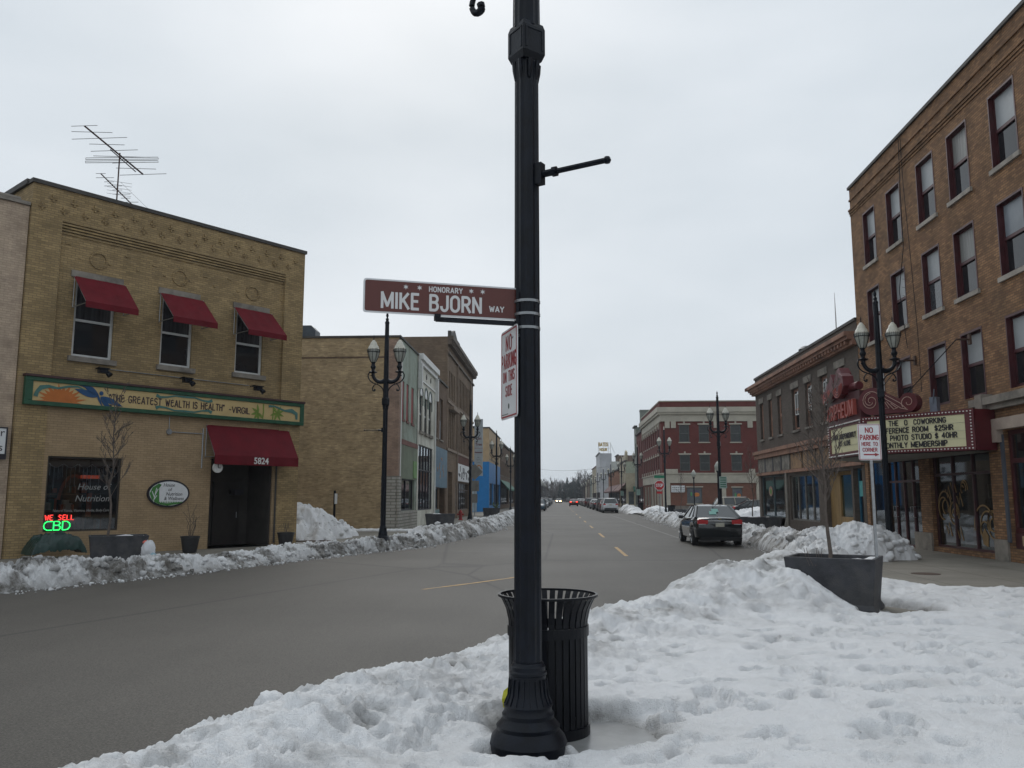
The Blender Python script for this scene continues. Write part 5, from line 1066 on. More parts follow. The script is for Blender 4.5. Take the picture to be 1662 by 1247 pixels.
g = MB(); g.box(-.1, W, -.3, -.0, 4.1, 4.28); g.box(-.05, W, -.2, -.0, 3.85, 4.1); g.box(0, W, -.12, -.0, 2.9, 3.05); g.build('belt_course', TC, b)
MB().box(-.05, W, -.06, .3, H + .003, H + .12).build('coping', COPING, b)
SP_ = mat('weathered_fascia', (.22, .20, .17), .8, 0, .3, 3, dirt=(.06, .055, .05)); g = MB(); [g.box(.3 + k * 1.7, 1.7 + k * 1.7, -.05, -.001, 3.07, 3.83) for k in range(4)]; g.build('fascia_panel', SP_, b)
g = MB(); [g.box(7.1 + k * 2.1, 8.9 + k * 2.1, -.05, -.001, 3.07, 3.83) for k in range(5)]; g.build('fascia_panel', mat('orange_fascia', (.27, .165, .09), .8, 0, .3, 3, dirt=(.12, .08, .05)), b)
g = MB(); [g.box(1.72 + k * 1.7, 1.96 + k * 1.7, -.055, -.001, 3.07, 3.83) for k in range(3)]; g.build('fascia_strip', BLACKP, b)
GF = mat('worn_grey_frame', (.15, .14, .125), .7, 0, .3, 4)
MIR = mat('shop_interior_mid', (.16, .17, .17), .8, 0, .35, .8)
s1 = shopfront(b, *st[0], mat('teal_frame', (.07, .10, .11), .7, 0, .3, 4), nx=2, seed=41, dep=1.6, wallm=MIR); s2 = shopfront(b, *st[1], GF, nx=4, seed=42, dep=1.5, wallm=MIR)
g = MB(); g.ell((2.2, 2.0), .38, .28, .125, .13, 20); rl_ = g.build('oval_poster', mat('poster_pink', (.35, .2, .16), .6), s1); MB().ell((2.2, 2.0), .2, .16, .115, .124, 16).build('poster_motif', mat('poster_green', (.1, .25, .04), .6), rl_)
g = MB(); g.m = 0; g.prism([(7.75, .75), (9.0, .75), (8.85, 2.2), (7.8, 2.2)], .3, .45); g.m = 1; g.prism([(9.05, .75), (10.0, .75), (10.0, 2.15), (9.1, 2.15)], .35, .5); g.m = 2; g.ell((8.2, 1.95), .12, .12, .28, .3, 12); g.ell((9.5, 1.9), .12, .12, .33, .35, 12); g.build('game_boards', [mat('board_white', (.42, .46, .43), .5), mat('board_brown', (.16, .11, .08), .5), BLACKP], s2)
WPN = mat('raw_plywood', (.26, .165, .065), .7, 0, .25, 2, stretch=(3, 3, .4)); g = MB(); wall_holes(g, 11.9, 15.5, .02, 2.75, [(13.2, 14.9, .85, 2.6, .1)], .3); pw_ = g.build('plywood_front', WPN, b); MB().quad((13.2, .38, .85), (14.9, .38, .85), (14.9, .38, 2.6), (13.2, .38, 2.6)).build('pane', mat('dark_green_glass', (.02, .035, .025), .1), pw_)
s3 = shopfront(b, 15.7, 16.7, .02, 2.8, mat('blue_frame', (.02, .12, .2), .5), nx=1, seed=44, y=.2, gm=glass('bluish_glass')); MB().box(15.9, 16.4, .16, .19, 1.7, 2.3).build('poster', mat('poster_teal', (.1, .35, .35), .5), s3)
g = MB(); g.box(.5, 5.5, .0, .1, 0, .58); g.box(6.55, 11.2, .05, .12, 0, .53); g.build('bulkhead', mat('brown_board', (.10, .07, .05)), b); MB().tube([(6.2, -.08, .1), (6.2, -.08, 2.9)], .06, 8).tube([(6.0, -.2, .1), (6.1, -.1, .6)], .05, 6).build('column', mat('grey_column', (.26, .24, .21), .7, 0, .2), b)
mast = thing('radio_mast', (12.2, 36.4, 8.3), 0, 'thin white radio mast on the roof of the dark brown storefront', 'antenna'); MB().tube([(0, 0, 0), (0, 0, 1.4), (0, 0, 2.4)], [.03, .025, .008], 6).build('rod', WHITEP, mast)
vt = thing('roof_fan', (12.4, 41.3, 8.66), 0, 'dark round roof fan standing on the edge of the brown storefront roof', 'roof vent'); MB().lathe([(.25, -.4), (.25, .25), (.42, .28), (.45, .38), (.3, .52), (.1, .56)], 16).build('cowl', mat('dark_duct', (.04, .05, .06)), vt, True)

# ------------------------------------------------ red brick three-storey corner block
b = thing('red_brick_block', (XR, 116.0, .1), -90, 'three-storey red brick corner block with cream cornice and stone bands', 'building'); W, H, DP = 21.0, 12.5, 20
RB = brick('deep_red_brick', (.150, .034, .028), (.12, .028, .023), (.12, .05, .042), stain=(.08, .025, .02), stain_amt=.35, blotch=.2, bump=.3); RBL = brick('faded_red_brick', (.21, .085, .055), (.17, .07, .046), (.17, .105, .08), stain_amt=.3, blotch=.2)
LST = mat('cream_limestone', (.42, .39, .32), .8, 0, .12, 1, dirt=(.33, .30, .25))
MS = Matrix.Translation((W, 0, 0)) @ Matrix.Rotation(R(90), 4, 'Z')   # side facade facing the camera: local x runs away from the street corner
hw = []
for z0_, z1_ in ((7.9, 9.85), (4.65, 6.45)): hw += [(p, q, z0_, z1_) for p, q in ((2.0, 3.16), (4.22, 5.38), (7.76, 8.94), (11.0, 12.2), (13.6, 14.8), (17, 18.2))]
gw = [(2.7, 4.4, 1.0, 2.78), (7.75, 8.85, .85, 2.75), (13, 14.5, 1, 2.78)]
g = MB(); wall_holes(g, 0, W, 3.4, H, [(1 + k * 2.35, 2.1 + k * 2.35, z0_, z1_) for k in range(8) for z0_, z1_ in ((7.9, 9.85), (4.65, 6.45))], 0)
g.quad((0, DP, 0), (0, 0, 0), (0, 0, H), (0, DP, H)); g.M = MS; wall_holes(g, 0, DP, 3.4, H, hw, 0); g.build('wall', RB, b)
g = MB(); wall_holes(g, 0, W, 0, 3.4, [(12 + k * 2.8, 13.6 + k * 2.8, .3, 3.0) for k in range(3)] + [(1 + k * 3.4, 3.2 + k * 3.4, .6, 3.0) for k in range(3)], .03); g.M = MS; wall_holes(g, 0, DP, 0, 3.4, gw, .03); g.build('ground_floor_wall', RBL, b); roofpart(b, W, DP, H)
FD = mat('grey_green_frame', (.08, .09, .085), .6)
for M_, L_ in ((None, [(1 + k * 2.35, 2.1 + k * 2.35, z0_, z1_) for k in range(8) for z0_, z1_ in ((7.9, 9.85), (4.65, 6.45))]), (MS, hw)):
    for h in L_:
        f = sash(b, h, FD, M=M_, y=.1, fw=.1, up=mat('dark_screen', (.03, .035, .035), .3), lo=mat('dark_screen', (.03, .035, .035)), sill=LST if h[2] > 7 else None)
        MB(M_).box(h[0] - .12, h[1] + .12, -.08, -.002, h[3] + .02, h[3] + .17).box((h[0] + h[1]) / 2 - .09, (h[0] + h[1]) / 2 + .09, -.1, -.081 + .08, h[3] + .172, h[3] + .38).build('lintel', LST, f)
for h in gw:
    f = sash(b, h, FD, M=MS, y=.1, fw=.07, kind='single', up=mat('grey_film', (.11, .12, .13), .25), sill=LST); MB(MS).box(h[0] - .12, h[1] + .12, -.04, .028, h[3] + .02, h[3] + .14).build('lintel', LST, f)
    if h[0] < 12:
        cx, cz = (h[0] + h[1]) / 2 + .1, (h[2] + h[3]) / 2 + .2; q_ = (h[1] - h[0]) / 1.7
        o_ = MB(MS).ell((cx + .15 * q_, cz - .1), .33 * q_, .22, .115, .12, 16).build('orange_motif', mat('motif_orange', (.5, .17, .03), .5), f); MB(MS).ell((cx, cz + .22), .42 * q_, .15, .116, .121, 16, 0, 180).build('purple_motif', mat('motif_purple', (.06, .03, .12), .5), f); MB(MS).ell((cx - .45 * q_, cz - .05), .1, .25, .116, .121, 12).build('green_motif', mat('motif_green', (.05, .25, .08), .5), f)
for k in range(3): shopfront(b, 12 + k * 2.8, 13.6 + k * 2.8, .3, 3.0, LST, nx=1, seed=50 + k, stock=False, y=.08); shopfront(b, 1 + k * 3.4, 3.2 + k * 3.4, .6, 3.0, LST, nx=2, seed=55 + k, stock=False, y=.08)
g = MB(); PX = .0
for (z0_, z1_, p) in ((10.25, 11.05, .12), (11.05, 11.3, .35), (11.3, 11.85, .5)): g.box(0, W + p, -p, 0, z0_, z1_); g.box(W, W + p, 0, DP, z0_, z1_)
g.box(0, W + .1, -.1, .0, 3.3, 4.3); g.box(W, W + .1, 0.0, DP, 3.3, 4.3); g.box(0, W + .2, -.2, .0, 4.3, 4.42); g.box(W, W + .2, 0.0, DP, 4.3, 4.42)
g.M = MS
for q in ((.4, .95), (1.1, 1.65), (5.9, 6.4), (9.7, 10.25), (12.4, 12.9)): g.box(q[0], q[1], -.14, -.001, 9.5, 10.25); g.box(q[0] - .05, q[1] + .08, -.16, -.101, 4.42, 4.85)
for q in ((0, .85), (6.6, 7.05), (10.4, 10.85)): g.box(q[0] + .001, q[1], -.06, .03, 0, 3.3)
g.M = Matrix.Identity(4); [g.box(.1 + k * 2.35, .55 + k * 2.35, -.14, -.001, 9.5, 10.25) for k in range(9)]; [g.box(.1 + k * 2.35, .55 + k * 2.35, -.16, -.101, 4.42, 4.85) for k in range(9)]; [g.box(11 + k * 2.8, 11.5 + k * 2.8, -.06, .03, 0, 3.3) for k in range(4)]
g.build('cornice', LST, b)
g = MB(); g.box(.15, W + .15, -.15, .0, 11.853, 12.5); g.box(W, W + .15, 0, DP, 11.853, 12.5); g.build('parapet', RB, b); g = MB(); g.box(.1, W + .22, -.22, .3, 12.503, 12.62); g.box(W - .3, W + .22, .3, DP, 12.503, 12.62); g.build('coping', LST, b)
g = MB(MS); g.box(.3, DP, -.12, .028, 0, .75); g.build('plinth', mat('grey_plinth', (.16, .14, .12), .8, 0, .2, 1), b)
sg = thing('notice_board', (12.05 + .6, 94.85, 2.35), 0, 'white notice board with black lines on the red brick block beside the ground window', 'sign'); MB().box(0, 1.5, 0, .06, 0, .75).build('board', SIGNW, sg); g = MB(); rg = random.Random(3); [g.box(.12 + k * .2, .12 + k * .2 + .13, -.01, 0, .1 + .2 * r_, .18 + .2 * r_) for k in range(7) for r_ in range(3)]; g.build('print_lines', mat('dark_print', (.08, .10, .09), .5), sg)
# beyond the red block
row_building(1, 116.3, 9, 10.8, RB, 'lower dark red brick building directly behind the red corner block', nwin=3, floors=2, wz=(4.4, 6.2)); row_building(1, 125.6, 3.2, 12.2, GRYB, 'narrow grey green building with a square chimney on the right row', nwin=1, floors=2, wz=(4.4, 6.2))
chm = thing('chimney', (12.6, 122.5, 11), 0, 'square grey chimney rising behind the red corner block', 'chimney'); MB().box(-.5, .9, 0, 1.2, -1, 3.4).box(-.56, .96, -.06, 1.26, 3.4, 3.6).build('stack', GRYB, chm)
tb = row_building(1, 146, 15, 7.9, CRB, 'tan stucco building with a raised peaked front and a small green awning', nwin=4, wz=(4.4, 6.0), awn=mat('brown_striped_awning', (.14, .06, .05), .7), DP=7)
MTB = Matrix.Translation((15, 0, 0)) @ Matrix.Rotation(R(90), 4, 'Z')
MB().prism([(0, 8.15), (15, 8.15), (15, 9.5), (13.6, 9.9), (12, 9.0), (0, 9.0)], 0, .35).build('false_front', CRB, tb); MB(MTB).box(0, 7, -.03, -.001, 5.9, 7.9).build('upper_side_panel', mat('pale_green_siding', (.32, .35, .27), .8, 0, .15), tb)
g = MB(MTB); g.add([(1.2, -.03, 3.6), (6, -.03, 3.6), (6, -1, 2.9), (1.2, -1, 2.9), (1.2, -1, 2.65), (6, -1, 2.65)], [(3, 2, 1, 0), (4, 5, 2, 3)[::-1]]); g.build('green_awning', mat('deep_green_canvas', (.01, .09, .06), .7), tb)
g = MB(MTB); [g.box(.4 + k * 1.3, 1.3 + k * 1.3, -.04, -.001, .5, 2.7) for k in range(5)]; g.build('pane', GLASSM, tb)
ob_ = row_building(1, 161.5, 36, 7.0, ORB, 'long orange brick shop building with a cream billboard frame above', nwin=8, wz=(4.2, 5.9), DP=9, awn=mat('dark_red_canvas', (.10, .03, .03), .7))
bb = thing('billboard', (12, 190, 7.3), 0, 'pair of blank pale billboards on the roof of the orange brick building', 'billboard'); MB().box(0, 2.5, 0, .3, .3, 2.6).box(3.0, 6.2, 0, .3, .3, 2.5).build('panel', mat('billboard_cream', (.45, .46, .42), .6), bb); g = MB(); [g.tube([(x, .4, -.4), (x, .4, 2.2)], .08, 6) for x in (.4, 2.2, 3.3, 5.9)]; g.build('post', IRON, bb)
row_building(1, 212, 10, 12.3, BRN, 'brown flat building block behind the billboards', setb=3.4, DP=8, nwin=2, floors=2, store=False)
wt = row_building(1, 238, 22, 14.2, WHB, 'tall white narrow building with a lettered roof sign', nwin=6, floors=3, wz=(4.6, 6.6), DP=3.4)
rs = thing('roof_sign', (XR, 239.5, 14.35), 0, 'gold and white lettered roof sign on top of the tall white building', 'sign'); GLD = mat('gold_letters', (.42, .27, .03), .5, 0, .1)
g = MB(); [g.tube([(x, 0, 0), (x, 0, 3.2)], .07, 5) for x in (-.2, 1.2, 2.6, 3.2)]; g.tube([(-.3, 0, 1.5), (3.3, 0, 1.5)], .05, 5); g.tube([(3.2, 0, 3), (4.4, 0, 0)], .06, 5); g.build('scaffold', WHITEP, rs)
stext('BATES', 1.15, GLD, rs, (1.15, -.15, 2.55), w=2.7, st=.22, ex=.1); stext('HOUR', .85, GLD, rs, (1.15, -.15, 1.05), w=2.2, st=.24, ex=.1)
row_building(1, 262, 30, 11.2, CRB, 'cream building with a dark red cornice past the tall white building', nwin=7, floors=2, wz=(4.6, 6.8), corn=mat('dark_red_cornice', (.12, .03, .025), .7))
y = 292.5
for k in range(5):
    Wk = random.uniform(18, 26); Hk = 9.5 - k * .7; row_building(1, y, Wk, Hk, [GRYB, BRN, CRB, RDB, BR3][k], 'far shop building lining the right side of the street', DP=12, nwin=4, store=False); y += Wk + .3
# ================================================================== street lamps
LMILK = mat('lantern_glass', (.34, .35, .31), .18, 0, .15, 8, .6); LCAP = mat('lantern_cap', (.56, .54, .46), .35, 0, .12, 10)
def fluted(g, r0, z0, r1, z1, n=24, fd=.10): g.lathe([(r0, z0), (r1, z1)], n * 2, flute=1, fd=fd)
def make_lamp(detail=True):
    t = thing('street_lamp', (0, 0, 0)); ns = 32 if detail else 10
    g = MB(); g.lathe([(.245, 0), (.245, .10), (.25, .11), (.235, .15), (.20, .19), (.205, .215), (.18, .24), (.165, .26), (.168, .285), (.155, .30), (.152, .32), (.158, .335), (.148, .35), (.128, .40), (.118, .46), (.115, .52), (.122, .525), (.122, .54), (.112, .55), (.112, .575), (.105, .58), (.098, .60)], ns)
    if detail:
        for k in range(20): a = k * math.pi / 10; g.tube([(.153 * math.cos(a), .153 * math.sin(a), .345), (.130 * math.cos(a), .130 * math.sin(a), .40), (.121 * math.cos(a), .121 * math.sin(a), .50)], .005, 5)
    g.build('base', IRON, t, True, 40)
    g = MB()
    if detail: fluted(g, .090, .6, .084, 4.72, 12, .09)
    else: g.lathe([(.088, .6), (.080, 4.72)], 8)
    g.build('shaft', IRON, t)
    g = MB()
    if detail: fluted(g, .098, 4.98, .072, 7.65, 12, .08)
    else: g.lathe([(.094, 4.98), (.072, 7.65)], 8)
    g.lathe([(.08, 7.63), (.085, 7.67), (.06, 7.72), (.03, 7.76)], 12); g.build('upper_shaft', IRON, t)
    g = MB(); g.lathe([(.05, 7.74), (.06, 7.80), (.025, 7.85), (.045, 7.9), (.05, 7.94), (.01, 8.05)], 10); g.build('finial', IRON if detail else LCAP, t, True)  # far finials take the cream cap colour, a painted highlight
    # square collar set on the diagonal, with beaded frame and brackets under it
    M = Matrix.Rotation(R(66), 4, 'Z'); g = MB(M); g.add([(s * .078, q * .078, 4.72) for s, q in ((-1, -1), (1, -1), (1, 1), (-1, 1))] + [(s * .096, q * .096, 4.77) for s, q in ((-1, -1), (1, -1), (1, 1), (-1, 1))] + [(s * .096, q * .096, 4.96) for s, q in ((-1, -1), (1, -1), (1, 1), (-1, 1))] + [(s * .085, q * .085, 5.0) for s, q in ((-1, -1), (1, -1), (1, 1), (-1, 1))],
          [(3, 2, 1, 0), (12, 13, 14, 15)] + [(4 * L + i, 4 * L + (i + 1) % 4, 4 * L + 4 + (i + 1) % 4, 4 * L + 4 + i) for L in range(3) for i in range(4)])
    if detail:
        for s in (-1, 1):
            for u0 in (-.078, .06): g.box(s * .097 - .004, s * .097 + .004, u0, u0 + .018, 4.79, 4.94); g.box(u0, u0 + .018, s * .097 - .004, s * .097 + .004, 4.79, 4.94)
            g.box(s * .097 - .004, s * .097 + .004, -.078, .078, 4.935, 4.95); g.box(-.078, .078, s * .097 - .004, s * .097 + .004, 4.935, 4.95)
    g.build('collar', IRON, t, bevel=.006 if detail else 0)
    if detail:
        g = MB()
        for k in range(8): a = k * math.pi / 4; g.tube([(.078 * math.cos(a), .078 * math.sin(a), 4.58), (.085 * math.cos(a), .085 * math.sin(a), 4.65), (.092 * math.cos(a), .092 * math.sin(a), 4.715)], [.010, .017, .015], 6)
        g.build('leaf_brackets', IRON, t)
    for s in (-1, 1):
        g = MB(); P_ = [(s * .05, 0, 5.60), (s * .15, 0, 5.56), (s * .27, 0, 5.57), (s * .38, 0, 5.64), (s * .45, 0, 5.76), (s * .465, 0, 5.90)]; g.tube(g.sm(P_, 4) if detail else P_, ([.085 - .024 * min(1, k / 12) for k in range(21)] if detail else [.085, .072, .066, .064, .058, .066]), 12 if detail else 6)
        g.lathe([(.06, 5.86), (.15, 5.90), (.155, 5.92), (.07, 5.95), (.055, 6.0), (.09, 6.06), (.10, 6.10), (.07, 6.15), (.06, 6.22), (.09, 6.26)], 14 if detail else 8, (s * .465, 0, 0))
        P_ = [(s * .07, 5.20), (s * .13, 5.34), (s * .24, 5.44), (s * .38, 5.50), (s * .5, 5.55), (s * .6, 5.66), (s * .64, 5.78), (s * .60, 5.88), (s * .53, 5.90), (s * .485, 5.84), (s * .50, 5.78), (s * .545, 5.79)]
        P_ = [(x, 0, z) for x, z in P_]; g.tube(g.sm(P_, 4) if detail else P_, (.021 if detail else .026), 6)
        P_ = [(s * .36, 5.49), (s * .43, 5.43), (s * .475, 5.32), (s * .44, 5.25), (s * .39, 5.26), (s * .395, 5.31)]
        P_ = [(x, 0, z) for x, z in P_]; g.tube(g.sm(P_, 4) if detail else P_, ([.016 + .016 * k / 20 for k in range(21)] if detail else .024), 8); g.box(s * .30 - .012, s * .30 + .012, -.01, .01, 5.46, 5.56)
        g.build('arm', IRON, t, True, 50)
        L = MB(); L.lathe([(.085, 6.26), (.14, 6.38), (.185, 6.52), (.205, 6.66), (.20, 6.70)], 18 if detail else 8, (s * .465, 0, 0)); lt = L.build('lantern', LMILK, t, True, 60)
        L = MB(); L.lathe([(.215, 6.70), (.215, 6.735), (.19, 6.75), (.165, 6.83), (.135, 6.86), (.13, 6.88), (.10, 6.96), (.07, 6.99), (.065, 7.01), (.03, 7.05)], 18 if detail else 8, (s * .465, 0, 0)); L.build('cap', LCAP, lt, True, 40)
        L = MB(); L.lathe([(.025, 7.04), (.012, 7.12), (.02, 7.14), (.004, 7.24)], 6, (s * .465, 0, 0))
        L.lathe([(.222, 6.60), (.224, 6.61), (.222, 6.62)], 18 if detail else 8, (s * .465, 0, 0)); 
        for k in range(8 if detail else 4):
            a = k * math.pi / (4 if detail else 2); c, q = math.cos(a), math.sin(a); L.tube([(s * .465 + c * r_, q * r_, z) for r_, z in ((.095, 6.26), (.15, 6.38), (.195, 6.52), (.216, 6.62), (.22, 6.74))], .007, 4)
        if detail:
            for k in range(24): a = k * math.pi / 12; c, q = math.cos(a), math.sin(a); L.tube([(s * .465 + c * .222, q * .222, 6.62), (s * .465 + c * .224, q * .224, 6.65 + .03 * (k % 2)), (s * .465 + c * .22, q * .22, 6.72)], .006, 4)
        L.build('cage', IRON, lt)
    return t
def banner_arm(t, deg, z=3.87, L=.72, r=.014):
    a = R(deg); c, s = math.cos(a), math.sin(a); g = MB(); g.tube([(c * .06, s * .06, z), (c * .22, s * .22, z)], .026, 8); g.tube([(c * .2, s * .2, z), (c * L, s * L, z)], r, 8); g.tube([(c * .205, s * .205, z), (c * .235, s * .235, z)], .036, 8)
    g.lathe([(.0, -.028), (.02, -.02), (.028, 0), (.02, .02), (.0, .028)], 10, (c * (L + .01), s * (L + .01), z)); g.box(c * .1 - .03, c * .1 + .03, s * .1 - .03, s * .1 + .03, z - .07, z + .08)
    g.build('banner_arm', IRON, t)
GLAMP = 'twin-lantern street lamps along both pavements'
near = make_lamp(True); near.name = 'street_lamp'; tag(near, 'black fluted lamp post in the snow right in front, carrying two street signs', 'street lamp', GLAMP)
L1 = dup(near, (-6.0, 28.4, .2), 0, 'black twin-lantern street lamp beside the left snow bank before the blank brick wall'); banner_arm(L1, 178)
R0 = dup(near, (9.0, 23.5, .1), 0, 'black twin-lantern street lamp standing directly in front of the theatre marquee', scale=.93)
R1 = dup(near, (9.63, 50.5, .1), 0, 'black twin-lantern street lamp behind the parked dark sedan, white-green sign on its post')
L2 = dup(near, (-5.8, 54.5, .15), 0, 'black twin-lantern street lamp before the diamond sign on the left pavement')
near.location = (-.207, 5.55, .1); near.rotation_euler = (0, 0, R(-28))
# the near lamp's banner arm points right and towards the viewer
banner_arm(near, 1.0, 3.87, .60, .020)
fl = make_lamp(False); tag(fl, None, 'street lamp', GLAMP); fl['label'] = 'black twin-lantern street lamp in front of the red brick corner block'; fl.location = (9.6, 76, .15)
far_l = [(-5.9, 79, 'black twin-lantern street lamp behind the second grey planter on the left pavement'), (-6.0, 104, 'black twin-lantern street lamp in front of the blue corner shop')]
for x, y, lb in far_l: dup(fl, (x, y, .1), 0, lb)
dup(fl, (9.6, 102, .15), 0, 'black twin-lantern street lamp before the narrow grey green building, pale sign on it'); dup(fl, (9.6, 128, .1), 0, 'black twin-lantern street lamp before the tan stucco building')
for k in range(10): dup(fl, (9.6, 154 + 26 * k, .1), 0, 'far black twin-lantern street lamp in the right row receding down the street')
for k in range(11): dup(fl, (-6.0, 130 + 26 * k, .1), 0, 'far black twin-lantern street lamp in the left row receding down the street')
def small_lamp(x, y, lb, h=4.0):
    t = thing('globe_lamp', (x, y, .1), 0, lb, 'street lamp'); MB().lathe([(.14, 0), (.14, .3), (.08, .45), (.055, .6), (.05, h - .7), (.09, h - .65), (.11, h - .55)], 10).build('post', IRON, t); MB().lathe([(.1, h - .55), (.22, h - .35), (.22, h - .2), (.12, h - .02)], 12).build('globe', LMILK, t, True); MB().lathe([(.13, h - .02), (.05, h + .05), (.01, h + .15)], 10).build('cap', LCAP, t)
small_lamp(12.0, 75, 'short black single-globe lamp before the ground window of the red brick block'); small_lamp(11.3, 60, 'short black single-globe lamp just left of the tall twin lamp at the parking lot', 4.1)
# ------------------------------------------------ honorary street sign
BRNS = mat('sign_brown', (.105, .026, .020), .42, 0, .06, 5); ALUM = mat('sign_aluminium', (.28, .29, .30), .35, .7, .08, 10)
def rrect(x0, x1, z0, z1, r, n=5): 
    P_ = []
    for cx, cz, a0 in ((x1 - r, z0 + r, -90), (x1 - r, z1 - r, 0), (x0 + r, z1 - r, 90), (x0 + r, z0 + r, 180)): P_ += [(cx + r * math.cos(R(a0 + 90 * k / n)), cz + r * math.sin(R(a0 + 90 * k / n))) for k in range(n + 1)]
    return P_
a_ = Vector((-1.262, 5.205)); b_ = Vector((-.262, 5.535)); ang = math.degrees(math.atan2(b_.y - a_.y, b_.x - a_.x)); LS = (b_ - a_).length
ss = thing('street_name_sign', (a_.x, a_.y, 2.945), ang, 'brown honorary street name sign with white lettering and stars on the near lamp post', 'sign')
MB().prism(rrect(0, LS, 0, .228, .02), -.002, .004).build('panel', SIGNW, ss); MB().prism(rrect(.011, LS - .011, .011, .217, .014), -.0035, -.0021).build('face', BRNS, ss)
SW = mat('reflective_white', (.62, .62, .62), .4, var=0)
stext('MIKE BJORN', .118, SW, ss, (.453, -.0041, .088), w=.675, st=.155, gap=.27, ex=.0008); stext('WAY', .043, SW, ss, (.895, -.0041, .070), w=.105, st=.17, gap=.24, ex=.0008); stext('HONORARY', .039, SW, ss, (.545, -.0041, .180), w=.228, st=.17, gap=.3, ex=.0008)
for k, x in enumerate((.277, .368, .718, .797)):
    g = MB(); P_ = [((.0185 if j % 2 == 0 else .0075) * math.cos(R(90 + 30 * j)) + x, (.0185 if j % 2 == 0 else .0075) * math.sin(R(90 + 30 * j)) + .184 - .0 * k) for j in range(12)]; fan(g, P_, -.0052, -.0040); g.build('star', SW, ss)
g = MB(); g.box(.48, LS - .0, -.012, .014, -.036, -.006); g.box(.47, .51, -.02, .02, -.03, .012); g.box(LS - .02, LS + .06, -.02, .02, -.03, .2); g.build('support_arm', IRON, ss)
g = MB()
for z in (2.89, 2.985, 3.075): g.lathe([(.0905, z - 2.945 - .009), (.0905, z - 2.945 + .009)], 28, (0, 0, 0))
g.M = Matrix.Identity(4); bn = g.build('mounting_bands', ALUM, ss); Mi = Matrix.Rotation(R(-ang), 4, 'Z'); v_ = Mi @ Vector((-.207 - a_.x, 5.55 - a_.y, 0)); bn.location = (v_.x, v_.y, 0)
# ------------------------------------------------ no parking sign on the near lamp
a_ = Vector((-.400, 5.80)); b_ = Vector((-.268, 5.44)); ang = math.degrees(math.atan2(b_.y - a_.y, b_.x - a_.x)); LN = (b_ - a_).length
ps = thing('parking_sign', (a_.x, a_.y, 2.285), ang, 'white no-parking sign with red letters and border turned edgewise on the near lamp post', 'sign')
MB().prism(rrect(0, LN, 0, .625, .03), -.002, .004).build('panel', SIGNW, ps)
g = MB(); 
for q in ((.012, LN - .012, .012, .022), (.012, LN - .012, .603, .613), (.012, .022, .022, .603), (LN - .022, LN - .012, .022, .603)): g.box(q[0], q[1], -.0035, -.0021, q[2], q[3])
g.build('border', SIGNR, ps)
for s_, z_, k_, xs_ in (('NO', .525, .112, .14), ('PARKING', .400, .108, .345), ('ON THIS', .292, .078, .27), ('SIDE', .192, .078, .155)): stext(s_, k_, SIGNR, ps, (LN / 2, -.0036, z_), w=xs_, st=.12, gap=.36, ex=.0008)
g = MB(); g.ell((LN / 2, .085), .012, .018, -.005, -.002, 10); g.box(.03, LN * .45, -.0045, -.002, .032, .036); g.build('sticker', mat('dark_print', (.08, .10, .09)), ps)
MB().tube([(LN * .72, .0, .55), (LN * .9, .03, .55)], .012, 6).build('bolt', STEEL, ps)
# ------------------------------------------------ litter bin
BINM = mat('black_steel_bin', (.004, .005, .008), .38, 0, .3, 8, .22, bump=.1, bscale=80)
tb_ = thing('litter_bin', (-.085, 6.18, .1), 0, 'round black slatted steel litter bin with a flared rim behind the near lamp post', 'litter bin')
g = MB(); nsl = 34
for k in range(nsl):
    a = 2 * math.pi * k / nsl; c, s = math.cos(a), math.sin(a); tx, ty = -s, c; wv = .0205
    pr = [(.283, .05), (.283, .4), (.283, .70), (.287, .78), (.305, .86), (.335, .925), (.352, .95)]
    vs = []
    for r_, z in pr:
        for ds, dr in ((-wv, 0), (wv, 0), (wv, -.006), (-wv, -.006)): vs.append((c * (r_ + dr) + tx * ds, s * (r_ + dr) + ty * ds, z))
    fs = [(4 * i + j, 4 * i + (j + 1) % 4, 4 * i + 4 + (j + 1) % 4, 4 * i + 4 + j) for i in range(len(pr) - 1) for j in range(4)]; g.add(vs, fs)
g.build('slats', BINM, tb_)
def ring(g, r0, r1, z0, z1, n=48):
    vs = []; 
    for k in range(n):
        a = 2 * math.pi * k / n; c, s = math.cos(a), math.sin(a); vs += [(c * r0, s * r0, z0), (c * r1, s * r1, z0), (c * r1, s * r1, z1), (c * r0, s * r0, z1)]
    g.add(vs, [(4 * k + j, 4 * k + (j + 1) % 4, 4 * ((k + 1) % n) + (j + 1) % 4, 4 * ((k + 1) % n) + j) for k in range(n) for j in range(4)])
g = MB(); ring(g, .345, .362, .945, .962); g.build('rim', BINM, tb_, True, 30); g = MB(); ring(g, .284, .294, .675, .745); g.build('band', BINM, tb_); g = MB(); ring(g, .27, .296, .0, .07); g.add([(.27 * math.cos(k / 24 * 6.283), .27 * math.sin(k / 24 * 6.283), .02) for k in range(24)], [tuple(range(24))]); g.build('base', BINM, tb_)
g = MB(); n = 40; g.add([(.262 * math.cos(k / n * 6.283), .262 * math.sin(k / n * 6.283), z) for z in (.06, .70) for k in range(n)], [(k, (k + 1) % n, (k + 1) % n + n, k + n) for k in range(n) if not (8 < k < 12 or 34 < k < 36)] + [tuple(range(n))]); g.build('liner', mat('bin_liner', (.008, .009, .011), .5, 0, .2), tb_)
yl = thing('plastic_scrap', (-.378, 6.02, .36), 20, 'scrap of yellow plastic caught on the left side of the litter bin', 'litter'); g = MB(); g.add([(-.02, 0, -.06), (.03, .01, -.05), (.035, -.01, .02), (.02, .0, .08), (-.015, .015, .05), (-.035, -.01, 0)], [(0, 1, 2), (0, 2, 5), (2, 3, 4), (2, 4, 5)]); g.build('scrap', mat('yellow_plastic', (.62, .60, .05), .5, 0, .1), yl)
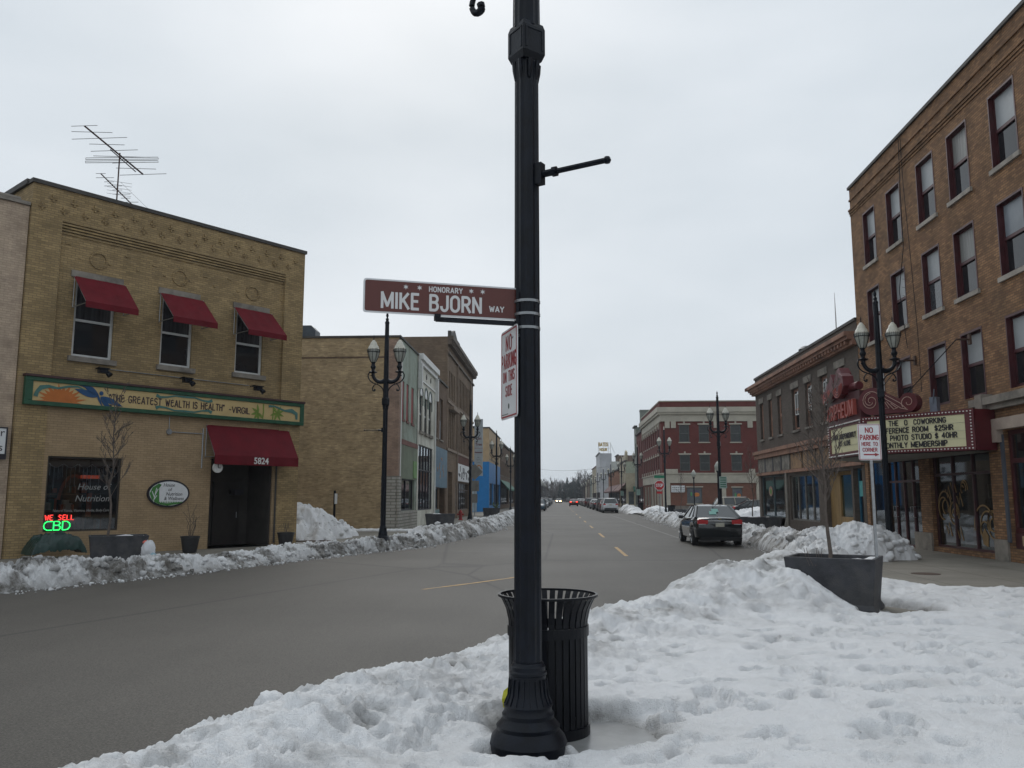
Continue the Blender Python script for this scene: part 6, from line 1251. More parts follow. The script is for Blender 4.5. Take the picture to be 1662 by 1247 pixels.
# ------------------------------------------------ planters and bare trees
PLN = mat('charcoal_planter', (.046, .047, .053), .62, 0, .3, 5, .35, .3, 60, dirt=(.085, .083, .082)); SOILS = mat('planter_soil', (.05, .035, .025), .95, 0, .4, 10)
def planter(x, y, rz, w, d, h, label, snow=True, z=.1):
    t = thing('planter', (x, y, z), rz, label, 'planter', 'charcoal street planters'); g = MB()
    def rect(k, z_): return [(-w / 2 * k, -d / 2 * k, z_), (w / 2 * k, -d / 2 * k, z_), (w / 2 * k, d / 2 * k, z_), (-w / 2 * k, d / 2 * k, z_)]
    P_ = []; prof = [(.97, 0), (.97, .04), (.90, .11), (.90, .15), (.925, .3), (.965, .55), (1.0, h)]
    for k, z_ in prof: P_ += rect(k, z_ if z_ < h else h)
    fs = [(4 * i + j, 4 * i + (j + 1) % 4, 4 * i + 4 + (j + 1) % 4, 4 * i + 4 + j) for i in range(len(prof) - 1) for j in range(4)]
    n = len(P_); P_ += [(s * (w / 2 - .06), q * (d / 2 - .06), h) for s, q in ((-1, -1), (1, -1), (1, 1), (-1, 1))] + [(s * (w / 2 - .06), q * (d / 2 - .06), h - .12) for s, q in ((-1, -1), (1, -1), (1, 1), (-1, 1))]
    fs += [(n - 4 + j, n - 4 + (j + 1) % 4, n + (j + 1) % 4, n + j) for j in range(4)] + [(n + j, n + (j + 1) % 4, n + 4 + (j + 1) % 4, n + 4 + j) for j in range(4)]
    g.add(P_, fs); g.build('box', PLN, t, bevel=.012)
    g = MB(); g.quad((-w / 2 + .06, -d / 2 + .06, h - .06), (w / 2 - .06, -d / 2 + .06, h - .06), (w / 2 - .06, d / 2 - .06, h - .06), (-w / 2 + .06, d / 2 - .06, h - .06)); g.build('soil', SOILS, t)
    if snow:
        u = np.linspace(-.5, .5, 40); U, V = np.meshgrid(u * (w - .14), u * (d - .14), indexing='ij'); Z = h - .13 + .17 * fbm(U * 3 + x, V * 3 + y, 4, 5) * (U > -.25 * w) ; o = grid_mesh('snow_patch', U, V, Z, SNOW, np.full(U.shape, .03)); o.parent = t
    return t
BARK = mat('grey_bark', (.10, .08, .068), .85, 0, .3, 12, bump=.4, bscale=50)
def bare_tree(name, x, y, z, h, spread, label, seed, trunk_r=.028, first=.45, n1=16, depth=3, up=.75, cat='tree', group=None, bark=BARK, nside=5, lean=0, minr=0.0):
    rg = random.Random(seed); t = thing(name, (x, y, z), 0, label, cat, group); tr = MB(); cr_ = MB()
    pts = [Vector((lean * k / 8 + rg.uniform(-1, 1) * .012 * h, rg.uniform(-1, 1) * .012 * h, h * k / 8)) for k in range(9)]; pts[0] = Vector((0, 0, 0)); tr.tube(pts, [trunk_r * (1 - .85 * k / 8) for k in range(9)], 8); tr.build('trunk', bark, t, True, 60)
    def br(p, d, L, r, lv):
        q = p; P_ = [p]; n = 4
        for k in range(n): d = (d + Vector((rg.uniform(-.2, .2), rg.uniform(-.2, .2), rg.uniform(-.05, .22)))).normalized(); q = q + d * L / n; P_.append(q)
        cr_.tube(P_, [max(minr, r * (1 - .8 * k / n)) for k in range(n + 1)], nside if lv == depth else 3, False)
        if lv > 0:
            for k in range(rg.randint(3, 5)):
                b_ = P_[rg.randint(1, n)]; e = (d + Vector((rg.uniform(-.8, .8), rg.uniform(-.8, .8), rg.uniform(-.2, .7)))).normalized(); br(b_, e, L * rg.uniform(.35, .6), r * .5, lv - 1)
    for k in range(n1):
        f = first + (1 - first) * (k / n1) ** .9; b0 = pts[0].lerp(pts[8], f); i = min(7, int(f * 8)); b0 = pts[i].lerp(pts[i + 1], f * 8 - i); a = k * 2.4 + rg.uniform(-.4, .4)
        d = Vector((math.cos(a), math.sin(a), up + rg.uniform(0, .5))).normalized(); br(b0, d, spread * (1.15 - .6 * (f - first) / (1 - first)) * rg.uniform(.7, 1.2), trunk_r * .38, depth - 1)
    cr_.build('crown', bark, t); return t
planter(4.17, 13.10, -27, 1.28, .98, .77, 'big charcoal planter half buried by snow at the right, sign post rising from it')
bare_tree('young_tree', 4.05, 12.95, .6, 2.62, .56, 'young bare tree with dense upright twigs in the big right planter', 11, .034, .40, 28, 3, 1.0, minr=.0040)
g_ = thing('twiggy_stems', (3.75, 12.75, .75), 0, 'few thin dry stems standing in the snow of the big right planter', 'plant'); g = MB(); [g.tube([(x, 0, 0), (x + d_, .02, .12), (x + d_ * 1.6, .03, .26)], .004, 4) for x, d_ in ((0, -.05), (.04, .02), (.09, .04), (-.05, -.04), (.12, -.02))]; g.build('stems', BARK, g_)
planter(-11.5, 21.4, 31, 1.4, 1.05, .68, 'charcoal planter in front of the yellow brick shop, dirty snow heaped at its foot')
bare_tree('young_tree', -11.72, 21.25, .65, 3.7, .62, 'slim bare young tree in the planter before the shop window', 5, .036, .30, 22, 3, 1.0, minr=.0055)
planter(-5.95, 41.8, 8, 1.5, 1.0, .70, 'charcoal planter on the left snow bank before the white arched building', z=.25)
planter(-6.0, 74.5, 4, 1.55, .9, .75, 'charcoal planter with small evergreen sprigs on the far left pavement'); 
g_ = thing('shrub', (-5.6, 74.5, .8), 0, 'small green and dry sprigs in the far left planter', 'plant'); g = MB(); rg = random.Random(1); [g.tube([(0, 0, 0), (rg.uniform(-.4, .4), rg.uniform(-.2, .2), rg.uniform(.2, .6))], .03, 4) for _ in range(16)]; g.build('sprigs', mat('sprig_green', (.07, .10, .04), .8), g_)
planter(9.7, 41.6, 0, 2.1, 1.0, .72, 'charcoal planter partly hidden behind the parked dark sedan'); bare_tree('young_tree', 10.6, 46.5, .1, 4.2, .8, 'thin bare young tree between the sedan and the parking lot', 8, .04, .4, 16, 3, 1.0)
planter(9.9, 63, 0, 2.6, 1.2, .8, 'long charcoal planter ahead of the parked sedan near the small globe lamps'); bare_tree('young_tree', 10.2, 70.5, .1, 4.2, .8, 'thin bare young tree before the notice board of the red brick block', 9, .04, .4, 14, 2, 1.0)
# ------------------------------------------------ pots, tarp, bag
def pot(x, y, lb, st=True):
    t = thing('plant_pot', (x, y, .1), 0, lb, 'plant pot'); MB().lathe([(.17, 0), (.20, .03), (.27, .44), (.285, .45), (.285, .50), (.255, .50), (.24, .42)], 20).build('pot', mat('black_pot', (.02, .02, .022), .5, 0, .2, 6), t, True)
    g = MB(); rg = random.Random(x); [g.tube([(rg.uniform(-.05, .05), rg.uniform(-.05, .05), .42), (rg.uniform(-.12, .12), rg.uniform(-.1, .1), .8), (rg.uniform(-.28, .28), rg.uniform(-.2, .2), rg.uniform(1.0, 1.5) if st else .62)], .007, 4) for _ in range(9 if st else 4)]; g.build('dry_stems', BARK, t)
pot(-11.15, 24.9, 'black pot with tall dry stems left of the shop door'); pot(-9.15, 27.75, 'black pot standing at the right corner of the yellow brick shop', False)
u = np.linspace(-1, 1, 70); U, V = np.meshgrid(u, u, indexing='ij'); hh = .56 * np.clip(1.08 - np.maximum(np.abs(U) ** 3, np.abs(V) ** 3), 0, 1) ** .6 * (.82 + .42 * fbm(U * 1.4, V * 1.4, 3, 4)) + (1 - U ** 4) * (.09 * (1 - np.abs(fbm(U * 2.2 + 3, V * 2.2, 4, 8, .65) - .5) * 3) + .05 * (1 - np.abs(fbm(U * 6, V * 6, 3, 9) - .5) * 4))
o = grid_mesh('tarpaulin', U * .72, V * .38, hh, mat('dark_green_tarp', (.010, .035, .030), .35, 0, .3, 4), np.zeros(U.shape)); o.location = (-13.85, 22.45, .1); o.rotation_euler = (0, 0, R(53)); tag(o, 'crumpled dark green tarpaulin over a low heap beside the left planter', 'tarpaulin')
def lump(name, loc, sc, m, label, cat, seed, amp=.3):
    v, f = ICV.copy(), ICF; 
    for _ in range(2):
        nv = list(map(tuple, v)); ca = {}; nf = []
        def md(a, b):
            k = (min(a, b), max(a, b))
            if k not in ca: p = (np.array(nv[a]) + np.array(nv[b])) / 2; nv.append(tuple(p / np.linalg.norm(p))); ca[k] = len(nv) - 1
            return ca[k]
        for a, b, c in f: x, y, z = md(a, b), md(b, c), md(c, a); nf += [(a, x, z), (b, y, x), (c, z, y), (x, y, z)]
        v, f = np.array(nv), np.array(nf)
    n = 1 + amp * (fbm(v[:, 0] * 2 + v[:, 2] * 1.3 + 9, v[:, 1] * 2 - v[:, 2] + 9, 4, seed, .6) - .5) * 2; v = v * n[:, None] * np.array(sc)
    me = bpy.data.meshes.new(name); me.from_pydata([tuple(p) for p in v], [], [tuple(int(i) for i in q) for q in f]); me.materials.append(m); me.polygons.foreach_set('use_smooth', [True] * len(me.polygons)); o = bpy.data.objects.new(name, me); C.objects.link(o); o.location = loc; return tag(o, label, cat)
BAGM = mat('white_plastic_bag', (.55, .56, .58), .3, 0, .1, 6); bag = lump('plastic_bag', (-10.45, 20.9, .40), (.17, .15, .26), BAGM, 'white plastic shopping bag with red and blue print dropped on the left snow bank', 'plastic bag', 4, .35)
lump('bag_flap', (.14, -.04, -.14), (.12, .1, .1), mat('bag_blue_print', (.22, .33, .38), .35, 0, .3, 6), None, None, 8, .4).parent = bag; lump('bag_handle', (-.05, .0, .22), (.09, .07, .05), mat('bag_red_print', (.55, .12, .09), .35, 0, .3, 6), None, None, 9, .4).parent = bag
for o_ in kids(bag):
    for k in ('label', 'category'):
        if k in o_: del o_[k]
sbl = lump('snow_lump', (-2.02, 5.93, .33), (.10, .10, .085), SNOW, 'rounded lump of snow sitting on the road-side rim of the foreground snow', 'snow lump', 12, .3)
# ------------------------------------------------ right "no parking here to corner" sign
rp = thing('parking_sign', (4.72, 12.86, .7), 0, 'white no-parking-here-to-corner sign with red arrow on a post in the right planter', 'sign')
g = MB(); g.box(-.02, .02, -.012, .012, 0, 2.12); g.build('post', STEEL, rp); rp2 = MB().prism(rrect(-.185, .155, 1.61, 2.16, .03), -.022, -.016).build('panel', SIGNW, rp)
cxx = -.015; g = MB()
for q in ((-.175, .145, 1.62, 1.628), (-.175, .145, 2.142, 2.15), (-.175, -.167, 1.628, 2.142), (.137, .145, 1.628, 2.142)): g.box(q[0], q[1], -.0245, -.0221, q[2], q[3])
g.box(-.11, .06, -.0245, -.0221, 1.685, 1.705); g.prism([(.055, 1.668), (.12, 1.695), (.055, 1.722)], -.0245, -.0221); g.build('border_and_arrow', SIGNR, rp2)
for s_, z_, k_, xs_ in (('NO', 2.065, .088, .12), ('PARKING', 1.955, .085, .275), ('HERE TO', 1.855, .062, .24), ('CORNER', 1.768, .062, .22)): stext(s_, k_, SIGNR, rp2, (cxx, -.0235, z_), w=xs_, st=.17, gap=.26, ex=.0008)
# ------------------------------------------------ other signs
def sign_post(name, x, y, label, h, parts, cat='sign', rz=0, pm=STEEL):
    t = thing(name, (x, y, .1), rz, label, cat); MB().box(-.03, .03, -.02, .02, 0, h).build('post', pm, t)
    for nm, kind, z, sz, m in parts:
        g = MB()
        if kind == 'oct': fan(g, [(sz * math.cos(R(22.5 + 45 * k)), z + sz * math.sin(R(22.5 + 45 * k))) for k in range(8)], -.04, -.03)
        elif kind == 'dia': fan(g, [(0, z - sz), (sz, z), (0, z + sz), (-sz, z)], -.04, -.03)
        else: g.box(-sz[0], sz[0], -.04, -.03, z - sz[1], z + sz[1])
        g.build(nm, m, t)
    return t
st_ = sign_post('stop_sign', 8.0, 67, 'red octagonal stop sign under a green street name plate at the crossing', 3.3, [('border', 'oct', 2.62, .42, SIGNW), ('face', 'oct', 2.62, .38, mat('stop_red', (.42, .015, .02), .4, var=.05)), ('name_plate', 'r', 3.3, (.40, .11), mat('plate_green', (.01, .17, .09), .4)), ('lower_plate', 'r', 2.05, (.22, .09), mat('stop_red', (.42, .015, .02)))], 'stop sign')
for o_ in kids(st_):
    if o_.name.startswith('face'): o_.location.y = -.012
stext('STOP', .27, SIGNW, st_, (0, -.056, 2.62), w=.56, st=.18, ex=.004)
sign_post('warning_sign', -5.75, 57, 'grey back of a diamond road sign on a post beside the left street lamp', 3.6, [('diamond', 'dia', 3.4, .56, mat('sign_back', (.20, .19, .17), .5, .3)), ('plate', 'r', 2.45, (.3, .36), mat('sign_back', (.20, .19, .17))), ('plate', 'r', 1.6, (.2, .3), mat('sign_back', (.20, .19, .17)))])
PGS = mat('pale_green_sign', (.35, .45, .42), .4, 0, .1)
for x, y, z, lb in ((9.75, 50.3, 2.55, 'white and green parking sign on the tall lamp behind the dark sedan'), (9.6, 101.7, 2.3, 'pale parking sign on the lamp post before the grey green building'), (9.6, 127.7, 2.3, 'pale parking sign on the lamp post before the tan building')):
    t = thing('parking_sign', (x, y, .1), 0, lb, 'sign'); MB().box(-.22, .22, -.12, -.1, z - .35, z + .35).build('panel', PGS, t); g = MB(); [g.box(-.17, .17, -.125, -.12, z - .28 + .13 * k, z - .23 + .13 * k) for k in range(5)]; g.build('print', mat('plate_green', (.01, .17, .09)), t); g = MB(); g.box(-.03, .03, -.1, .0, z - .2, z + .2); g.build('bracket', STEEL, t)
wp = thing('sign_post', (-10.9, 40.2, .1), 0, 'dark slim sign post seen edge-on before the blank brick wall', 'sign'); MB().box(-.05, .05, -.04, .04, 0, 2.0).build('post', IRON, wp); MB().box(.05, .075, -.2, .2, 1.35, 1.85).build('panel', SIGNW, wp)
hy = thing('fire_hydrant', (-7.3, 62, .1), 0, 'red fire hydrant behind the left planter by the brown brick block', 'fire hydrant'); MB().lathe([(.18, 0), (.18, .05), (.12, .08), (.12, .5), (.15, .52), (.14, .6), (.06, .7), (.03, .76)], 14).build('barrel', mat('hydrant_red', (.30, .02, .02), .5), hy, True); MB().tube([(-.25, 0, .42), (.25, 0, .42)], .07, 8).tube([(0, 0, .42), (0, -.22, .42)], .08, 8).build('nozzle', mat('hydrant_red', (.30, .02, .02)), hy)
for x, y, lb in ((9.9, 74.5, 'black litter bin at the foot of the lamp before the red brick block'), (9.7, 100.5, 'black litter bin by the lamp at the crossing corner')):
    t = thing('litter_bin', (x, y, .1), 0, lb, 'litter bin'); MB().lathe([(.30, 0), (.32, .1), (.32, .85), (.40, 1.0), (.36, 1.0), (.28, .85)], 14).build('body', BINM, t)
bush = bare_tree('bush', -13.6, 40.4, .1, .9, .5, 'small reddish bare bush at the foot of the blank brick wall behind snow', 3, .02, .1, 14, 2, .6, cat='bush', bark=mat('reddish_twigs', (.10, .04, .035), .8))
brk = thing('fallen_board', (-9.3, 31.6, .1), 20, 'rusty brown board lying under the edge of the tall left snow pile', 'board'); MB().box(-.7, .6, -.1, .1, 0, .04).build('board', mat('rusty_iron', (.07, .04, .028)), brk)

# ================================================================== cars
TYRE = mat('tyre_rubber', (.012, .012, .013), .8, 0, .2, 20); RIM = mat('alloy_rim', (.30, .31, .32), .3, .8, .1, 10); CGL = mat('car_glass', (.025, .032, .034), .05, 0, .15, 2, .8); TLR = mat('tail_lamp_red', (.42, .010, .014), .15, 0, .15, 8); CHR = mat('chrome', (.5, .5, .5), .15, 1, var=0); HLM = mat('head_lamp', (.45, .46, .46), .1, var=0)
def paint(n, c, r=.32): return mat('car_paint_' + n, c, r, 0, .22, 1.5, .4, coat=.25, dirt=tuple(min(.4, x * .6 + .035) for x in c))
CARS = {
 # y stations from rear (0) to front (L): belt z, half width ; cabin: (y_rear_base, y_rear_top, y_front_top, y_front_base), roof z
 'sedan': dict(L=4.55, W=.89, st=[(0, .52, .80, .74), (.05, .30, .98, .80), (.2, .24, 1.02, .85), (.6, .22, 1.03, .88), (1.3, .2, .99, .89), (2.3, .2, .97, .89), (3.1, .2, .96, .89), (3.6, .2, .90, .87), (4.1, .22, .82, .83), (4.4, .26, .72, .76), (4.55, .36, .60, .62)], cab=(.36, 1.22, 2.40, 3.42), roof=1.475, rw=.60, bw=.81, wh=(.85, 3.55)),
 'suv': dict(L=4.6, W=.92, st=[(0, .55, .98, .80), (.06, .34, 1.06, .86), (.3, .28, 1.08, .90), (1.2, .25, 1.05, .92), (2.4, .25, 1.03, .92), (3.2, .25, 1.02, .92), (3.7, .25, .98, .90), (4.2, .28, .92, .86), (4.5, .32, .82, .80), (4.6, .42, .68, .66)], cab=(.10, .45, 2.75, 3.45), roof=1.68, rw=.64, bw=.84, wh=(.90, 3.65)),
}
def make_car(kind, pm, wheels_detail=True, lights='off'):
    s = CARS[kind]; t = thing('parked_car', (0, 0, 0)); L = s['L']; st = np.array(s['st']); N = 80; ys = np.linspace(0, L, N)
    zl = np.interp(ys, st[:, 0], st[:, 1]); zt = np.interp(ys, st[:, 0], st[:, 2]); hw = np.interp(ys, st[:, 0], st[:, 3]); wr = .33 if kind == 'sedan' else .36; ar = wr + .055
    vs = []; 
    for y, a, b, w_ in zip(ys, zl, zt, hw):
        for yc in s['wh']:
            if abs(y - yc) < ar: a = max(a, wr + math.sqrt(ar * ar - (y - yc) ** 2))
        h = b - a; sec = [(-w_ * .80, a), (-w_ * .97, a + .10 * h), (-w_, a + .42 * h), (-w_ * .985, a + .72 * h), (-w_ * .93, a + .93 * h), (-w_ * .80, b), (0, b + .03), (w_ * .80, b), (w_ * .93, a + .93 * h), (w_ * .985, a + .72 * h), (w_, a + .42 * h), (w_ * .97, a + .10 * h), (w_ * .80, a)]
        vs += [(x, y, z) for x, z in sec]
    K = 13; fs = [(i * K + j, (i + 1) * K + j, (i + 1) * K + (j + 1) % K, i * K + (j + 1) % K) for i in range(N - 1) for j in range(K)]; fs += [tuple(range(K)), tuple((N - 1) * K + j for j in range(K - 1, -1, -1))]
    g = MB(); g.add(vs, fs)
    # roof skin + pillars
    c0, c1, c2, c3 = s['cab']; zr = s['roof']; rw, bw = s['rw'], s['bw']; zb = lambda y: float(np.interp(y, st[:, 0], st[:, 2])) - .01
    B = [(-bw, c0, zb(c0)), (bw, c0, zb(c0)), (bw, c3, zb(c3)), (-bw, c3, zb(c3))]; T = [(-rw, c1, zr - .05), (rw, c1, zr - .05), (rw, c2, zr - .04), (-rw, c2, zr - .04)]
    ym = (c1 + c2) / 2; rf = []
    for y, dz in ((c1 - .03, -.065), (c1 + .25, -.012), (ym, .012), (c2 - .25, -.005), (c2 + .03, -.06)): rf += [(-rw - .03, y, zr + dz - .035), (-rw * .75, y, zr + dz), (0, y, zr + dz + .012), (rw * .75, y, zr + dz), (rw + .03, y, zr + dz - .035)]
    g.add(rf, [(i * 5 + j, i * 5 + j + 1, i * 5 + 5 + j + 1, i * 5 + 5 + j) for i in range(4) for j in range(4)])
    for sx in (-1, 1):
        for p, q, r_ in (((sx * bw, c0, zb(c0)), (sx * rw, c1, zr - .05), .045), ((sx * bw, c3, zb(c3)), (sx * rw, c2, zr - .05), .035), ((sx * bw * .995, ym + .1, zb(ym)), (sx * (rw + .015), ym + .05, zr - .05), .03), ((sx * bw, c0 + .62, zb(c0 + .6)), (sx * rw, c1 + .28, zr - .05), .05 if kind == 'sedan' else .07)): g.tube([p, q], r_, 6)
        g.tube([(sx * bw, c0, zb(c0)), (sx * bw * 1.01, ym, zb(ym) + .01), (sx * bw, c3, zb(c3))], .03, 6)
    g.build('body', pm, t, True, 42)
    g = MB(); V_ = [Vector(p) for p in B + T]; g.add(V_, [(1, 0, 4, 5), (2, 1, 5, 6), (3, 2, 6, 7), (0, 3, 7, 4), (4, 7, 6, 5)]); g.build('window_glass', CGL, t)
    for sx in (-1, 1):
        for yc in s['wh']:
            g = MB(Matrix.Translation((sx * (s['W'] - .10), yc, wr)) @ Matrix.Rotation(R(90), 4, 'Y')); g.lathe([(wr - .06, -.11), (wr - .01, -.10), (wr, -.06), (wr, .06), (wr - .01, .10), (wr - .06, .11)], 24); wl = g.build('wheel', TYRE, t, True)
            g = MB(Matrix.Translation((sx * (s['W'] - .10), yc, wr)) @ Matrix.Rotation(R(90 * sx), 4, 'Y')); g.lathe([(wr - .1, .095), (wr - .075, .116), (wr - .09, .119), (wr - .13, .10), (.06, .112), (.01, .118)], 20); [g.tube([(0.05 * math.cos(a), .05 * math.sin(a), .12), ((wr - .1) * math.cos(a), (wr - .1) * math.sin(a), .117)], .022, 4) for a in [k * 6.283 / 5 for k in range(5)]]; g.build('rim', RIM, wl)
            g = MB(Matrix.Translation((sx * (s['W'] - .42), yc, wr)) @ Matrix.Rotation(R(90), 4, 'Y')); g.lathe([(ar - .01, -.1), (ar - .01, .25 * (1 if sx < 0 else 1))], 18); 
        MB().box(sx * (s['W'] + .04) - .09, sx * (s['W'] + .04) + .09, c3 - .42, c3 - .28, zb(c3) + .02, zb(c3) + .15).build('wing_mirror', pm, t, bevel=.03)
        g = MB(); 
        if kind == 'sedan': fan(g, [(sx * .80, .80), (sx * .80, .93), (sx * .72, .97), (sx * .42, .93), (sx * .43, .80), (sx * .6, .78)][::sx], -.012, .12)
        else: fan(g, [(sx * .84, .92), (sx * .80, 1.08), (sx * .60, 1.04), (sx * .52, .95), (sx * .6, .90)][::sx], -.012, .12)
        tl = g.build('tail_light', emit('brake_glow', (1, .05, .02), 2.5) if lights == 'brake' else TLR, t)
        if kind == 'sedan': g = MB(); fan(g, [(sx * .72, .775), (sx * .78, .80), (sx * .5, .80), (sx * .5, .785)][::sx], -.0135, .02); g.build('reverse_lens', HLM, tl)
        g = MB(Matrix.Translation((0, L, 0))); z_ = .66 if kind == 'sedan' else .78; fan(g, [(sx * .42, z_ - .05), (sx * .62, z_ - .06), (sx * .72, z_ + .05), (sx * .66, z_ + .07), (sx * .42, z_ + .03)][::sx], -.16, .012)
        g.build('headlight', emit('headlight_glow', (1, .72, .32), 60) if lights == 'head' else HLM, t)
    MB().box(-.155, .155, -.022, .06, .70 if kind == 'sedan' else .86, .84 if kind == 'sedan' else 1.0).build('number_plate', mat('plate_cream', (.42, .40, .33), .5, 0, .2, 20), t)
    MB().box(-.42, .42, -.016, .05, .895, .925).build('chrome_strip', CHR, t) if kind == 'sedan' else MB().box(-.7, .7, -.02, .1, .36, .56).build('bumper_cladding', mat('black_plastic', (.02, .02, .02), .6), t)
    g = MB(Matrix.Translation((0, L, 0))); g.box(-.4, .4, -.05, .02, .42, .56); g.box(-.38, .38, -.1, .015, .60, .68); g.build('grille', BLACKP, t)
    MB().box(-.72, .72, .02, L - .2, .2, .34).build('underbody', DARK, t)
    if kind == 'suv': g = MB(); [g.tube([(sx * .58, c1 + .2, zr + .02), (sx * .58, c2 - .1, zr + .03)], .02, 5) for sx in (-1, 1)]; g.build('roof_rails', CHR, t)
    return t
def place(car, x, y, rz, label, name='parked_car', group='cars parked along the kerbs', cat='car', z=.008):
    car.location = (x, y, z); car.rotation_euler = (0, 0, R(rz)); car.name = name; return tag(car, label, cat, group)
c = make_car('sedan', mat('near_car_paint', (.008, .011, .014), .16, 0, .2, 3, .5, coat=.6)); place(c, 5.80, 30.7, 0.4, 'dark blue-black sedan parked against the right snow bank, teal paper in its rear window')
text('LS', .05, CHR, c, (-.3, .045, .945)); g = MB(); g.prism([(-.06, .972), (.06, .972), (.07, .988), (-.05, .988)], .0, .06); g.prism([(-.02, .962), (.025, .962), (.03, .998), (-.015, .998)], .0, .06); g.build('emblem', mat('emblem_gold', (.45, .38, .2), .3, .6), c)
M_ = Matrix.Translation((-.12, .72, 1.20)) @ Matrix.Rotation(R(-28), 4, 'X')
g = MB(); g.add([(-.26, .60, 1.12), (.0, .60, 1.12), (.02, .78, 1.23), (-.24, .78, 1.23)], [(0, 1, 2, 3)]); g.add([(-.15, .74, 1.21), (.1, .74, 1.21), (.1, .92, 1.32), (-.14, .92, 1.32)], [(0, 1, 2, 3)]); o_ = g.build('paper_sheet', mat('teal_paper', (.20, .42, .37), .6, 0, .15, 12), c); o_.location = (0, -.025, .012)
MB().tube([(0, 1.2, 1.46), (0, 1.12, 1.56)], .02, 6).build('roof_aerial', BLACKP, c)
suvs = {}
def car(kind, pn, pc, x, y, rz, lb, **k):
    key = (kind, pn, k.get('lights', 'off'))
    c = dup(suvs[key]) if key in suvs else make_car(kind, paint(pn, pc), lights=k.get('lights', 'off')); suvs.setdefault(key, c)
    return place(c, x, y, rz, lb, group=k.get('group', 'cars parked along the kerbs'), name=k.get('name', 'parked_car'), z=k.get('z', .008))
car('suv', 'white', (.55, .56, .57), 5.95, 97, 0, 'white sport utility car at the near end of the far right parked row')
car('sedan', 'dark_red', (.10, .012, .015), 5.9, 103.4, 0, 'dark red sedan parked directly ahead of the white utility car')
car('suv', 'grey', (.07, .075, .08), 5.9, 110, 0, 'dark grey utility car third in the far right parked row')
car('sedan', 'navy', (.02, .03, .05), 5.8, 121, 0, 'navy sedan parked between the grey utility car and a silver car')
car('sedan', 'silver', (.36, .38, .40), 5.8, 132, 0, 'silver sedan parked midway down the right row')
car('suv', 'black', (.012, .013, .015), 5.8, 143, 0, 'black utility car parked before the orange brick building')
car('suv', 'dark_red', (.12, .012, .015), 5.8, 160, 0, 'dark red utility car parked past the black one on the right')
for k in range(9): car('sedan', ['silver', 'navy', 'grey'][k % 3], [(.36, .38, .40), (.02, .03, .05), (.07, .075, .08)][k % 3], 5.8, 169 + 9 * k, 0, 'far parked car in the right row near the end of the street')
car('sedan', 'teal_blue', (.05, .10, .14), -2.7, 114, 180, 'blue sedan facing us at the near end of the left parked row')
car('suv', 'graphite', (.035, .04, .042), -2.75, 125, 180, 'large dark grey utility car facing us behind the blue sedan'); car('sedan', 'silver', (.36, .38, .40), -2.7, 150, 180, 'silver sedan facing us in the left parked row'); car('suv', 'graphite', (.035, .04, .042), -2.7, 175, 180, 'dark utility car facing us further down the left parked row')
for k in range(7): car('sedan', ['silver', 'navy'][k % 2], [(.36, .38, .40), (.02, .03, .05)][k % 2], -2.7, 186 + 10 * k, 180, 'far parked car in the left row near the end of the street')
car('sedan', 'maroon', (.09, .012, .014), 3.05, 172, 0, 'maroon car driving away with glowing red brake lights', lights='brake', name='moving_car', group='cars driving on the street')
car('sedan', 'navy', (.02, .03, .05), .4, 330, 180, 'dark oncoming car just behind the one with bright headlights', name='moving_car', group='cars driving on the street'); car('suv', 'grey', (.07, .075, .08), 3.4, 300, 0, 'grey utility car driving far ahead of the maroon braking car', name='moving_car', group='cars driving on the street')
car('sedan', 'beige', (.2, .19, .17), -.1, 268, 180, 'oncoming car with bright headlights in the distance', lights='head', name='moving_car', group='cars driving on the street')
car('sedan', 'black_blue', (.010, .014, .018), 13.6, 67, -90, 'dark sedan side-on in the lot between the storefront and the red brick block', z=.1)
car('suv', 'cream', (.42, .38, .30), 12.9, 71, -90, 'cream utility car behind the dark sedan in the parking lot', z=.1)
# ================================================================== far trees
FARB = mat('far_bark', (.09, .078, .07), .9, 0, .2, 1); CON = mat('spruce_foliage', (.018, .032, .028), .9, 0, .35, .4)
def conifer(x, y, h, w, seed, lb):
    rg = random.Random(seed); t = thing('conifer', (x, y, 0), 0, lb, 'tree', 'dark conifers at the end of the street'); MB().tube([(0, 0, 0), (0, 0, h * .95)], [.25, .04], 6).build('trunk', FARB, t); g = MB(); vs = []; fs = []
    for k in range(900):
        f = rg.random() ** .8; r_ = w * (1 - f) * (.55 + .45 * rg.random()) * (.8 + .3 * math.sin(f * 40)); a = rg.uniform(0, 6.283); z = h * (.06 + .94 * f); c, s = math.cos(a), math.sin(a); L = w * .28 * (1 - f * .7); p = Vector((c * r_, s * r_, z)); e = p + Vector((c * L, s * L, -L * .45)); q = Vector((-s, c, 0)) * L * .35
        n = len(vs); vs += [p + Vector((0, 0, L * .2)), e + q, e - q, p + q + Vector((0, 0, -L * .3))]; fs += [(n, n + 1, n + 2), (n, n + 3, n + 1)]
    g.add(vs, fs); g.build('crown', CON, t)
for k, (x, h, w) in enumerate(((1.2, 7.9, 1.7), (2.9, 8.1, 1.9), (4.2, 10.4, 2.6), (6.6, 9.8, 2.4), (8.8, 10.6, 2.5), (7.6, 8.6, 2.4), (5.4, 8.0, 2.3))): conifer(x - .6, 345 + (k % 3) * 6, h, w, k, 'tall dark conifer closing the end of the street' if h > 9 else 'lower dark conifer closing the end of the street')
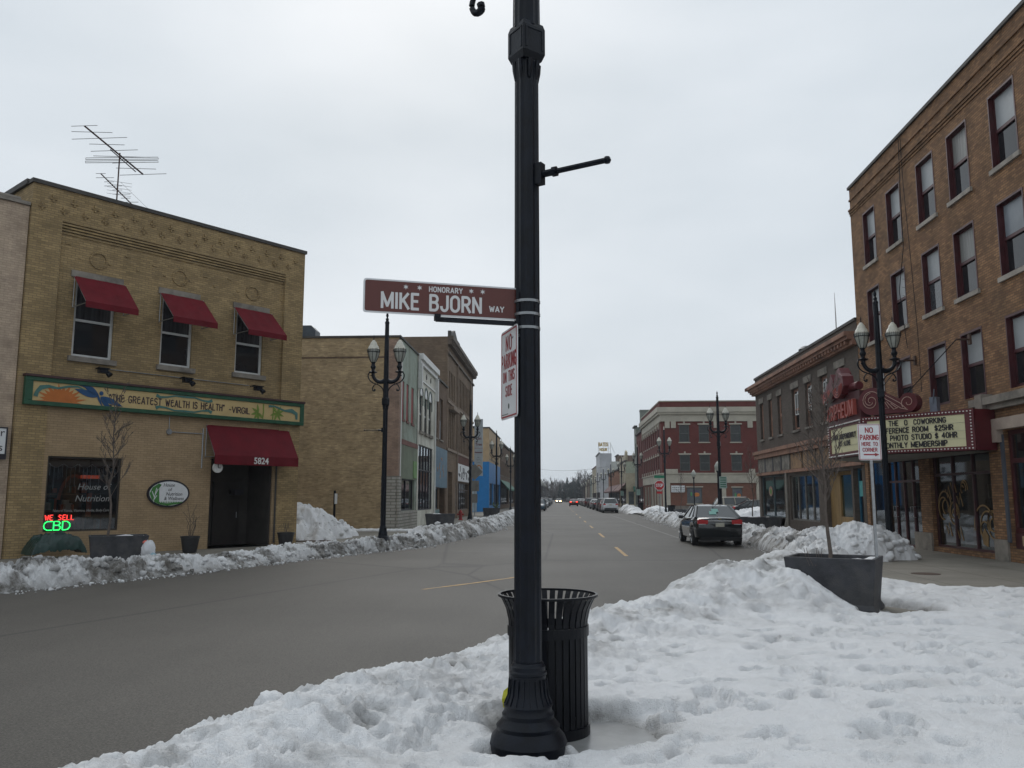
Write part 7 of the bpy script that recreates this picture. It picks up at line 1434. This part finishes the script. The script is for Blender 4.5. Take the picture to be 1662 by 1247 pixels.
def far_tree(x, y, h, seed, lb):
    rg = random.Random(seed); t = bare_tree('bare_tree', x, y, 0, h * .8, h * .42, lb, seed, .22, .25, 16, 3, .8, cat='tree', group='bare trees at the end of the street', bark=FARB, nside=3, minr=.045); return t
for k, (x, h) in enumerate(((-5.0, 9), (-3.2, 9.5), (-1.4, 8.8), (.5, 9), (9.5, 12.5), (11.5, 13.5), (13.5, 12.5), (3, 8.5), (-7, 9.5), (10.5, 9.5), (6.5, 8))): far_tree(x, 372 + (k % 4) * 7, h, 40 + k, 'bare grey tree beyond the end of the street')
hz_ = MB(); rg = random.Random(6); vs = []; fs = []
for k in range(9000):
    x = rg.uniform(-30, 40); y = rg.uniform(395, 430); h = 7.2 + 1.8 * math.sin(x * .35) + 1.2 * math.sin(x * .9 + 1); z = rg.uniform(.2, h) ; a = rg.uniform(0, 3.14); L = rg.uniform(.8, 2.0); n = len(vs); vs += [(x, y, z), (x + L * math.cos(a), y, z + L * .9), (x + L * math.cos(a) * .4 + .25, y + .3, z + L * .2)]; fs.append((n, n + 1, n + 2))
hz_.add(vs, fs); tag(hz_.build('far_wood', mat('far_thicket', (.06, .058, .058), .95, 0, .3, .3)), kind='stuff')
# overhead wire across the street far away
g = MB(); P_ = [(-9 + 21 * k / 12, 205, 9.3 - 1.0 * math.sin(math.pi * k / 12)) for k in range(13)]; g.tube(P_, .025, 4); tag(g.build('overhead_wire', mat('wire_grey', (.10, .10, .10), .6)), 'thin overhead wire spanning the street in the distance', 'wire')

# ================================================================== winter haze: one closed box of thin even air
hb = MB().box(-915, 915, -315, 1315, -1.0, 24).build('haze', bpy.data.materials.new('haze_air')); hm = hb.data.materials[0]; hm.use_nodes = True; ht = hm.node_tree; ht.nodes.clear()
pv = ht.nodes.new('ShaderNodeVolumePrincipled'); pv.inputs['Density'].default_value = 0.00042; pv.inputs['Color'].default_value = (.86, .90, .95, 1); ho = ht.nodes.new('ShaderNodeOutputMaterial'); ht.links.new(pv.outputs[0], ho.inputs['Volume']); tag(hb, kind='stuff')
